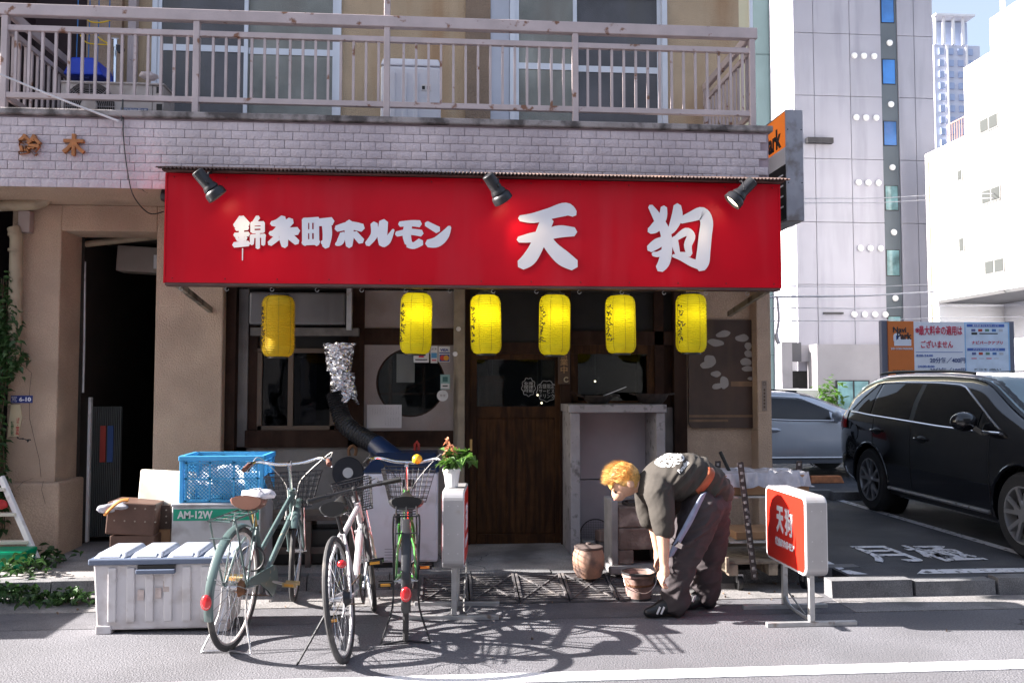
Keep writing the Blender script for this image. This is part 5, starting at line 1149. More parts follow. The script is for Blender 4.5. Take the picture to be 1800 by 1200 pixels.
# low bench behind the bicycles
lb_ = thing('low_bench', 'dark low wooden bench behind the bicycles', 'bench', (at(520, 960, -.6).x, -.5, .1)); p0, p1 = at(456, 985, -.65), at(625, 905, -.65)
MB().bb(p0.x, p1.x, -.65, -.3, p1.z-.04, p1.z).build('seat', M('bench_wood', (.1, .08, .07), .8, var=.3, scale=10), lb_, bevel=.004)
for x in (p0.x+.03, (p0.x+p1.x)/2, p1.x-.03): MB().bb(x-.02, x+.02, -.64, -.6, .1, p1.z-.041).build('leg', MATS['bench_wood'], lb_); MB().bb(x-.02, x+.02, -.35, -.31, .1, p1.z-.041).build('leg', MATS['bench_wood'], lb_)
MB().bb(p0.x, p1.x, -.62, -.6, .2, .25).build('stretcher', MATS['bench_wood'], lb_); MB().bb(p0.x+.05, p1.x-.05, -.55, -.3, .1, .38).build('dark_tub', black, label='dark tub under the low bench', cat='tub', bevel=.02)

# lamp box signs on feet --------------------------------------------
signred = M('lamp_sign_red', (.6, .02, .01), .35, var=.05, scale=4); caseg = M('case_aluminium', (.4, .39, .4), .4, .4, var=.08, dirt=(.38, .34, .32), dscale=9, dthr=(.6, .75))
def lamp_sign(x, y0, y1, z0, z1, bars, postx, label, rot, lettered):
    t = thing('lamp_sign', label, 'sign', (x, (y0+y1)/2, 0), (0, 0, rot), group='lamp box signs standing on the street', world=False)
    hy = (y1-y0)/2; th = .066
    mb = MB(); prs = rrect(-hy, hy, z0, z1, .055); Mx = Matrix.Rotation(R(90), 4, 'Z')
    mb.prism(prs, -th, th, Mx); mb.build('case', caseg, t, bevel=.004)
    for s in (-1, 1):
        m1 = MB(); m1.prism(rrect(-hy+.004, hy-.004, z0+.004, z1-.004, .052), -.004, .004, Matrix.Translation((s*th, 0, 0)) @ Mx); m1.build('white_edge', white_pl, t)
        m1 = MB(); m1.prism(rrect(-hy+.018, hy-.018, z0+.018, z1-.018, .042), -.003, .003, Matrix.Translation((s*(th+.003), 0, 0)) @ Mx); f = m1.build('red_face', signred, t)
        rt = (R(90), 0, R(-90)) if s < 0 else (R(90), 0, R(90))
        k = (z1-z0)/.48
        for i, ch in enumerate('天狗'): text(ch, .16, (s*(th+.0075), (.07-.14*i)*(1 if s < 0 else -1), (z0+z1)/2+.045*k), white_ink, f, fit=(.12, .17*k), bold=.008 if i == 0 else .0035, depth=.001, rot=rt)
        text('錦糸町ホルモン', .05, (s*(th+.0075), .0, (z0+z1)/2-.1*k), white_ink, f, fit=(.31, .055*k), bold=.0035, depth=.001, rot=rt)
    for yb in bars:
        MB().box((0, yb, .014), (.58, .035, .028)).build('foot_bar', galv, t, bevel=.003); MB().box((0, yb, z0/2+.02), (.035, .035, z0-.02)).build('post', galv, t, bevel=.003)
    MB().tube(smooth_path([(0, bars[1]-.02, .08), (.0, bars[1]-.1, .035), (.0, bars[0]+.1, .03), (0, bars[0]+.02, .04)], 4), .012, 6).build('tie_strap', galv, t)
    MB().tube(smooth_path([(.03, hy-.02, z0+.02), (.06, hy+.03, z0-.1), (.05, hy-.02, .12), (.06, 0, .01), (.1, .2, .006)], 6), .006, 6).build('power_cord', M('cord_grey', (.3, .29, .28), .6), t)
    for z in (z1-.09, z0+.22, z0+.1): MB().cyl((-.03, -hy-.003, z), (-.03, -hy+.001, z), .004, n=8).build('screw', steel, t); MB().cyl((.03, -hy-.003, z), (.03, -hy+.001, z), .004, n=8).build('screw', steel, t)
lamp_sign(2.295, -2.24, -1.58, .32, .815, (-.23, .19), 0, 'red and white lamp box sign on feet in front of the parking lot', 0, True)
z0_, z1_ = at(790, 1001, -1.95).z, at(790, 864, -1.95).z
lamp_sign(.075, -1.95, -1.4, z0_, z1_, (-.14, .2), 0, 'narrow grey lamp box sign seen edge-on, carrying a potted plant', R(-4), False)
# ------------------------------------------------------------------ bicycles (local: y forward, origin at the rear tyre's contact point)
rub = M('bicycle_rubber', (.035, .034, .037), .8, var=.2, scale=20, dirt=(.12, .11, .1), dscale=9, dthr=(.55, .75)); grip_b = M('brown_grip', (.13, .05, .035), .6)
refl = M('reflector_red', (.55, .01, .015), .15, coat=1, var=.1); amber = M('reflector_amber', (.8, .36, .04), .3, var=.1)
def bike_wheel(t, y, rr, x=0, rimm=None, name='wheel', rotz=0, tw=.017):
    c = Vector((x, y, rr)); Mr = Matrix.Translation(c) @ Matrix.Rotation(rotz, 4, 'Z')
    def ring(r, n=48): return [Mr @ Vector((0, r*math.cos(2*math.pi*i/n), r*math.sin(2*math.pi*i/n))) for i in range(n)]
    w = MB().tube(ring(rr-tw), tw, 10, closed=True).build(name, rub, t)
    MB().tube(ring(rr-2*tw-.004), .009, 8, closed=True).build('rim', rimm or steel, w)
    hb = MB(); hb.cyl(Mr @ Vector((-.045, 0, 0)), Mr @ Vector((.045, 0, 0)), .014, n=12); hb.cyl(Mr @ Vector((-.03, 0, 0)), Mr @ Vector((-.026, 0, 0)), .03, n=14); hb.cyl(Mr @ Vector((.026, 0, 0)), Mr @ Vector((.03, 0, 0)), .03, n=14); hb.cyl(Mr @ Vector((-.07, 0, 0)), Mr @ Vector((.07, 0, 0)), .006, n=8); hb.build('hub', steel, w)
    sp_ = MB(); n = 32
    for i in range(n):
        a = 2*math.pi*i/n; s = 1 if i % 2 else -1; b = a+(.9 if (i//2) % 2 else -.9)
        sp_.cyl(Mr @ Vector((s*.028, .028*math.cos(b), .028*math.sin(b))), Mr @ Vector((0, (rr-2*tw-.006)*math.cos(a), (rr-2*tw-.006)*math.sin(a))), .0013, n=4, cap=False)
    sp_.build('spokes', chrome, w, kind='stuff')
    return w
def bike(label, loc, heading, lean, P):
    t = thing('bicycle', label, 'bicycle', loc, (0, lean, heading), group='bicycles parked in front of the shop', world=False)
    t.rotation_mode = 'XYZ'
    rr = P['r']; wb = P['wb']; fm = P['paint']; steer = P.get('steer', 0)
    rim_ = P.get('rim', steel)
    bike_wheel(t, 0, rr, rimm=rim_)
    bb_ = Vector((0, .44, .285)); st = Vector((0, .44-.24*P['sh']/.8, P['sh']))       # bottom bracket, seat
    sc = bb_+(st-bb_)*.72                                                           # seat cluster
    hb_, ht = Vector((0, wb-.16, .56+P.get('hz', 0))), Vector((0, wb-.215, .72+P.get('hz', 0)))
    fr = MB()
    if P['style'] == 'mixte':
        fr.tube([ht+(hb_-ht)*.15, bb_+(sc-bb_)*.5], .017, 10); fr.tube([hb_+(ht-hb_)*.1, bb_+Vector((0, .0, .01))], .019, 10)
    elif P['style'] == 'diamond':
        fr.tube([ht+(hb_-ht)*.12, sc-(sc-bb_)*.06], .0185, 10); fr.tube([hb_+(ht-hb_)*.15, bb_], .022, 10)
    else:
        fr.tube(smooth_path([ht+(hb_-ht)*.3, bb_+Vector((0, .2, .1)), bb_+(sc-bb_)*.25], 5), .015, 10); fr.tube(smooth_path([hb_+(ht-hb_)*.1, bb_+Vector((0, .2, .03)), bb_], 5), .017, 10)
    fr.tube([bb_, sc], .018, 10); fr.tube([hb_-(ht-hb_)*.1, ht+(ht-hb_)*.1], .022, 12); fr.cyl(bb_-Vector((.035, 0, 0)), bb_+Vector((.035, 0, 0)), .022, n=12)
    for s in (-1, 1):
        hub = Vector((s*.062, 0, rr)); fr.tube([bb_+Vector((s*.02, -.02, 0)), Vector((s*.045, .25, rr*.5+bb_.z*.5)), hub], .009, 8); fr.tube([sc+Vector((s*.014, -.01, -.01)), Vector((s*.05, .12, sc.z*.6+rr*.4)), hub], .008, 8)
    fr.build('frame', fm, t)
    # steering assembly
    ax = (ht-hb_).normalized(); Ms = Matrix.Translation(hb_) @ Matrix.Rotation(steer, 4, ax) @ Matrix.Translation(-hb_)
    fk = MB(); fh = Vector((0, wb, rr))
    for s in (-1, 1): fk.tube([Ms @ p for p in smooth_path([hb_+Vector((s*.03, 0, -.02)), hb_+Vector((s*.048, .02, -.08)), Vector((s*.05, wb-.05, rr+.1)), fh+Vector((s*.05, 0, 0))], 4)], .0105, 8)
    fk.cyl(Ms @ (hb_+Vector((-.05, .003, -.02))), Ms @ (hb_+Vector((.05, .003, -.02))), .014, n=10); fk.build('fork', P.get('fork', fm), t)
    hubw = Ms @ fh
    w = bike_wheel(t, hubw.y, rr, hubw.x, rim_, rotz=steer*.9)
    stem_t = ht+ax*P['stem']; sm = MB(); sm.tube([Ms @ ht, Ms @ stem_t], .0125, 10); sm.tube([Ms @ stem_t, Ms @ (stem_t+Vector((0, .06, .01)))], .014, 10); sm.build('stem', chrome if P['style'] != 'diamond' else blackm, t)
    hbp = [Ms @ (stem_t+Vector(p)) for p in P['bar']]; MB().tube(smooth_path(hbp, 5), .0115, 10).build('handlebar', P.get('barm', chrome), t)
    for s, (e0, e1) in ((-1, (hbp[0], hbp[1])), (1, (hbp[-1], hbp[-2]))):
        d = (e1-e0).normalized(); MB().tube([e0-d*.004, e0+d*.05, e0+d*.115], [.017, .0165, .0155], 12).build('grip', P['grip'], t)
        lv = MB(); lv.tube(smooth_path([e0+d*.13+Vector((0, .03, .0)), e0+d*.09+Vector((0, .05, -.015)), e0+d*.0+Vector((0, .055, -.02))], 4), .006, 6); lv.box(e0+d*.14+Vector((0, .02, 0)), (.03, .04, .03)); lv.build('brake_lever', P.get('lever', chrome), t)
        cb = [e0+d*.15+Vector((0, .04, 0)), e0+d*.16+Vector((s*-.02, .12, .03)), Ms @ (ht+Vector((s*.07, .12, .08))), Ms @ (ht+Vector((s*.03, .06, -.02))), hb_+Vector((s*.02, -.1, -.02))]
        MB().tube(smooth_path(cb, 6), .0028, 5).build('cable', P.get('cablem', black), t)
    # saddle
    sm = MB(); vs = []; n1, n2 = 10, 16
    for j in range(n1+1):
        v = j/n1; hw = P['sw']*(1-v)**.8*.5+.022; y = -.1+.27*v
        if v < .12: hw *= .75+.25*v/.12
        for i in range(n2):
            a = 2*math.pi*i/n2; z = math.sin(a); vs.append((st.x+hw*math.cos(a), st.y+y, st.z+.03+(.028 if z > 0 else .035+(.02 if v < .35 else 0))*z-.02*math.sin(math.pi*v)))
    sm.add(vs, [(j*n2+i, j*n2+(i+1) % n2, (j+1)*n2+(i+1) % n2, (j+1)*n2+i) for j in range(n1) for i in range(n2)], True); sm.add([vs[i] for i in range(n2)], [tuple(reversed(range(n2)))]); sm.add([vs[n1*n2+i] for i in range(n2)], [tuple(range(n2))])
    sd = sm.build('saddle', P['saddle'], t, ang=80)
    sr = MB()
    for s in (-1, 1): sr.tube(smooth_path([st+Vector((s*.05, -.07, .01)), st+Vector((s*.022, -.02, -.03)), st+Vector((s*.02, .06, -.03)), st+Vector((s*.012, .14, .0))], 4), .0045, 6); sr.tube([(s*.05+p[0], st.y-.045+p[1], st.z-.03+p[2]) for p in [(.014*math.cos(a*.8), .014*math.sin(a*.8), a*.0016) for a in range(28)]], .003, 5)
    sr.build('saddle_springs', chrome, sd); MB().tube([sc-(st-sc)*.1, st+Vector((0, 0, -.02))], .0125, 10).build('seat_post', P.get('post', chrome), t)
    if P.get('cover'):
        cv = MB(); cv.sphere(st+Vector((.02, .03, .05)), (.1, .12, .028), 18, 8)
        for i, v in enumerate(cv.v): v += Vector((random.uniform(-.012, .012), random.uniform(-.01, .01), random.uniform(-.008, .008)))
        cv.build('saddle_cover', M('plastic_cover', (.75, .75, .8), .35, var=.08, trans=.3), sd)
    # cranks, chain guard
    cr = P.get('crank', .5)
    ck = MB()
    for s in (-1, 1):
        a = cr+(math.pi if s < 0 else 0); e = bb_+Vector((s*.07, .165*math.cos(a), .165*math.sin(a))); ck.tube([bb_+Vector((s*.05, 0, 0)), e], .009, 8)
        pd = MB(); pd.box(e+Vector((s*.055, 0, 0)), (.09, .065, .008)); pd.box(e+Vector((s*.055, .034, 0)), (.09, .01, .026)); pd.box(e+Vector((s*.055, -.034, 0)), (.09, .01, .026)); pd.cyl(e, e+Vector((s*.1, 0, 0)), .007); pdl = pd.build('pedal', P.get('pedal', black), t)
        MB().box(e+Vector((s*.055, -.041, 0)), (.06, .004, .016)).build('pedal_reflector', amber, pdl)
    ck.build('cranks', steel, t)
    MB().lathe([(.082, -.003), (.09, 0), (.082, .003), (.05, .003), (.05, -.003)], 32, Matrix.Translation(bb_+Vector((.045, 0, 0))) @ Matrix.Rotation(R(90), 4, 'Y'), cap=False).build('chainring', P.get('ringm', steel), t)
    ch = MB()
    for s in (1, -1): ch.tube([bb_+Vector((.045, 0, s*.088)), Vector((.045, 0, rr+s*.035))], .004, 5)
    ch.build('chain', M('chain_rust', (.12, .07, .045), .6, .4, var=.3, scale=30), t)
    if P.get('guard'):
        g = rrect(-.08, .09, -.085, .085, .08); MB().prism([(y+bb_.y+(-.0), z+bb_.z) for y, z in [(.1*math.cos(R(a)), .1*math.sin(R(a))) for a in range(-80, 100, 15)]+[(-.36, .1), (-.4, .05), (-.2, .03), (-.05, -.05)]], -.058, -.05, Matrix.Rotation(R(90), 4, 'Z')).build('chain_guard', P['guard'], t)
    if P.get('sprocket'): MB().lathe([(.02, -.02), (.05, -.02), (.035, .0), (.028, .012)], 20, Matrix.Translation((.05, 0, rr)) @ Matrix.Rotation(R(90), 4, 'Y')).build('sprocket', P['sprocket'], t)
    # mudguards
    def guard(y, a0, a1, x=0, rz=0):
        vs = []; n = 26; cs = [(-.027, -.014), (-.02, -.002), (0, .004), (.02, -.002), (.027, -.014)]
        for i in range(n+1):
            a = R(a0+(a1-a0)*i/n)
            for u, w_ in cs: r = rr+.014+w_; q = Matrix.Rotation(rz, 4, 'Z') @ Vector((u, r*math.cos(a), r*math.sin(a))); vs.append((x+q.x, y+q.y, rr+q.z))
        return MB().add(vs, [(i*5+j, i*5+j+1, (i+1)*5+j+1, (i+1)*5+j) for i in range(n) for j in range(4)], True)
    if P.get('fender'):
        rg = guard(0, 62, 196).build('rear_mudguard', P['fender'], t); guard(hubw.y, 10, 145, hubw.x, steer*.9).build('front_mudguard', P['fender'], t)
        a = R(186); MB().sphere((0, (rr+.03)*math.cos(a)-.005, rr+(rr+.03)*math.sin(a)+.05), (.03, .014, .042), 14, 10).build('rear_reflector', refl, rg)
        m_ = MB()
        for s in (-1, 1): m_.tube([(s*.065, 0, rr), (s*.025, -(rr+.015)*math.cos(R(20)), rr+(rr+.015)*math.sin(R(20)))], .0025, 5)
        m_.build('mudguard_stay', steel, t)
    elif P.get('reflector'): MB().sphere(P['reflector'], (.026, .014, .022), 14, 10).build('rear_reflector', refl, t)
    # carrier
    if P.get('carrier'):
        cm = P['carrier']; z = 2*rr+.075; c = MB(); hw = .06
        c.tube([(-hw, -.27, z), (-hw, .13, z), (hw, .13, z), (hw, -.27, z)], .006, 8, closed=True); c.tube([(0, -.27, z), (0, .13, z)], .004, 6)
        for y in (-.18, -.08, .02): c.tube([(-hw, y, z), (hw, y, z)], .004, 6)
        for s in (-1, 1): c.tube(smooth_path([(s*hw, -.22, z), (s*.075, -.2, z-.04), (s*.07, 0, rr+.01)], 4), .006, 8); c.tube([(s*hw, .1, z), (s*.07, 0, rr+.01)], .005, 6)
        c.tube([(-hw, -.24, z-.1), (hw, -.24, z-.1)], .004, 6); c.tube([(0, .13, z), (sc.x, sc.y-.02, sc.z-.02)], .006, 6)
        c.build('carrier', cm, t)
    # stand
    if P['stand'] == 'twin':
        k = MB(); k.tube(smooth_path([(-.075, .0, rr), (-.08, -.02, rr*.55), (-.14, -.075, .012), (-.12, -.085, .008), (0, -.07, .014), (.12, -.085, .008), (.14, -.075, .012), (.08, -.02, rr*.55), (.075, .0, rr)], 4), .006, 8); k.build('stand', P.get('standm', steel), t)
    else:
        e = P['standend']; MB().tube([(-.05, .06, rr-.02), (e[0], e[1], e[2])], [.009, .006], 8).build('stand', blackm, t)
    # basket
    if P.get('basket'):
        bz, bh, bw0, bw1, bd0, bd1, by = P['basket']; b = MB(); Mb = Ms
        def rect(w, d, z, y0): return [Mb @ Vector(p) for p in ((-w, y0, z), (w, y0, z), (w, y0+d, z), (-w, y0+d, z))]
        lev = 7
        for i in range(lev): v = i/(lev-1); b.tube(rect(bw0+(bw1-bw0)*v, bd0+(bd1-bd0)*v, bz+bh*v, by-.01*v), .0045 if i in (0, lev-1) else .0025, 6, closed=True)
        A, Bq = rect(bw0, bd0, bz, by), rect(bw1, bd1, bz+bh, by-.01)
        for e in range(4):
            n = 9 if e % 2 == 0 else 7
            for i in range(n): b.tube([A[e].lerp(A[(e+1) % 4], i/n), Bq[e].lerp(Bq[(e+1) % 4], i/n)], .0024, 5)
        for i in range(7): b.tube([A[0].lerp(A[1], i/6), A[3].lerp(A[2], i/6)], .0024, 5)
        b.build('basket', M('basket_wire', (.03, .03, .035), .45, .3), t, kind='stuff')
        m_ = MB()
        for s in (-1, 1): m_.tube([Mb @ Vector((s*.06, by+bd0*.6, bz)), hubw+Vector((s*.06, 0, 0))], .005, 6)
        m_.build('basket_stay', steel, t)
        m_ = MB(); m_.beam(Mb @ Vector((0, by-.01, bz+.1)), Mb @ (ht+Vector((0, .02, .02))), .05, .012); m_.build('basket_bracket', steel, t)
        if P.get('lamp'): m_ = MB(); q = Mb @ Vector((.0, by+.08, bz-.06)); m_.sphere(q, (.035, .045, .035), 14, 10); m_.build('head_lamp', blackm, t)
    if P.get('lock'):
        MB().tube(arc((0, .24, rr+.12), .075, 0, 360, 24, 'XZ')[:-1], .007, 8, closed=True).build('ring_lock', blackm, t)
    if P.get('bell'):
        q = Ms @ (stem_t+Vector(P['bell'])); MB().sphere(q, (.035, .03, .034), 16, 10).build('bell', M('bell_yellow', (.85, .45, .02), .35, var=.05), t)
    if P.get('dynamo'):
        MB().cyl((-.06, wb-.18, rr+.2), (-.06, wb-.17, rr+.27), .018, n=12).build('dynamo', blackm, t)
    return t
teal = M('teal_paint', (.075, .115, .115), .35, var=.08, dirt=(.3, .25, .18), dscale=22, dthr=(.64, .74), coat=.4); whitep = M('white_paint', (.5, .48, .5), .35, var=.05, coat=.4); greenp = M('green_paint', (.05, .22, .035), .35, var=.05, coat=.4)
cream = M('cream_rim', (.55, .5, .48), .45, .1, var=.08)
city_bar = [(-.27, -.16, .0), (-.26, -.06, .015), (-.2, .03, .03), (-.09, .06, .005), (0, .06, 0), (.09, .06, .005), (.2, .03, .03), (.26, -.06, .015), (.27, -.16, .0)]
hd1 = math.atan2(1.13, .186)-math.pi/2
bike('teal city bicycle with brown saddle and rear carrier, nearest to the storage box', (-1.206, -2.332, 0), hd1, R(2), dict(r=.345, wb=1.1, paint=teal, style='mixte', sh=.80, stem=.2, hz=.06, bar=city_bar, grip=grip_b, sw=.2, saddle=M('saddle_brown', (.16, .07, .05), .45, var=.15), cover=True, fender=teal, carrier=teal, guard=teal, stand='twin', rim=cream, basket=(.66, .22, .12, .19, .2, .27, 1.0), crank=-.3, pedal=M('pedal_cream', (.5, .38, .2), .6), post=M('post_gold', (.4, .26, .08), .4, .6), lock=True, steer=R(15), cablem=M('cable_cream', (.5, .48, .45), .5), sprocket=rust, lamp=True))
flat = [(-.3, -.0, .0), (-.2, .03, .0), (-.05, .06, -.0), (0, .06, 0), (.05, .06, 0), (.2, .03, .0), (.3, -.0, .0)]
bike('white cross bicycle leaning on its side stand between the other two', (-.526, -2.607, 0), R(-4.2), R(-7.5), dict(r=.34, wb=1.05, paint=whitep, style='diamond', sh=.8, stem=.1, hz=.02, bar=flat, barm=blackm, lever=blackm, grip=black, sw=.14, saddle=black, stand='side', standend=(-.26, -.06, .03), rim=M('rim_grey', (.4, .4, .42), .35, .7), reflector=(.03, .03, .52), crank=.9, pedal=black, post=blackm, steer=R(15), lock=False, ringm=blackm, sprocket=blackm, basket=(.68, .2, .1, .13, .16, .2, .96), cablem=black))
bike('green city bicycle seen from behind with a yellow bell and wire basket', (-.225, -2.235, 0), R(2.6), R(0), dict(r=.345, wb=1.04, paint=greenp, style='low', sh=.77, stem=.2, hz=.04, bar=[(p[0], p[1], p[2]+.02) for p in city_bar], grip=black, sw=.2, saddle=black, fender=M('fender_black', (.025, .026, .03), .35), carrier=blackm, stand='twin', standm=blackm, basket=(.68, .22, .13, .19, .2, .26, .98), crank=.1, pedal=black, bell=(.07, .04, .045), lock=True, steer=R(-4), dynamo=True))
# ------------------------------------------------------------------ the person bending over
def pxz(px, py): return 1.43+(px-1160)/263.0, (1081-py)/263.0
def J(px, py, Y): x, z = pxz(px, py); return Vector((x, Y, z))
def capsule(mb, pts, radii, n=16, flat=1.0, fy=1.0):
    """chain of tapered round limbs with round ends; fy widens it across the body (Y)"""
    pts = smooth_path(pts, 4); rs = []
    k = len(radii); m = len(pts)
    for i in range(m): u = i*(k-1)/(m-1); a = int(min(u, k-2)); f = u-a; rs.append(radii[a]*(1-f)+radii[a+1]*f)
    k0 = len(mb.v); mb.tube(pts, rs, n); mb.sphere(pts[0], rs[0]*.98, n, 8); mb.sphere(pts[-1], rs[-1]*.98, n, 8)
    if fy != 1:
        yc = sum(p.y for p in pts)/m
        for i in range(k0, len(mb.v)): mb.v[i].y = yc+(mb.v[i].y-yc)*fy
    return mb
def blob(mb, name, mat, parent, vox, smooth=6, disp=None, ang=180):
    o = mb.build(name, mat, parent); r = o.modifiers.new('r', 'REMESH'); r.mode = 'VOXEL'; r.voxel_size = vox; r.use_smooth_shade = True
    s = o.modifiers.new('s', 'SMOOTH'); s.factor = .5; s.iterations = smooth
    bpy.context.view_layer.update(); baked(o); o.data.materials.clear(); o.data.materials.append(mat)
    if disp:
        me = o.data; me.update(); nn2 = [v.normal.copy() for v in me.vertices]
        for v, n in zip(me.vertices, nn2): v.co += n*disp(v.co+OFF[o.name])
        me.update()
    for p in o.data.polygons: p.use_smooth = True
    return o
PYc = -1.8
skin = M('skin', (.56, .33, .23), .5, var=.06, scale=30); shirt_m = M('shirt_charcoal', (.042, .036, .031), .9, var=.1, scale=12, bump=.2, bscale=200); trou = M('trousers_brown', (.042, .033, .037), .9, var=.12, scale=9, bump=.2, bscale=180); hair_m = M('hair_blond', (.62, .36, .11), .55, var=.35, scale=70); shoe_m = M('shoe_black', (.01, .011, .014), .4, var=.2)
# white print on the back: flat print in the cloth
N_ = shirt_m.node_tree.nodes; L__ = shirt_m.node_tree.links; pr = N_['Principled BSDF']; lk = pr.inputs['Base Color'].links[0].from_socket
geo = N_.new('ShaderNodeNewGeometry'); cc = J(1172, 817, PYc-.06)
vd = N_.new('ShaderNodeVectorMath'); vd.operation = 'DISTANCE'; L__.new(geo.outputs['Position'], vd.inputs[0]); vd.inputs[1].default_value = cc
nz1 = N_.new('ShaderNodeTexNoise'); nz1.inputs['Scale'].default_value = 42; nz1.inputs['Detail'].default_value = 1; nz1.inputs['Distortion'].default_value = 1.5; L__.new(geo.outputs['Position'], nz1.inputs['Vector'])
m1 = N_.new('ShaderNodeMath'); m1.operation = 'LESS_THAN'; L__.new(vd.outputs['Value'], m1.inputs[0]); m1.inputs[1].default_value = .098
m2 = N_.new('ShaderNodeMath'); m2.operation = 'GREATER_THAN'; L__.new(nz1.outputs['Fac'], m2.inputs[0]); m2.inputs[1].default_value = .5
m3 = N_.new('ShaderNodeMath'); m3.operation = 'MULTIPLY'; L__.new(m1.outputs[0], m3.inputs[0]); L__.new(m2.outputs[0], m3.inputs[1])
mx = N_.new('ShaderNodeMix'); mx.data_type = 'RGBA'; L__.new(m3.outputs[0], mx.inputs[0]); L__.new(lk, mx.inputs[6]); mx.inputs[7].default_value = (.75, .74, .74, 1); L__.new(mx.outputs[2], pr.inputs['Base Color'])
# body: one continuous mesh
head = J(1095, 851, PYc); neck = J(1122, 858, PYc); chest = J(1160, 855, PYc); pel = J(1230, 872, PYc)
nearS, farS = J(1140, 868, PYc-.17), J(1135, 868, PYc+.17)
bod = MB()
capsule(bod, [pel, J(1205, 850, PYc), chest], [.095, .1, .105], fy=1.0)
capsule(bod, [chest, neck, J(1108, 852, PYc)], [.075, .056, .056])
bod.sphere(head, (.094, .077, .108), 20, 14, Matrix.Rotation(R(-38), 3, 'Y'))
bod.sphere(J(1092, 866, PYc), (.06, .055, .055), 16, 10)
fdir = Vector((-.62, 0, -.78))                                        # where the face looks: down and ahead
bod.sphere(head+Vector((-.035, 0, -.085)), (.05, .05, .05), 14, 10)   # jaw
bod.sphere(head+fdir*.108+Vector((.01, 0, -.01)), (.02, .016, .022), 12, 8)   # nose
bod.sphere(head+Vector((-.03, 0, -.115)), (.026, .03, .02), 12, 8)   # mouth and chin
for s in (-1, 1):
    S_ = nearS if s < 0 else farS
    el_ = J(1148+(s>0)*12, 933, PYc+s*.215); wr2 = J(1150+(s>0)*18, 984, PYc+s*.215)
    capsule(bod, [S_, el_, wr2], [.06, .044, .028])
    # hand: palm and five fingers curled round the tongs/grip by the knee
    palm = wr2+Vector((.004, 0, -.05)); capsule(bod, [wr2, palm], [.028, .034], fy=1.1)
    for k in range(4):
        y = -.027+.018*k; ln = (.07, .078, .074, .06)[k]
        capsule(bod, [palm+Vector((-.008, y, -.03)), palm+Vector((-.022, y, -.03-ln*.5)), palm+Vector((-.004, y, -.03-ln*.85)), palm+Vector((.014, y, -.03-ln*.8))], [.0105, .0095, .009, .008], n=10)
    capsule(bod, [palm+Vector((-.012, -s*.028, .01)), palm+Vector((-.034, -s*.04, -.024)), palm+Vector((-.032, -s*.03, -.052))], [.012, .011, .009], n=10)
    # eye socket brow and ear
    bod.sphere(head+fdir*.088+Vector((-.02, s*.03, .02)), (.016, .02, .012), 10, 8)
    bod.sphere(head+Vector((.028, s*.08, -.014)), (.024, .016, .036), 12, 8, Matrix.Rotation(R(-38), 3, 'Y'))
    hip = pel+Vector((-.005, s*.075, -.03)); kn = J(1189, 985, PYc-.08) if s < 0 else J(1253, 980, PYc+.1); an = J(1174, 1060, PYc-.07) if s < 0 else J(1243, 1052, PYc+.1)
    capsule(bod, [hip, kn, an], [.07, .055, .042])
    capsule(bod, [an, an+Vector((-.1, 0, -.045))], [.04, .03])
person = blob(bod, 'person', skin, None, .0085, 5)
setp(person, 'person with blond hair in dark T-shirt and baggy trousers, bending over the stove', 'person')
pb = OFF['person']
def lift(p): return p
# shirt
sh = MB()
capsule(sh, [J(1256, 870, PYc), J(1225, 848, PYc), J(1180, 846, PYc), J(1146, 862, PYc)], [.12, .145, .16, .122], n=24, fy=1.28)
capsule(sh, [J(1150, 858, PYc-.1), J(1146, 868, PYc), J(1150, 858, PYc+.1)], [.1, .11, .1])
capsule(sh, [J(1232, 868, PYc), J(1238, 888, PYc-.02)], [.13, .1], fy=1.35)
for s in (-1, 1):
    capsule(sh, [J(1146, 868, PYc+s*.15), J(1148, 898, PYc+s*.195), J(1151, 926, PYc+s*.205)], [.1, .083, .072])
def ridge(p, sx, sy, sz, seed=0):
    n = mnoise.noise(Vector((p.x*sx+seed, p.y*sy, p.z*sz))); return 1-abs(n)*2
def wrinkle(p):
    u = (p.x-p.z*.7); v = (p.x*.7+p.z)                                # creases run from the armpit and belly up to the belt
    k = min(1, max(.25, (p.x-1.36)/.22))
    return k*(.018*(ridge(Vector((u, p.y, v)), 13, 4, 3.2)-.6)+.009*(ridge(Vector((u, p.y, v)), 26, 7, 7, 5)-.6))
shirt = blob(sh, 'shirt', shirt_m, person, .0085, 6, wrinkle)
def wrapped(name, pth, w, mat, target, parent, off=.006, thick=.004, nw=3):
    """a strap laid on the cloth: a strip pulled onto the surface of its target"""
    pth = smooth_path(pth, 8); vs = []; n = len(pth)
    for i, p in enumerate(pth):
        d = (pth[min(i+1, n-1)]-pth[max(i-1, 0)]).normalized(); sd = d.cross(Vector((0, -1, 0))).normalized()
        for k in range(nw+1): vs.append(p+sd*w*(k/nw-.5))
    m = nw+1; o = MB().add(vs, [(i*m+j, i*m+j+1, (i+1)*m+j+1, (i+1)*m+j) for i in range(n-1) for j in range(nw)], True).build(name, mat, parent)
    sw2 = o.modifiers.new('w', 'SHRINKWRAP'); sw2.target = target; sw2.wrap_method = 'PROJECT'; sw2.use_project_y = True; sw2.use_negative_direction = True; sw2.use_positive_direction = True; sw2.offset = off
    sf = o.modifiers.new('t', 'SOLIDIFY'); sf.thickness = thick; bpy.context.view_layer.update(); baked(o); return o
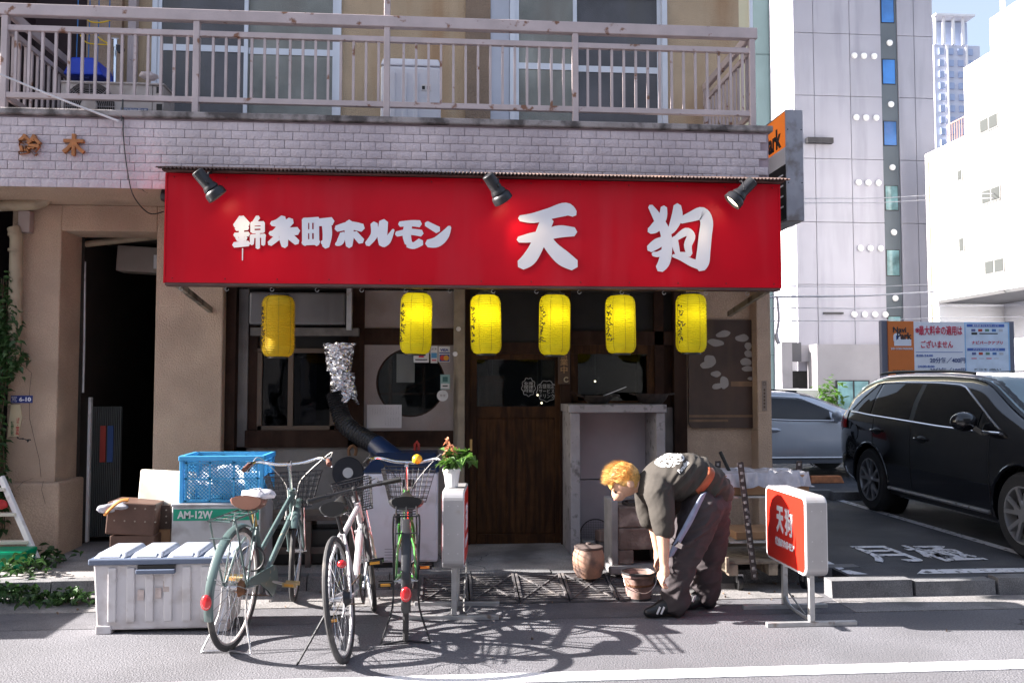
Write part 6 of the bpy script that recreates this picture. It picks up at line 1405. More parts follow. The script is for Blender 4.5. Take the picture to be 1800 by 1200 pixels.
# trousers
tr = MB()
capsule(tr, [J(1240, 868, PYc), J(1246, 886, PYc)], [.132, .14], fy=1.25)
for s in (-1, 1):
    if s < 0: pth = [J(1230, 892, PYc-.09), J(1208, 935, PYc-.09), J(1189, 985, PYc-.08), J(1182, 1025, PYc-.07), J(1180, 1054, PYc-.07)]; rd = [.13, .128, .114, .098, .09]
    else: pth = [J(1250, 892, PYc+.08), J(1256, 935, PYc+.09), J(1253, 985, PYc+.1), J(1247, 1025, PYc+.1), J(1245, 1048, PYc+.1)]; rd = [.13, .12, .108, .098, .09]
    capsule(tr, pth, rd, n=20)
tr.box(J(1182, 965, PYc-.155)+Vector((0, 0, 0)), (.16, .05, .15), (0, R(-12), 0))
def twrk(p):
    q = Vector((p.x*.8+p.z*.55, p.y, p.z*.8-p.x*.55))
    k = 1+.7*max(0, .25-p.z)/.25
    return .022*k*(ridge(q, 4.5, 4, 11)-.62)+.011*(ridge(q, 10, 8, 22, 9)-.6)
trs = blob(tr, 'trousers', trou, person, .0095, 6, twrk)
wrapped('pocket_flap', [J(1166, 948, PYc-.4), J(1184, 952, PYc-.4), J(1206, 950, PYc-.4)], .04, trou, trs, trs, .006, .005)
wrapped('pocket_hem', [J(1168, 958, PYc-.4), J(1166, 982, PYc-.4), J(1168, 1002, PYc-.4)], .012, trou, trs, trs, .005, .004)
MB().box(J(1176, 943, PYc-.215), (.035, .006, .02), (0, R(-14), 0)).build('pocket_tag', M('tag_pale', (.5, .52, .5), .7), trs)
# hair: cap plus tufts
hm = MB(); hm.sphere(head+Vector((.004, 0, .018)), (.104, .088, .106), 22, 14, Matrix.Rotation(R(-38), 3, 'Y')); hm.sphere(head+Vector((-.05, 0, .0)), (.064, .074, .074), 16, 10)
hair = blob(hm, 'hair', hair_m, person, .009, 3, lambda p: .003*math.sin(p.x*90+p.y*70)*math.sin(p.z*80+p.y*90) - (.045 if ((p-head).dot(Vector((-.35, 0, -.94))) > .035 and p.x > head.x-.085) else 0))
tf = MB(); rnd = random.Random(12)
for i in range(3200):
    a = rnd.uniform(0, 2*math.pi); el2 = math.acos(rnd.uniform(-.35, 1)); d = Vector((math.sin(el2)*math.cos(a), math.sin(el2)*math.sin(a), math.cos(el2)))
    if d.x > .55 and d.z < .1: continue
    if d.z < -.05 and d.x > -.6: continue
    p = head+Vector((-.012, 0, .02))+Vector((d.x*.106, d.y*.088, d.z*.103)); fl = (Vector((-.75, rnd.uniform(-.5, .5), -.35))*.7+d*.5).normalized(); L2 = rnd.uniform(.018, .05)
    sd_ = d.cross(fl).normalized()*rnd.uniform(.0009, .002); tf.add([p-sd_, p+sd_, p+fl*L2+d*.002], [(0, 1, 2)])
tf.build('hair_tufts', hair_m, hair, kind='stuff')
# belt bag strap, apron string, shoes
wrapped('orange_belt', [J(1238, 826, PYc-.3), J(1235, 838, PYc-.3), J(1226, 852, PYc-.3), J(1212, 868, PYc-.3)], .05, M('belt_orange', (.3, .07, .025), .55, var=.25, scale=25), shirt, shirt)
ap = MB(); w = .03; pth = smooth_path([J(1216, 866, PYc-.245), J(1204, 890, PYc-.232), J(1190, 915, PYc-.24), J(1172, 946, PYc-.235), J(1160, 972, PYc-.21)], 6); vs = []
for i, p in enumerate(pth): ww = w*(.6+.5*math.sin(math.pi*i/len(pth))); vs += [p+Vector((-ww, 0, -ww*.5)), p+Vector((ww, .004, ww*.5))]
ap.add(vs, [(2*i, 2*i+1, 2*i+3, 2*i+2) for i in range(len(pth)-1)], True); ao = ap.build('apron_strip', M('apron_blue', (.22, .25, .36), .8, var=.15, scale=20), trs); so = ao.modifiers.new('s', 'SOLIDIFY'); so.thickness = .006
for (ax_, ay_, toe, Y) in ((1172, 1066, 1128, PYc-.07), (1240, 1058, 1203, PYc+.1)):
    sb = MB(); A_, T_ = J(ax_, ay_, Y), J(toe, 1070 if toe < 1180 else 1062, Y); z0 = .0 if toe < 1180 else .0
    A_.z = .06; T_.z = .035
    capsule(sb, [A_+Vector((.05, 0, -.01)), A_+Vector((-.03, 0, .012)), T_+Vector((.06, -.01, .008)), T_+Vector((.01, -.012, 0))], [.048, .055, .044, .032], fy=.95)
    for i in range(len(sb.v)): sb.v[i].z = max(sb.v[i].z, .004)
    s_ = blob(sb, 'shoe', shoe_m, person, .008, 3)
    for k in range(2): MB().box(J(ax_-26+7*k, 1066 if toe < 1180 else 1058, Y-.052), (.011, .008, .05), (0, R(24), R(-8))).build('white_stripe', white_pl, s_)

for s in (-1, 1):
    e = head+fdir*.094+Vector((-.004, s*.034, .002)); MB().sphere(e, (.011, .009, .009), 10, 8).build('eye', M('eye_dark', (.03, .02, .018), .2), person)
    MB().tube([e+Vector((-.014, -s*.014, .006)), e+Vector((-.017, 0, .01)), e+Vector((-.012, s*.016, .008))], .004, 6).build('eyebrow', M('brow', (.16, .08, .03), .8), person)
MB().tube([head+Vector((-.062, -.02, -.122)), head+Vector((-.066, 0, -.125)), head+Vector((-.062, .02, -.122))], .0045, 6).build('lips', M('lips', (.42, .16, .13), .5), person)

pm = text_mesh('Paradise', .05, bold=.0015, depth=0).copy(); o = bpy.data.objects.new('back_print', pm); COL.objects.link(o); o.parent = shirt
pm.materials.clear(); pm.materials.append(M('print_white', (.7, .69, .69), .8))
c_ = J(1190, 826, PYc-.3)-OFF[shirt.name]
for v in pm.vertices:
    t_ = v.co.x/.19; x_, z_ = v.co.x*.62, v.co.y*.7
    a_ = R(38); v.co = Vector((c_.x+x_*math.cos(a_)-z_*math.sin(a_), c_.y, c_.z+x_*math.sin(a_)+z_*math.cos(a_)))
sw3 = o.modifiers.new('w', 'SHRINKWRAP'); sw3.target = shirt; sw3.wrap_method = 'PROJECT'; sw3.use_project_y = True; sw3.use_positive_direction = True; sw3.use_negative_direction = True; sw3.offset = .003
# ------------------------------------------------------------------ counter, pans, stove and what stands round it
KY = -.34
ctm = M('counter_concrete', (.3, .28, .29), .8, var=.15, scale=7, bump=.3, bscale=70, dirt=(.12, .11, .11), dscale=14, dthr=(.55, .68)); ctp = M('counter_board', (.38, .335, .355), .75, var=.08, scale=4)
a, b_ = at(1000, 712, KY), at(1172, 712, KY); zt_ = at(1086, 711, KY).z; zu_ = at(1086, 725, KY).z
cn = thing('counter', 'grey counter with thick worn top and open front beside the door', 'counter', ((a.x+b_.x)/2, -.1, .1))
MB().bb(a.x, b_.x, KY, .17, zu_, zt_).build('top', ctm, cn, bevel=.006)
MB().bb(a.x+.015, a.x+.095, KY+.02, .16, .1, zu_-.001).build('side_panel', ctm, cn, bevel=.004); MB().bb(b_.x-.085, b_.x-.01, KY+.02, .16, .1, zu_-.001).build('side_panel', ctm, cn, bevel=.004)
zs_ = at(1086, 842, .08).z
MB().bb(a.x+.096, b_.x-.086, .08, .1, zs_+.006, zu_-.001).build('back_board', ctp, cn); MB().bb(a.x+.096, b_.x-.086, .08, .1, .1, zs_-.003).build('back_board', ctp, cn)
iron = M('pan_iron', (.05, .04, .037), .55, .5, var=.4, scale=25, bump=.3)
def pan(px, py, r, h, label, tool):
    c = at(px, py, -.12); c.z = zt_+.003; t = thing('frying_pan' if h < .06 else 'wok', label, 'pan', tuple(c))
    T = Matrix.Translation(c); MB().lathe([(.001, 0), (r*.6, 0), (r*.85, h*.45), (r, h), (r-.005, h), (r*.83, h*.5), (r*.58, .006), (.001, .006)], 32, T).build('bowl', iron, t)
    for s in (-1, 1): MB().tube(smooth_path([c+Vector((s*(r-.005), -.04, h-.008)), c+Vector((s*(r+.04), -.025, h)), c+Vector((s*(r+.04), .025, h)), c+Vector((s*(r-.005), .04, h-.008))], 4), .007, 6).build('handle', iron, t)
    if tool: MB().beam(c+Vector((.03, -.02, h-.01)), c+Vector((.24, -.06, h+.075)), .035, .006).build('spatula_blade', steel, t); MB().tube([c+Vector((-r-.1, 0, h+.03)), c+Vector((-r+.02, 0, h-.02))], .012, 8).build('long_handle', wood_d, t)
pan(1050, 702, .13, .07, 'small blackened wok with a spatula on the left of the counter', True); pan(1146, 702, .145, .085, 'sooty wide wok on the right end of the counter', False)
# stove
OY = -1.0
stm = M('stove_clay', (.16, .115, .1), .9, var=.25, scale=9, bump=.6, bscale=60, dirt=(.33, .27, .24), dscale=7, dthr=(.5, .66)); st2 = M('stove_grey', (.22, .21, .215), .9, var=.2, scale=8, bump=.4)
o0, o1 = at(1086, 880, OY), at(1163, 880, OY); zo = at(1110, 879, OY).z; ob = .155
sv = thing('clay_stove', 'blackened clay and brick stove with square fire opening in front of the counter', 'stove', ((o0.x+o1.x)/2, OY+.15, .1))
h0, h1 = at(1114, 966, OY), at(1151, 997, OY)
def course(z0, z1, nm='stove_course'):
    if z0 < h0.z-.02:
        MB().bb(o0.x, h0.x, OY, OY+.26, z0, z1).build(nm, stm, sv, bevel=.01); MB().bb(h1.x, o1.x, OY, OY+.26, z0, z1).build(nm, stm, sv, bevel=.01)
    else: MB().bb(o0.x, o1.x, OY, OY+.26, z0, z1).build(nm, stm, sv, bevel=.01)
course(ob+.002, h0.z-.002); zz_ = [h0.z, at(1110, 927, OY).z, at(1110, 890, OY).z]
course(zz_[0], zz_[1]-.003); course(zz_[1], zz_[2]-.003)
MB().bb(h0.x-.01, h1.x+.01, OY+.16, OY+.25, ob, h0.z).build('fire_chamber', dark, sv)
MB().bb(o0.x-.055, o0.x-.002, OY-.02, OY+.28, ob, zo).build('side_slab', st2, sv, bevel=.008); MB().bb(o1.x+.002, o1.x+.05, OY-.02, OY+.28, ob, zo).build('side_slab', st2, sv, bevel=.008); MB().bb(o0.x-.08, o1.x+.07, OY-.1, OY+.3, .103, ob).build('base_slab', st2, sv, bevel=.012)
MB().bb(o0.x, o1.x, OY+.22, OY+.26, zz_[2], zo-.01).build('rim', st2, sv); MB().lathe([(.09, 0), (.11, 0), (.11, .02), (.09, .02)], 24, Matrix.Translation(((o0.x+o1.x)/2, OY+.12, zz_[2]+.002)), cap=False).build('burner_ring', iron, sv)
# lidded pot, bucket, net, bricks
pp = gnd(1037, 1017, .1); r_ = .118
pt = thing('clay_pot', 'round reddish clay pot with dark lid on the pavement by the stove', 'pot', (pp.x, pp.y+.06, .1)); T = Matrix.Translation((pp.x, pp.y+.06, .1))
MB().lathe([(.07, 0), (.085, .005), (.112, .06), (r_, .12), (.114, .17), (.1, .205), (.098, .215)], 32, T).build('body', M('clay_red', (.3, .17, .12), .7, var=.15, scale=12, dirt=(.12, .08, .07), dscale=8), pt); MB().lathe([(.104, .21), (.106, .225), (.09, .232), (.02, .236), (.018, .25), (.001, .252)], 32, T).build('lid', M('lid_dark_clay', (.09, .065, .06), .8, var=.2, scale=20), pt)
bk = gnd(1128, 1058, 0.0); bk.y += .09
bu = thing('fire_bucket', 'rusty pinkish bucket with black rim and wire handle by the shoes', 'bucket', (bk.x, bk.y, 0)); T = Matrix.Translation((bk.x, bk.y, .004)); bum = M('bucket_pink', (.3, .19, .17), .7, var=.2, scale=14, dirt=(.13, .075, .05), dscale=9, dthr=(.52, .68))
MB().lathe([(.08, 0), (.083, .0), (.105, .155), (.118, .16), (.118, .185), (.108, .185), (.1, .15), (.08, .01), (.001, .01)], 36, T).build('body', bum, bu); MB().lathe([(.084, .0), (.088, .0), (.089, .014), (.084, .014)], 36, T, cap=False).build('foot_band', blackm, bu); MB().lathe([(.099, .098), (.103, .098), (.104, .112), (.1, .112)], 36, T, cap=False).build('band', rust, bu); MB().lathe([(.118, .178), (.124, .18), (.122, .192), (.112, .19), (.105, .176)], 36, T, cap=False).build('rim', blackm, bu)
MB().tube(smooth_path([(bk.x-.115, bk.y-.03, .165), (bk.x-.1, bk.y-.1, .1), (bk.x+.02, bk.y-.13, .07), (bk.x+.1, bk.y-.08, .12), (bk.x+.118, bk.y-.02, .165)], 6), .003, 6).build('wire_handle', steel, bu); MB().lathe([(.001, .15), (.1, .15), (.1, .152)], 24, T).build('ash', M('ash', (.06, .055, .055), .95, var=.4, scale=60), bu)
q = at(1046, 938, -.05); nt_ = thing('wire_net', 'round black wire grill net leaning against the counter back', 'grill net', (q.x, -.05, q.z-.13)); m_ = MB(); m_.tube([(q.x+.13*math.cos(2*math.pi*i/36), -.05-.02*math.sin(2*math.pi*i/36), q.z+.13*math.sin(2*math.pi*i/36)) for i in range(36)], .005, 6, closed=True); m_.build('rim', iron, nt_); m_ = MB()
for i in range(-8, 9):
    u = i*.0148; h = math.sqrt(max(0, .13**2-u*u)); m_.tube([(q.x+u, -.05+.02*h/.13, q.z-h), (q.x+u, -.05-.02*h/.13, q.z+h)], .0012, 4); m_.tube([(q.x-h, -.05-.02*u/.13, q.z+u), (q.x+h, -.05-.02*u/.13, q.z+u)], .0012, 4)
m_.build('mesh', iron, nt_, kind='stuff')
for i, (px, py, w, h, lab) in enumerate(((1033, 962, .11, .1, 'grey stone block behind the clay pot'), (1062, 966, .12, .09, 'dark brick at the bottom of the little pile beside the stove'), (1061, 944, .12, .09, 'reddish brick on top of the little pile beside the stove'))):
    c = at(px, py, -.2); z = .1+h/2 if i < 2 else .1+.09+h/2+.002; MB().box((c.x, -.2, z), (w, .1, h), (0, 0, R(8*i))).build('loose_brick', M('brick_a%d' % i, ((.22, .21, .2), (.12, .1, .095), (.24, .16, .13))[i], .9, var=.2, bump=.4), bevel=.008, label=lab, cat='brick', group='loose bricks beside the stove')

# ------------------------------------------------------------------ slotted-angle trolley with boxes
TYf, TYb = -1.28, -.78
tr0, tr1 = at(1322, 1000, TYf).x, at(1436, 1000, TYf).x
tl = thing('slotted_trolley', 'trolley of dark slotted angle iron on a wooden pallet base behind the lamp sign', 'trolley', ((tr0+tr1)/2, -1.05, 0))
plk = M('pallet_wood', (.32, .26, .2), .85, var=.2, scale=9, bump=.3, dirt=(.14, .1, .08), dscale=10); ang_m = M('angle_iron', (.06, .045, .045), .6, .4, var=.3, scale=18, dirt=(.2, .17, .17), dscale=25, dthr=(.58, .66))
xl_ = tr0-.17; zp = .2
for i in range(5): y = TYf+.02+i*.115; MB().bb(xl_, tr1+.05, y, y+.1, zp, zp+.022).build('plank', plk, tl, bevel=.003)
for x in (xl_+.03, (xl_+tr1)/2, tr1): MB().bb(x-.03, x+.04, TYf+.01, TYb+.05, zp-.08, zp-.001).build('bearer', plk, tl, bevel=.003)
MB().bb(xl_-.03, xl_-.005, TYf-.02, TYb, zp-.05, zp+.06).build('side_board', plk, tl, bevel=.004)
for (x, y) in ((xl_+.1, TYf+.08), (tr1-.06, TYf+.08), (xl_+.1, TYb-.04), (tr1-.06, TYb-.04)): MB().cyl((x-.018, y, .058), (x+.018, y, .058), .055, n=18).build('caster_wheel', black, tl); MB().bb(x-.025, x+.025, y-.02, y+.02, .06, zp-.08).build('caster_fork', steel, tl)
def upright(pb_, pt_):
    d = pt_-pb_; m_ = MB(); m_.beam(pb_, pt_, .045, .003, up=(0, 1, 0)); m_.beam(pb_+Vector((.022, .02, 0)), pt_+Vector((.022, .02, 0)), .003, .045, up=(0, 1, 0)); o = m_.build('upright', ang_m, tl)
    n = int(d.length/.05)
    for i in range(n):
        c = pb_+d*((i+.5)/n); MB().box(c+Vector((0, -.003, 0)), (.018, .003, .02), (0, math.atan2(d.x, d.z), 0)).build('slot', M('slot_pale', (.3, .27, .27), .7), o)
upright(Vector((at(1327, 1038, TYf-.02).x, TYf-.02, .1)), at(1301, 812, TYf-.02)); upright(Vector((tr1+.02, TYf-.02, .1)), Vector((tr1-.01, TYf-.02, at(1400, 885, TYf).z))); upright(Vector((tr1, TYb, .1)), at(1405, 810, TYb)); upright(Vector((xl_+.05, TYb, .1)), at(1262, 810, TYb))
for py in (864, 940): z = at(1330, py, -1.0).z; m_ = MB(); m_.bb(xl_+.02, tr1+.01, TYf+.03, TYb-.02, z-.012, z); m_.build('shelf', galv, tl)
zs1, zs2 = at(1330, 864, -1.0).z, at(1330, 940, -1.0).z
bxp = thing('wrapped_box', 'cardboard box wrapped in clear plastic on the trolley top shelf', 'box', ((xl_+tr1)/2, -1.05, zs1)); MB().bb(xl_+.0, tr1-.02, TYf+.06, TYb-.06, zs1+.002, zs1+.15).build('cardboard', card, bxp, bevel=.006)
pl_ = MB(); n1, n2 = 18, 10; rnd = random.Random(8); vs = []
for j in range(n2+1):
    for i in range(n1+1):
        x = xl_-.03+(tr1+.04-xl_)*i/n1; y = TYf+.02+(TYb-TYf-.04)*j/n2; e = (i in (0, n1)) or (j in (0, n2)); vs.append((x+rnd.uniform(-.008, .008), y+rnd.uniform(-.008, .008), zs1+.165+rnd.uniform(-.012, .014)-(.1 if e else 0)))
pl_.add(vs, [(j*(n1+1)+i, j*(n1+1)+i+1, (j+1)*(n1+1)+i+1, (j+1)*(n1+1)+i) for j in range(n2) for i in range(n1)]); pl_.build('plastic_wrap', M('plastic_film', (.6, .6, .68), .15, var=.15, scale=20, trans=.45), bxp)
MB().tube([at(1282, 828, -1.0), at(1266, 794, -1.02)], .014, 8).build('black_pipe', black, label='black pipe end sticking up behind the wrapped box', cat='pipe')
MB().bb(xl_+.08, tr1-.1, TYf+.08, TYb-.08, zs2+.002, zs2+.06).build('flat_board', card, bevel=.006, label='flat brown board on the lower trolley shelf', cat='board')
lumpy(MB(), (xl_+.3, TYf+.1, zs1-.035+.07), (.05, .03, .02), 9).build('work_glove', M('glove_cream', (.55, .48, .38), .9, var=.1), label='cream work glove lying at the edge of the trolley shelf', cat='glove')
MB().bb(tr0-.3, tr0-.28+.62, -.68, -.66, .1, at(1330, 945, -.68).z).build('plywood_sheet', M('plywood', (.27, .2, .14), .85, var=.15, scale=6), label='weathered plywood sheet leaning behind the trolley', cat='board')

# ------------------------------------------------------------------ plants
def leaf_mesh(L_, w, seed=0):
    mb = MB(); mb.add([(0, 0, 0), (w*.5, L_*.3, .012), (w*.42, L_*.62, .008), (0, L_, -.02), (-w*.42, L_*.62, .008), (-w*.5, L_*.3, .012), (0, L_*.35, -.006), (0, L_*.68, -.006)], [(0, 1, 6), (0, 6, 5), (1, 2, 7, 6), (6, 7, 4, 5), (2, 3, 7), (7, 3, 4)], True); return mb.v, mb.f
def leaves(mb, pts, Lr, seed, up=.4):
    rnd = random.Random(seed)
    for p in pts:
        L_ = rnd.uniform(*Lr); v, f = leaf_mesh(L_, L_*rnd.uniform(.45, .6)); e = Euler((rnd.uniform(-.9, up), rnd.uniform(-.5, .5), rnd.uniform(0, 6.28))).to_matrix().to_4x4()
        mb.add(v, f, True, Matrix.Translation(Vector(p)) @ e)
leafm = M('leaf_green', (.07, .16, .025), .45, var=.4, scale=30, trans=.35); leafd = M('leaf_dark', (.035, .085, .022), .5, var=.4, scale=22, trans=.25)
zc = z1_+.004
pp2 = thing('potted_plant', 'leafy plant with orange flower spikes in a white pot on the narrow sign', 'plant', (at(794, 860, -1.7).x, -1.72, zc)); c = Vector((at(794, 860, -1.72).x, -1.72, zc))
MB().lathe([(.04, 0), (.055, .105), (.062, .105), (.062, .12), (.054, .12), (.05, .1), (.001, .098)], 12, Matrix.Translation(c), smooth=False).build('pot', white_pl, pp2)
rnd = random.Random(3); pts = []; sm = MB()
for i in range(11):
    a = rnd.uniform(0, 6.28); e = c+Vector((.12*math.cos(a)*rnd.uniform(.3, 1)+.05, .1*math.sin(a), .14+rnd.uniform(0, .1))); pth = smooth_path([c+Vector((0, 0, .1)), c+Vector((.03*math.cos(a), .03*math.sin(a), .16)), e], 4); sm.tube(pth, .003, 5); pts += [pth[k] for k in (4, 6, 8)]*3
sm.build('stems', M('stem_green', (.1, .16, .04), .6), pp2); lf = MB(); leaves(lf, pts, (.055, .1), 4); lf.build('leaves', leafm, pp2, kind='stuff')
fl = MB(); rnd = random.Random(5)
for k in range(2):
    b0 = c+Vector((-.035+.04*k, .0, .17)); 
    for i in range(34): p = b0+Vector((rnd.gauss(0, .008)+.004*k*i/34, rnd.gauss(0, .008), .15*i/34*(1-.3*k))); v, f = leaf_mesh(.016, .01); fl.add(v, f, True, Matrix.Translation(p) @ Euler((rnd.uniform(-1, 1), rnd.uniform(-1, 1), rnd.uniform(0, 6))).to_matrix().to_4x4())
fl.build('flower_spikes', M('flower_orange', (.6, .27, .15), .6, var=.25, scale=40, trans=.3), pp2, kind='stuff')
# ivy at the left edge
iv = thing('ivy', 'dark green ivy climbing the left edge of the stucco pillar', 'plant', (at(8, 900, -.1).x, -.08, .1)); rnd = random.Random(21); st_ = MB(); pts = []
for k in range(9):
    x = rnd.uniform(-10, 8); pth = smooth_path([at(x+rnd.uniform(-8, 8)+(14 if j > 2 else 0), 930-110*j, -.1+rnd.uniform(-.05, .04)) for j in range(5)], 5); st_.tube(pth, .004, 5); pts += pth
st_.build('stems', M('vine_brown', (.09, .06, .035), .8), iv)
for (px, py, sx_, sy_, n) in ((12, 585, 18, 45, 170), (15, 640, 22, 30, 130), (-4, 700, 6, 50, 70), (-5, 780, 6, 60, 70), (8, 530, 12, 30, 60), (5, 860, 10, 40, 60)):
    for i in range(n): pts.append(at(px+rnd.gauss(0, sx_*.55), py+rnd.gauss(0, sy_*.55), -.12+rnd.gauss(0, .05)))
lf = MB(); leaves(lf, pts, (.05, .095), 22); lf.build('leaves', leafd, iv, kind='stuff')
wd = MB(); rnd = random.Random(31); pts = []
for (px, py, sx_, n, h) in ((25, 1054, 30, 120, .09), (90, 1060, 30, 90, .07), (70, 990, 22, 90, .12), (30, 1010, 25, 90, .14), (130, 1056, 16, 60, .07), (12, 900, 12, 50, .3)):
    for i in range(n):
        g_ = gnd(px+rnd.gauss(0, sx_), py+rnd.gauss(0, 4), .02 if py > 1040 else .1); pts.append(g_+Vector((0, rnd.uniform(-.03, .08), rnd.uniform(0, h)+(.25 if py == 900 else 0))))
leaves(wd, pts, (.04, .085), 32); wd.build('weeds', leafd, label='low green weeds along the kerb and pillar foot at the left', cat='weeds', kind='stuff')
sh_ = MB(); pts = []; c = at(1457, 700, 25)
for i in range(260): pts.append(c+Vector((rnd.gauss(0, .25), rnd.gauss(0, .2), rnd.gauss(0, .35))))
tb2 = thing('small_tree', 'small green shrub in front of the concrete tower base', 'tree', (c.x, c.y, .0)); leaves(sh_, pts, (.18, .3), 33); sh_.build('crown', leafm, tb2, kind='stuff'); MB().cyl((c.x, c.y, 0), (c.x, c.y, c.z), .04, .02).build('trunk', wood_d, tb2)

# ------------------------------------------------------------------ left edge: pipes, plates, ladder, passage
tan = M('pipe_tan2', (.36, .29, .2), .6, var=.1, dirt=(.22, .17, .12), dscale=7)
dp = thing('drainpipe', 'tan drainpipe with elbow at the left edge under the balcony', 'pipe', (at(28, 600, -.1).x, -.1, .7))
MB().tube(smooth_path([at(-60, 363, -.12), at(40, 360, -.12), at(72, 356, -.12), at(84, 345, -.12), at(85, 330, -.12)], 5), .048, 14).build('elbow_pipe', tan, dp); MB().tube([at(24, 400, -.1), at(29, 420, -.1), at(26, 560, -.1), at(23, 640, -.1)], .05, 14).build('downpipe', tan, dp); 
for py in (413, 440, 545): c = at(27, py, -.1); MB().lathe([(.056, -.012), (.056, .012)], 18, Matrix.Translation(c)).build('pipe_collar', tan, dp)
wr(MB(), 31, 370, 52, 408, -.09, .08).build('junction_box', M('jbox', (.33, .27, .25), .6), dp, bevel=.008)
ad = thing('address_plate', 'small blue address plate reading 6-10 on the left pillar', 'sign', tuple(at(38, 701, -.005))); nvb = M('plate_blue', (.02, .035, .2), .35); wr(MB(), 19, 695, 57, 708, -.007, .006).build('plate', nvb, ad); text('6-10', .05, at(44, 701.5, -.0085), white_ink, ad, fit=(.095, .036), bold=.002, depth=.0006); text('墨田区\n錦糸\n三丁目', .02, at(25, 701.5, -.0085), white_ink, ad, fit=(.045, .045), depth=.0006)
np_ = thing('notice_plate', 'cream bowed notice plate with red and green vertical writing below the address plate', 'sign', tuple(at(26, 740, -.005))); q0, q1 = at(13, 768, -.01), at(38, 711, -.01)
MB().prism([(q0.x, q0.z), (q1.x-.02, q0.z+.005), (q1.x+.006, (q0.z+q1.z)/2+.03), (q1.x-.014, q1.z), (q0.x+.02, q1.z)], -.012, -.004).build('plate', M('plate_cream', (.6, .5, .33), .6), np_); text('ゴミ・空き缶', .03, at(31, 749, -.014), M('ink_red', (.5, .03, .04), .6), np_, vertical=True, fit=(.028, .14), bold=.001, depth=.0006); text('持ち帰りに協力', .03, at(21.5, 753, -.014), M('ink_green', (.04, .13, .05), .6), np_, vertical=True, fit=(.026, .12), bold=.001, depth=.0006)
# hairline cracks in the pillar
ck = MB()
for pts in (((40, 640), (54, 655), (53, 690), (52, 735), (60, 775), (70, 808), (71, 838)), ((30, 858), (42, 846), (60, 840)), ((76, 845), (74, 860), (81, 885))): ck.tube([at(x+1.5*math.sin(y), y, -.002 if y < 840 else -.062) for x, y in pts], .0016, 4)
ck.build('crack', M('crack_dark', (.08, .06, .05), .9), B, kind='stuff')
ld_ = thing('step_ladder', 'worn white stepladder leaning against the left pillar plinth', 'ladder', (at(30, 980, -.4).x, -.35, .1)); p0, p1 = at(66, 985, -.4), at(2, 838, -.25); MB().beam(p0, p1, .03, .05).build('rail', white_pl, ld_, bevel=.004); d_ = Vector((-.34, .0, 0)); MB().beam(p0+d_, p1+d_, .03, .05).build('rail', white_pl, ld_, bevel=.004)
for u in (.22, .55, .85): c = p0.lerp(p1, u); MB().beam(c, c+d_, .06, .025).build('step', M('ladder_step', (.6, .56, .48), .7, var=.1), ld_, bevel=.003)
MB().tube([at(45, 987, -.38), at(65, 972, -.38)], .02, 10).build('brace', white_pl, ld_)
gc = thing('green_tub', 'bright green plastic tub at the left edge beside the ladder', 'tub', (at(15, 1000, -.5).x, -.5, .1)); q0, q1 = at(-30, 1003, -.6), at(45, 968, -.6); MB().hexa([(q0.x, -.6, .102), (q1.x-.03, -.6, .102), (q1.x-.03, -.4, .102), (q0.x, -.4, .102)], [(q0.x, -.62, q1.z), (q1.x, -.62, q1.z), (q1.x, -.38, q1.z), (q0.x, -.38, q1.z)]).build('tub', M('tub_green', (.0, .36, .18), .3, var=.08, trans=.3), gc, bevel=.02)
lumpy(MB(), at(2, 885, -.3), (.05, .05, .04), 3).build('red_flower', M('flower_red', (.5, .03, .03), .6), label='red flower head among the plants at the left edge', cat='flower')
gtx = thing('passage_gate', 'dark ribbed gate with white post standing open in the passage', 'gate', (at(185, 880, .6).x, .6, .1)); MB().bb(at(150, 800, .6).x, at(159, 800, .6).x, .58, .63, .1, at(155, 698, .6).z).build('post', white_pl, gtx, bevel=.006); MB().bb(at(131, 800, .5).x, at(143, 800, .5).x, .48, .53, .3, at(137, 693, .5).z).build('post', galv, gtx, bevel=.006)
gp0, gp1 = at(160, 800, .62).x, at(212, 800, .62).x
for i in range(16): x = gp0+(gp1-gp0)*(i+.5)/16; MB().bb(x-.005, x+.005, .615+.004, .64, .14, at(185, 714, .62).z).build('slat', M('gate_dark', (.05, .055, .055), .6), gtx)
MB().bb(gp0, gp1, .641, .65, .14, at(185, 714, .62).z).build('backing', M('gate_dark2', (.025, .028, .028), .6), gtx)
for px, col, nm in ((180, (.3, .03, .02), 'red'), (193, (.02, .06, .2), 'blue')): MB().bb(at(px-5, 780, .6).x, at(px+5, 780, .6).x, .609, .614, at(px, 812, .6).z, at(px, 748, .6).z).build('sticker', M('sticker_'+nm, col, .6), gtx)
MB().tube([at(140, 430, .45), at(280, 415, .45)], .03, 10).build('passage_pipe', tan, label='tan pipe slanting across the top of the passage', cat='pipe')
lbx = thing('passage_lightbox', 'dusty beige box sign high inside the passage', 'signboard', tuple(at(245, 485, .8))); MB().box(at(250, 458, .85), (.4, .2, .24), (0, R(3), 0)).build('box', M('lightbox_beige', (.3, .26, .23), .6, var=.1), lbx, bevel=.01); wr(MB(), 270, 448, 279, 472, .7, .02).build('white_tag', white_pl, lbx)
MB().tube([at(149, 460, .44), at(148, 600, .44), at(146, 690, .44)], .012, 8).build('conduit', galv, label='thin grey conduit on the passage pillar', cat='conduit'); MB().tube([at(160, 500, .7), at(158, 640, .7)], .018, 8).build('conduit', M('conduit_blue', (.2, .2, .35), .6), label='pale violet conduit deeper in the passage', cat='conduit')
# white cloth strip and wire beside the right pier
MB().tube(smooth_path([at(1366, 520, .1), at(1369, 560, .1), at(1365, 590, .1), at(1369, 604, .1)], 5), [.012]*10+[.02]*6, 8).build('white_cord_bundle', white_pl, label='white knotted cord hanging right of the pier', cat='cord')

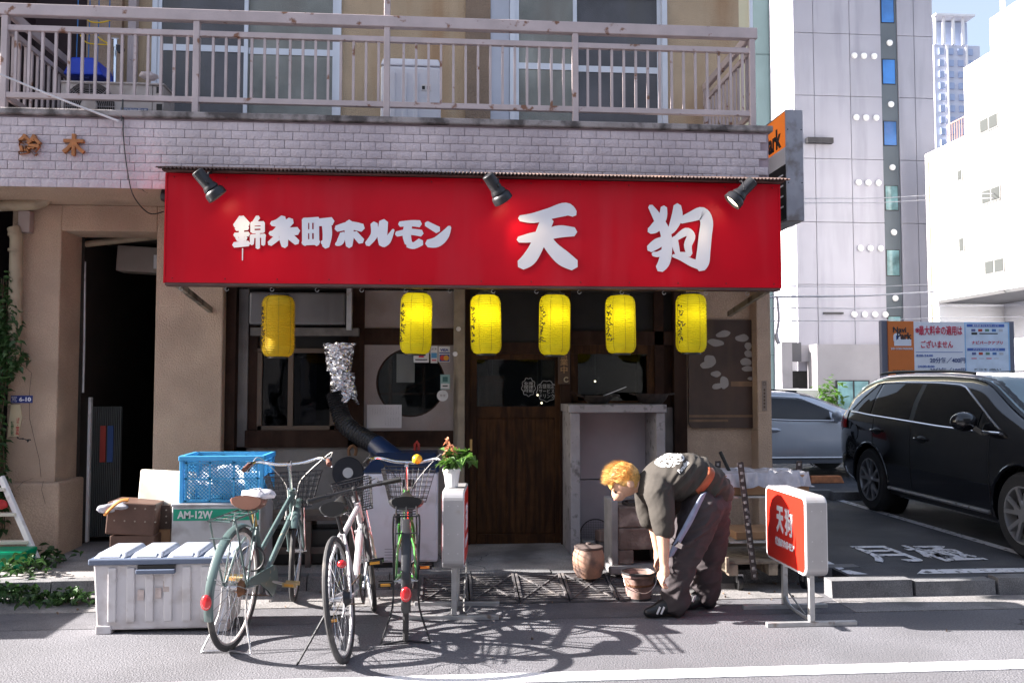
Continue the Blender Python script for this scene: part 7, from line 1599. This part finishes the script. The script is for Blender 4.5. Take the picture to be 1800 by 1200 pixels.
# ------------------------------------------------------------------ notices, stickers and boards on the shop front
def sticker(px0, py0, px1, py1, Y, mat, name, label, cat='sticker', group=None):
    c = at((px0+px1)/2, (py0+py1)/2, Y); t = thing(name, label, cat, tuple(c), group=group); wr(MB(), px0, py0, px1, py1, Y-.002, .0015).build('sheet', mat, t); return t
wst = M('sticker_white', (.68, .68, .7), .5); G5 = 'stickers beside the round window'
s_ = sticker(771, 609, 791, 636, SY, wst, 'payment_sticker', 'white card payment sticker reading VISA at the right of the round window', group=G5); text('VISA', .04, at(781, 615, SY-.003), M('ink_navy', (.02, .04, .25), .5), s_, fit=(.075, .024), bold=.002, depth=.0005); wr(MB(), 772, 619, 790.5, 621, SY-.0035, .001).build('bar', MATS['ink_navy'], s_); wr(MB(), 772.5, 623, 790, 635, SY-.0035, .001).build('panel', MATS['ink_navy'], s_)
for px, c in ((778, (.6, .04, .02)), (784.5, (.75, .35, .03))): q = at(px, 629, SY-.004-(.0005 if px > 780 else 0)); MB().lathe([(.024, 0), (.001, .0004)], 20, Matrix.Translation(q) @ Matrix.Rotation(R(90), 4, 'X')).build('disc', M('disc_%d' % px, c, .5), s_)
s_ = sticker(757, 608, 769, 638, SY, wst, 'payment_sticker', 'narrow white payment sticker with small blue and red marks', group=G5); wr(MB(), 758, 620, 768, 629, SY-.0035, .001).build('blue_mark', M('mark_blue', (.08, .3, .55), .5), s_); text('JCB', .03, at(763, 613.5, SY-.0035), black_ink, s_, fit=(.045, .02), depth=.0005); wr(MB(), 759, 632, 767, 634, SY-.0035, .001).build('red_mark', redi, s_)
s_ = sticker(727, 618, 754, 637, SY, wst, 'payment_sticker', 'wide white sticker with red mark half hidden by the lantern', group=G5); wr(MB(), 736, 620, 745, 628, SY-.0035, .001).build('red_mark', redi, s_); wr(MB(), 730, 631, 751, 633, SY-.0035, .001).build('text_bar', black_ink, s_)
s_ = sticker(774, 658, 791, 684, SY, M('sticker_teal', (.25, .42, .42), .5), 'notice_sticker', 'teal and white notice sticker below the card stickers', group=G5); wr(MB(), 775, 674, 790, 683, SY-.0035, .001).build('white_field', wst, s_); wr(MB(), 778, 662, 787, 671, SY-.0035, .001).build('figure', M('mark_dark_teal', (.04, .14, .15), .5), s_); wr(MB(), 778, 677, 787, 679, SY-.005, .001).build('text_bar', black_ink, s_)
q = at(778, 695, SY-.003); s_ = thing('notice_sticker', 'round white sticker under the teal notice', 'sticker', tuple(q), group=G5); MB().lathe([(.05, 0), (.001, .0006)], 28, Matrix.Translation(q) @ Matrix.Rotation(R(90), 4, 'X')).build('sheet', wst, s_); text('禁煙', .03, q+Vector((0, -.0015, 0)), M('ink_grey', (.25, .22, .22), .6), s_, fit=(.05, .022), depth=.0004)
mn = sticker(645, 711, 706, 752, SY-.005, M('menu_paper', (.62, .6, .63), .7, var=.04), 'menu_sheet', 'white handwritten menu sheet pinned under the round window', 'notice'); rnd = random.Random(2)
hw_ = MB()
for c_ in range(12):
    px = 650+4.6*c_
    for r_ in range(2):
        if r_ == 1 and c_ < 6: continue
        y = 714+19*r_
        while y < (729 if r_ == 0 else 748): 
            a_, b2_ = at(px+rnd.uniform(-1, 1), y, SY-.0085), at(px+rnd.uniform(-1, 1.4), y+rnd.uniform(.5, 1.6), SY-.0085); hw_.beam(a_, b2_, .0016, .0005); y += 1.5
hw_.build('handwriting', black_ink, mn, kind='stuff')
eb = thing('open_board', 'brown vertical wooden board with tan characters hanging at the right of the door', 'sign', tuple(at(991, 675, SY-.07))); wr(MB(), 981, 616, 1002, 675, SY-.075, .014).build('board', M('board_brown', (.07, .04, .025), .6, var=.2), eb, bevel=.003); text('営業中', .09, at(991.5, 636, SY-.077), M('ink_tan', (.36, .22, .1), .6), eb, vertical=True, fit=(.07, .2), bold=.001, depth=.002); MB().tube(arc(at(995.5, 667, SY-.08), .02, 40, 330, 12), .005, 6).build('rope_knot', M('rope_pale', (.5, .42, .3), .8), eb)
dw = thing('glass_writing', 'white marker writing in cloud outlines on the door glass', 'writing', tuple(at(945, 705, DY))); chalk = M('marker_white', (.75, .75, .75), .7)
text('全席\n喫煙\n可能', .05, at(929, 680, DY+.03), chalk, dw, fit=(.085, .095), bold=-.0006, depth=.0004); text('お昼限定\nサービス\nドリンク', .05, at(961, 687, DY+.03), chalk, dw, fit=(.14, .125), bold=-.0006, depth=.0004)
for (px, py, a_, b2_) in ((929, 680, 11.5, 15.5), (961, 687, 17, 18)):
    m_ = MB(); n = 60; m_.tube([at(px+(a_+1.1*math.sin(i*2*math.pi/n*9))*math.cos(2*math.pi*i/n), py+(b2_+1.1*math.sin(i*2*math.pi/n*9))*math.sin(2*math.pi*i/n), DY+.03) for i in range(n)], .0016, 4, closed=True); m_.build('cloud_outline', chalk, dw)
ps_ = thing('pier_plate', 'narrow brown vertical plate on the right pier', 'sign', tuple(at(1343.5, 722, -.004))); wr(MB(), 1339.5, 669, 1348, 722, -.005, .004).build('plate', M('plate_tan', (.25, .19, .15), .6), ps_); MB().tube(arc(at(1343.7, 674, -.007), .013, 0, 360, 16)[:-1], .0018, 5, closed=True).build('ring_mark', M('ink_brown', (.1, .06, .04), .7), ps_)
for i in range(6): wr(MB(), 1342.3, 683+6*i, 1345.3, 687+6*i, -.0065, .001).build('character', MATS['ink_brown'], ps_)
for i, (px, py) in enumerate(((806, 578), (800, 622))): q = at(px, py, SY-.085); m_ = MB(); m_.lathe([(.022, 0), (.02, .012), (.001, .014)], 18, Matrix.Translation(q) @ Matrix.Rotation(R(90), 4, 'X')); m_.build('wall_button', white_pl, label=['round white button high on the worn post', 'round white button low on the worn post'][i], cat='button', group='buttons on the worn post')
# added glowing globes that stand for bright spots reflected in the shop glass
for i, (px, py, Y) in enumerate(((858, 692, 1.5), (866, 690, 1.8), (945, 694, 1.6), (1046, 670, 1.6), (952, 708, 1.2))):
    q = at(px, py, Y); t = thing('reflection_globe', ['left', 'second', 'third', 'counter-side', 'lowest'][i]+' small glowing globe added for a bright spot reflected in the shop glass', 'lamp', tuple(q), group='glowing globes added behind the shop glass'); MB().sphere(q, .011, 12, 8).build('globe', M('globe_glow', (1, .85, .6), .5, var=0, emit=.7), t); MB().cyl(q+Vector((0, 0, .02)), (q.x, q.y, 2.5), .004, n=6).build('cord', black, t)
MATS['globe_glow'].cycles.emission_sampling = 'NONE'
# ashtray-like litter: fallen leaves and scraps on the road
lt = MB(); rnd = random.Random(77); pts = [Vector((rnd.uniform(-3, 3.5), rnd.uniform(-1.5, -1.02), .008)) for _ in range(70)]+[Vector((rnd.uniform(-3, 4), rnd.uniform(-2.8, -1.5), .004)) for _ in range(6)]
for p in pts: v, f = leaf_mesh(rnd.uniform(.012, .03), rnd.uniform(.008, .016)); lt.add(v, f, True, Matrix.Translation(p) @ Euler((rnd.uniform(-.15, .15), rnd.uniform(-.15, .15), rnd.uniform(0, 6))).to_matrix().to_4x4())
lt.build('litter', M('dry_leaf', (.16, .11, .08), .8, var=.4, scale=50), label='scattered dry leaves and scraps along the gutter', cat='litter', kind='stuff')
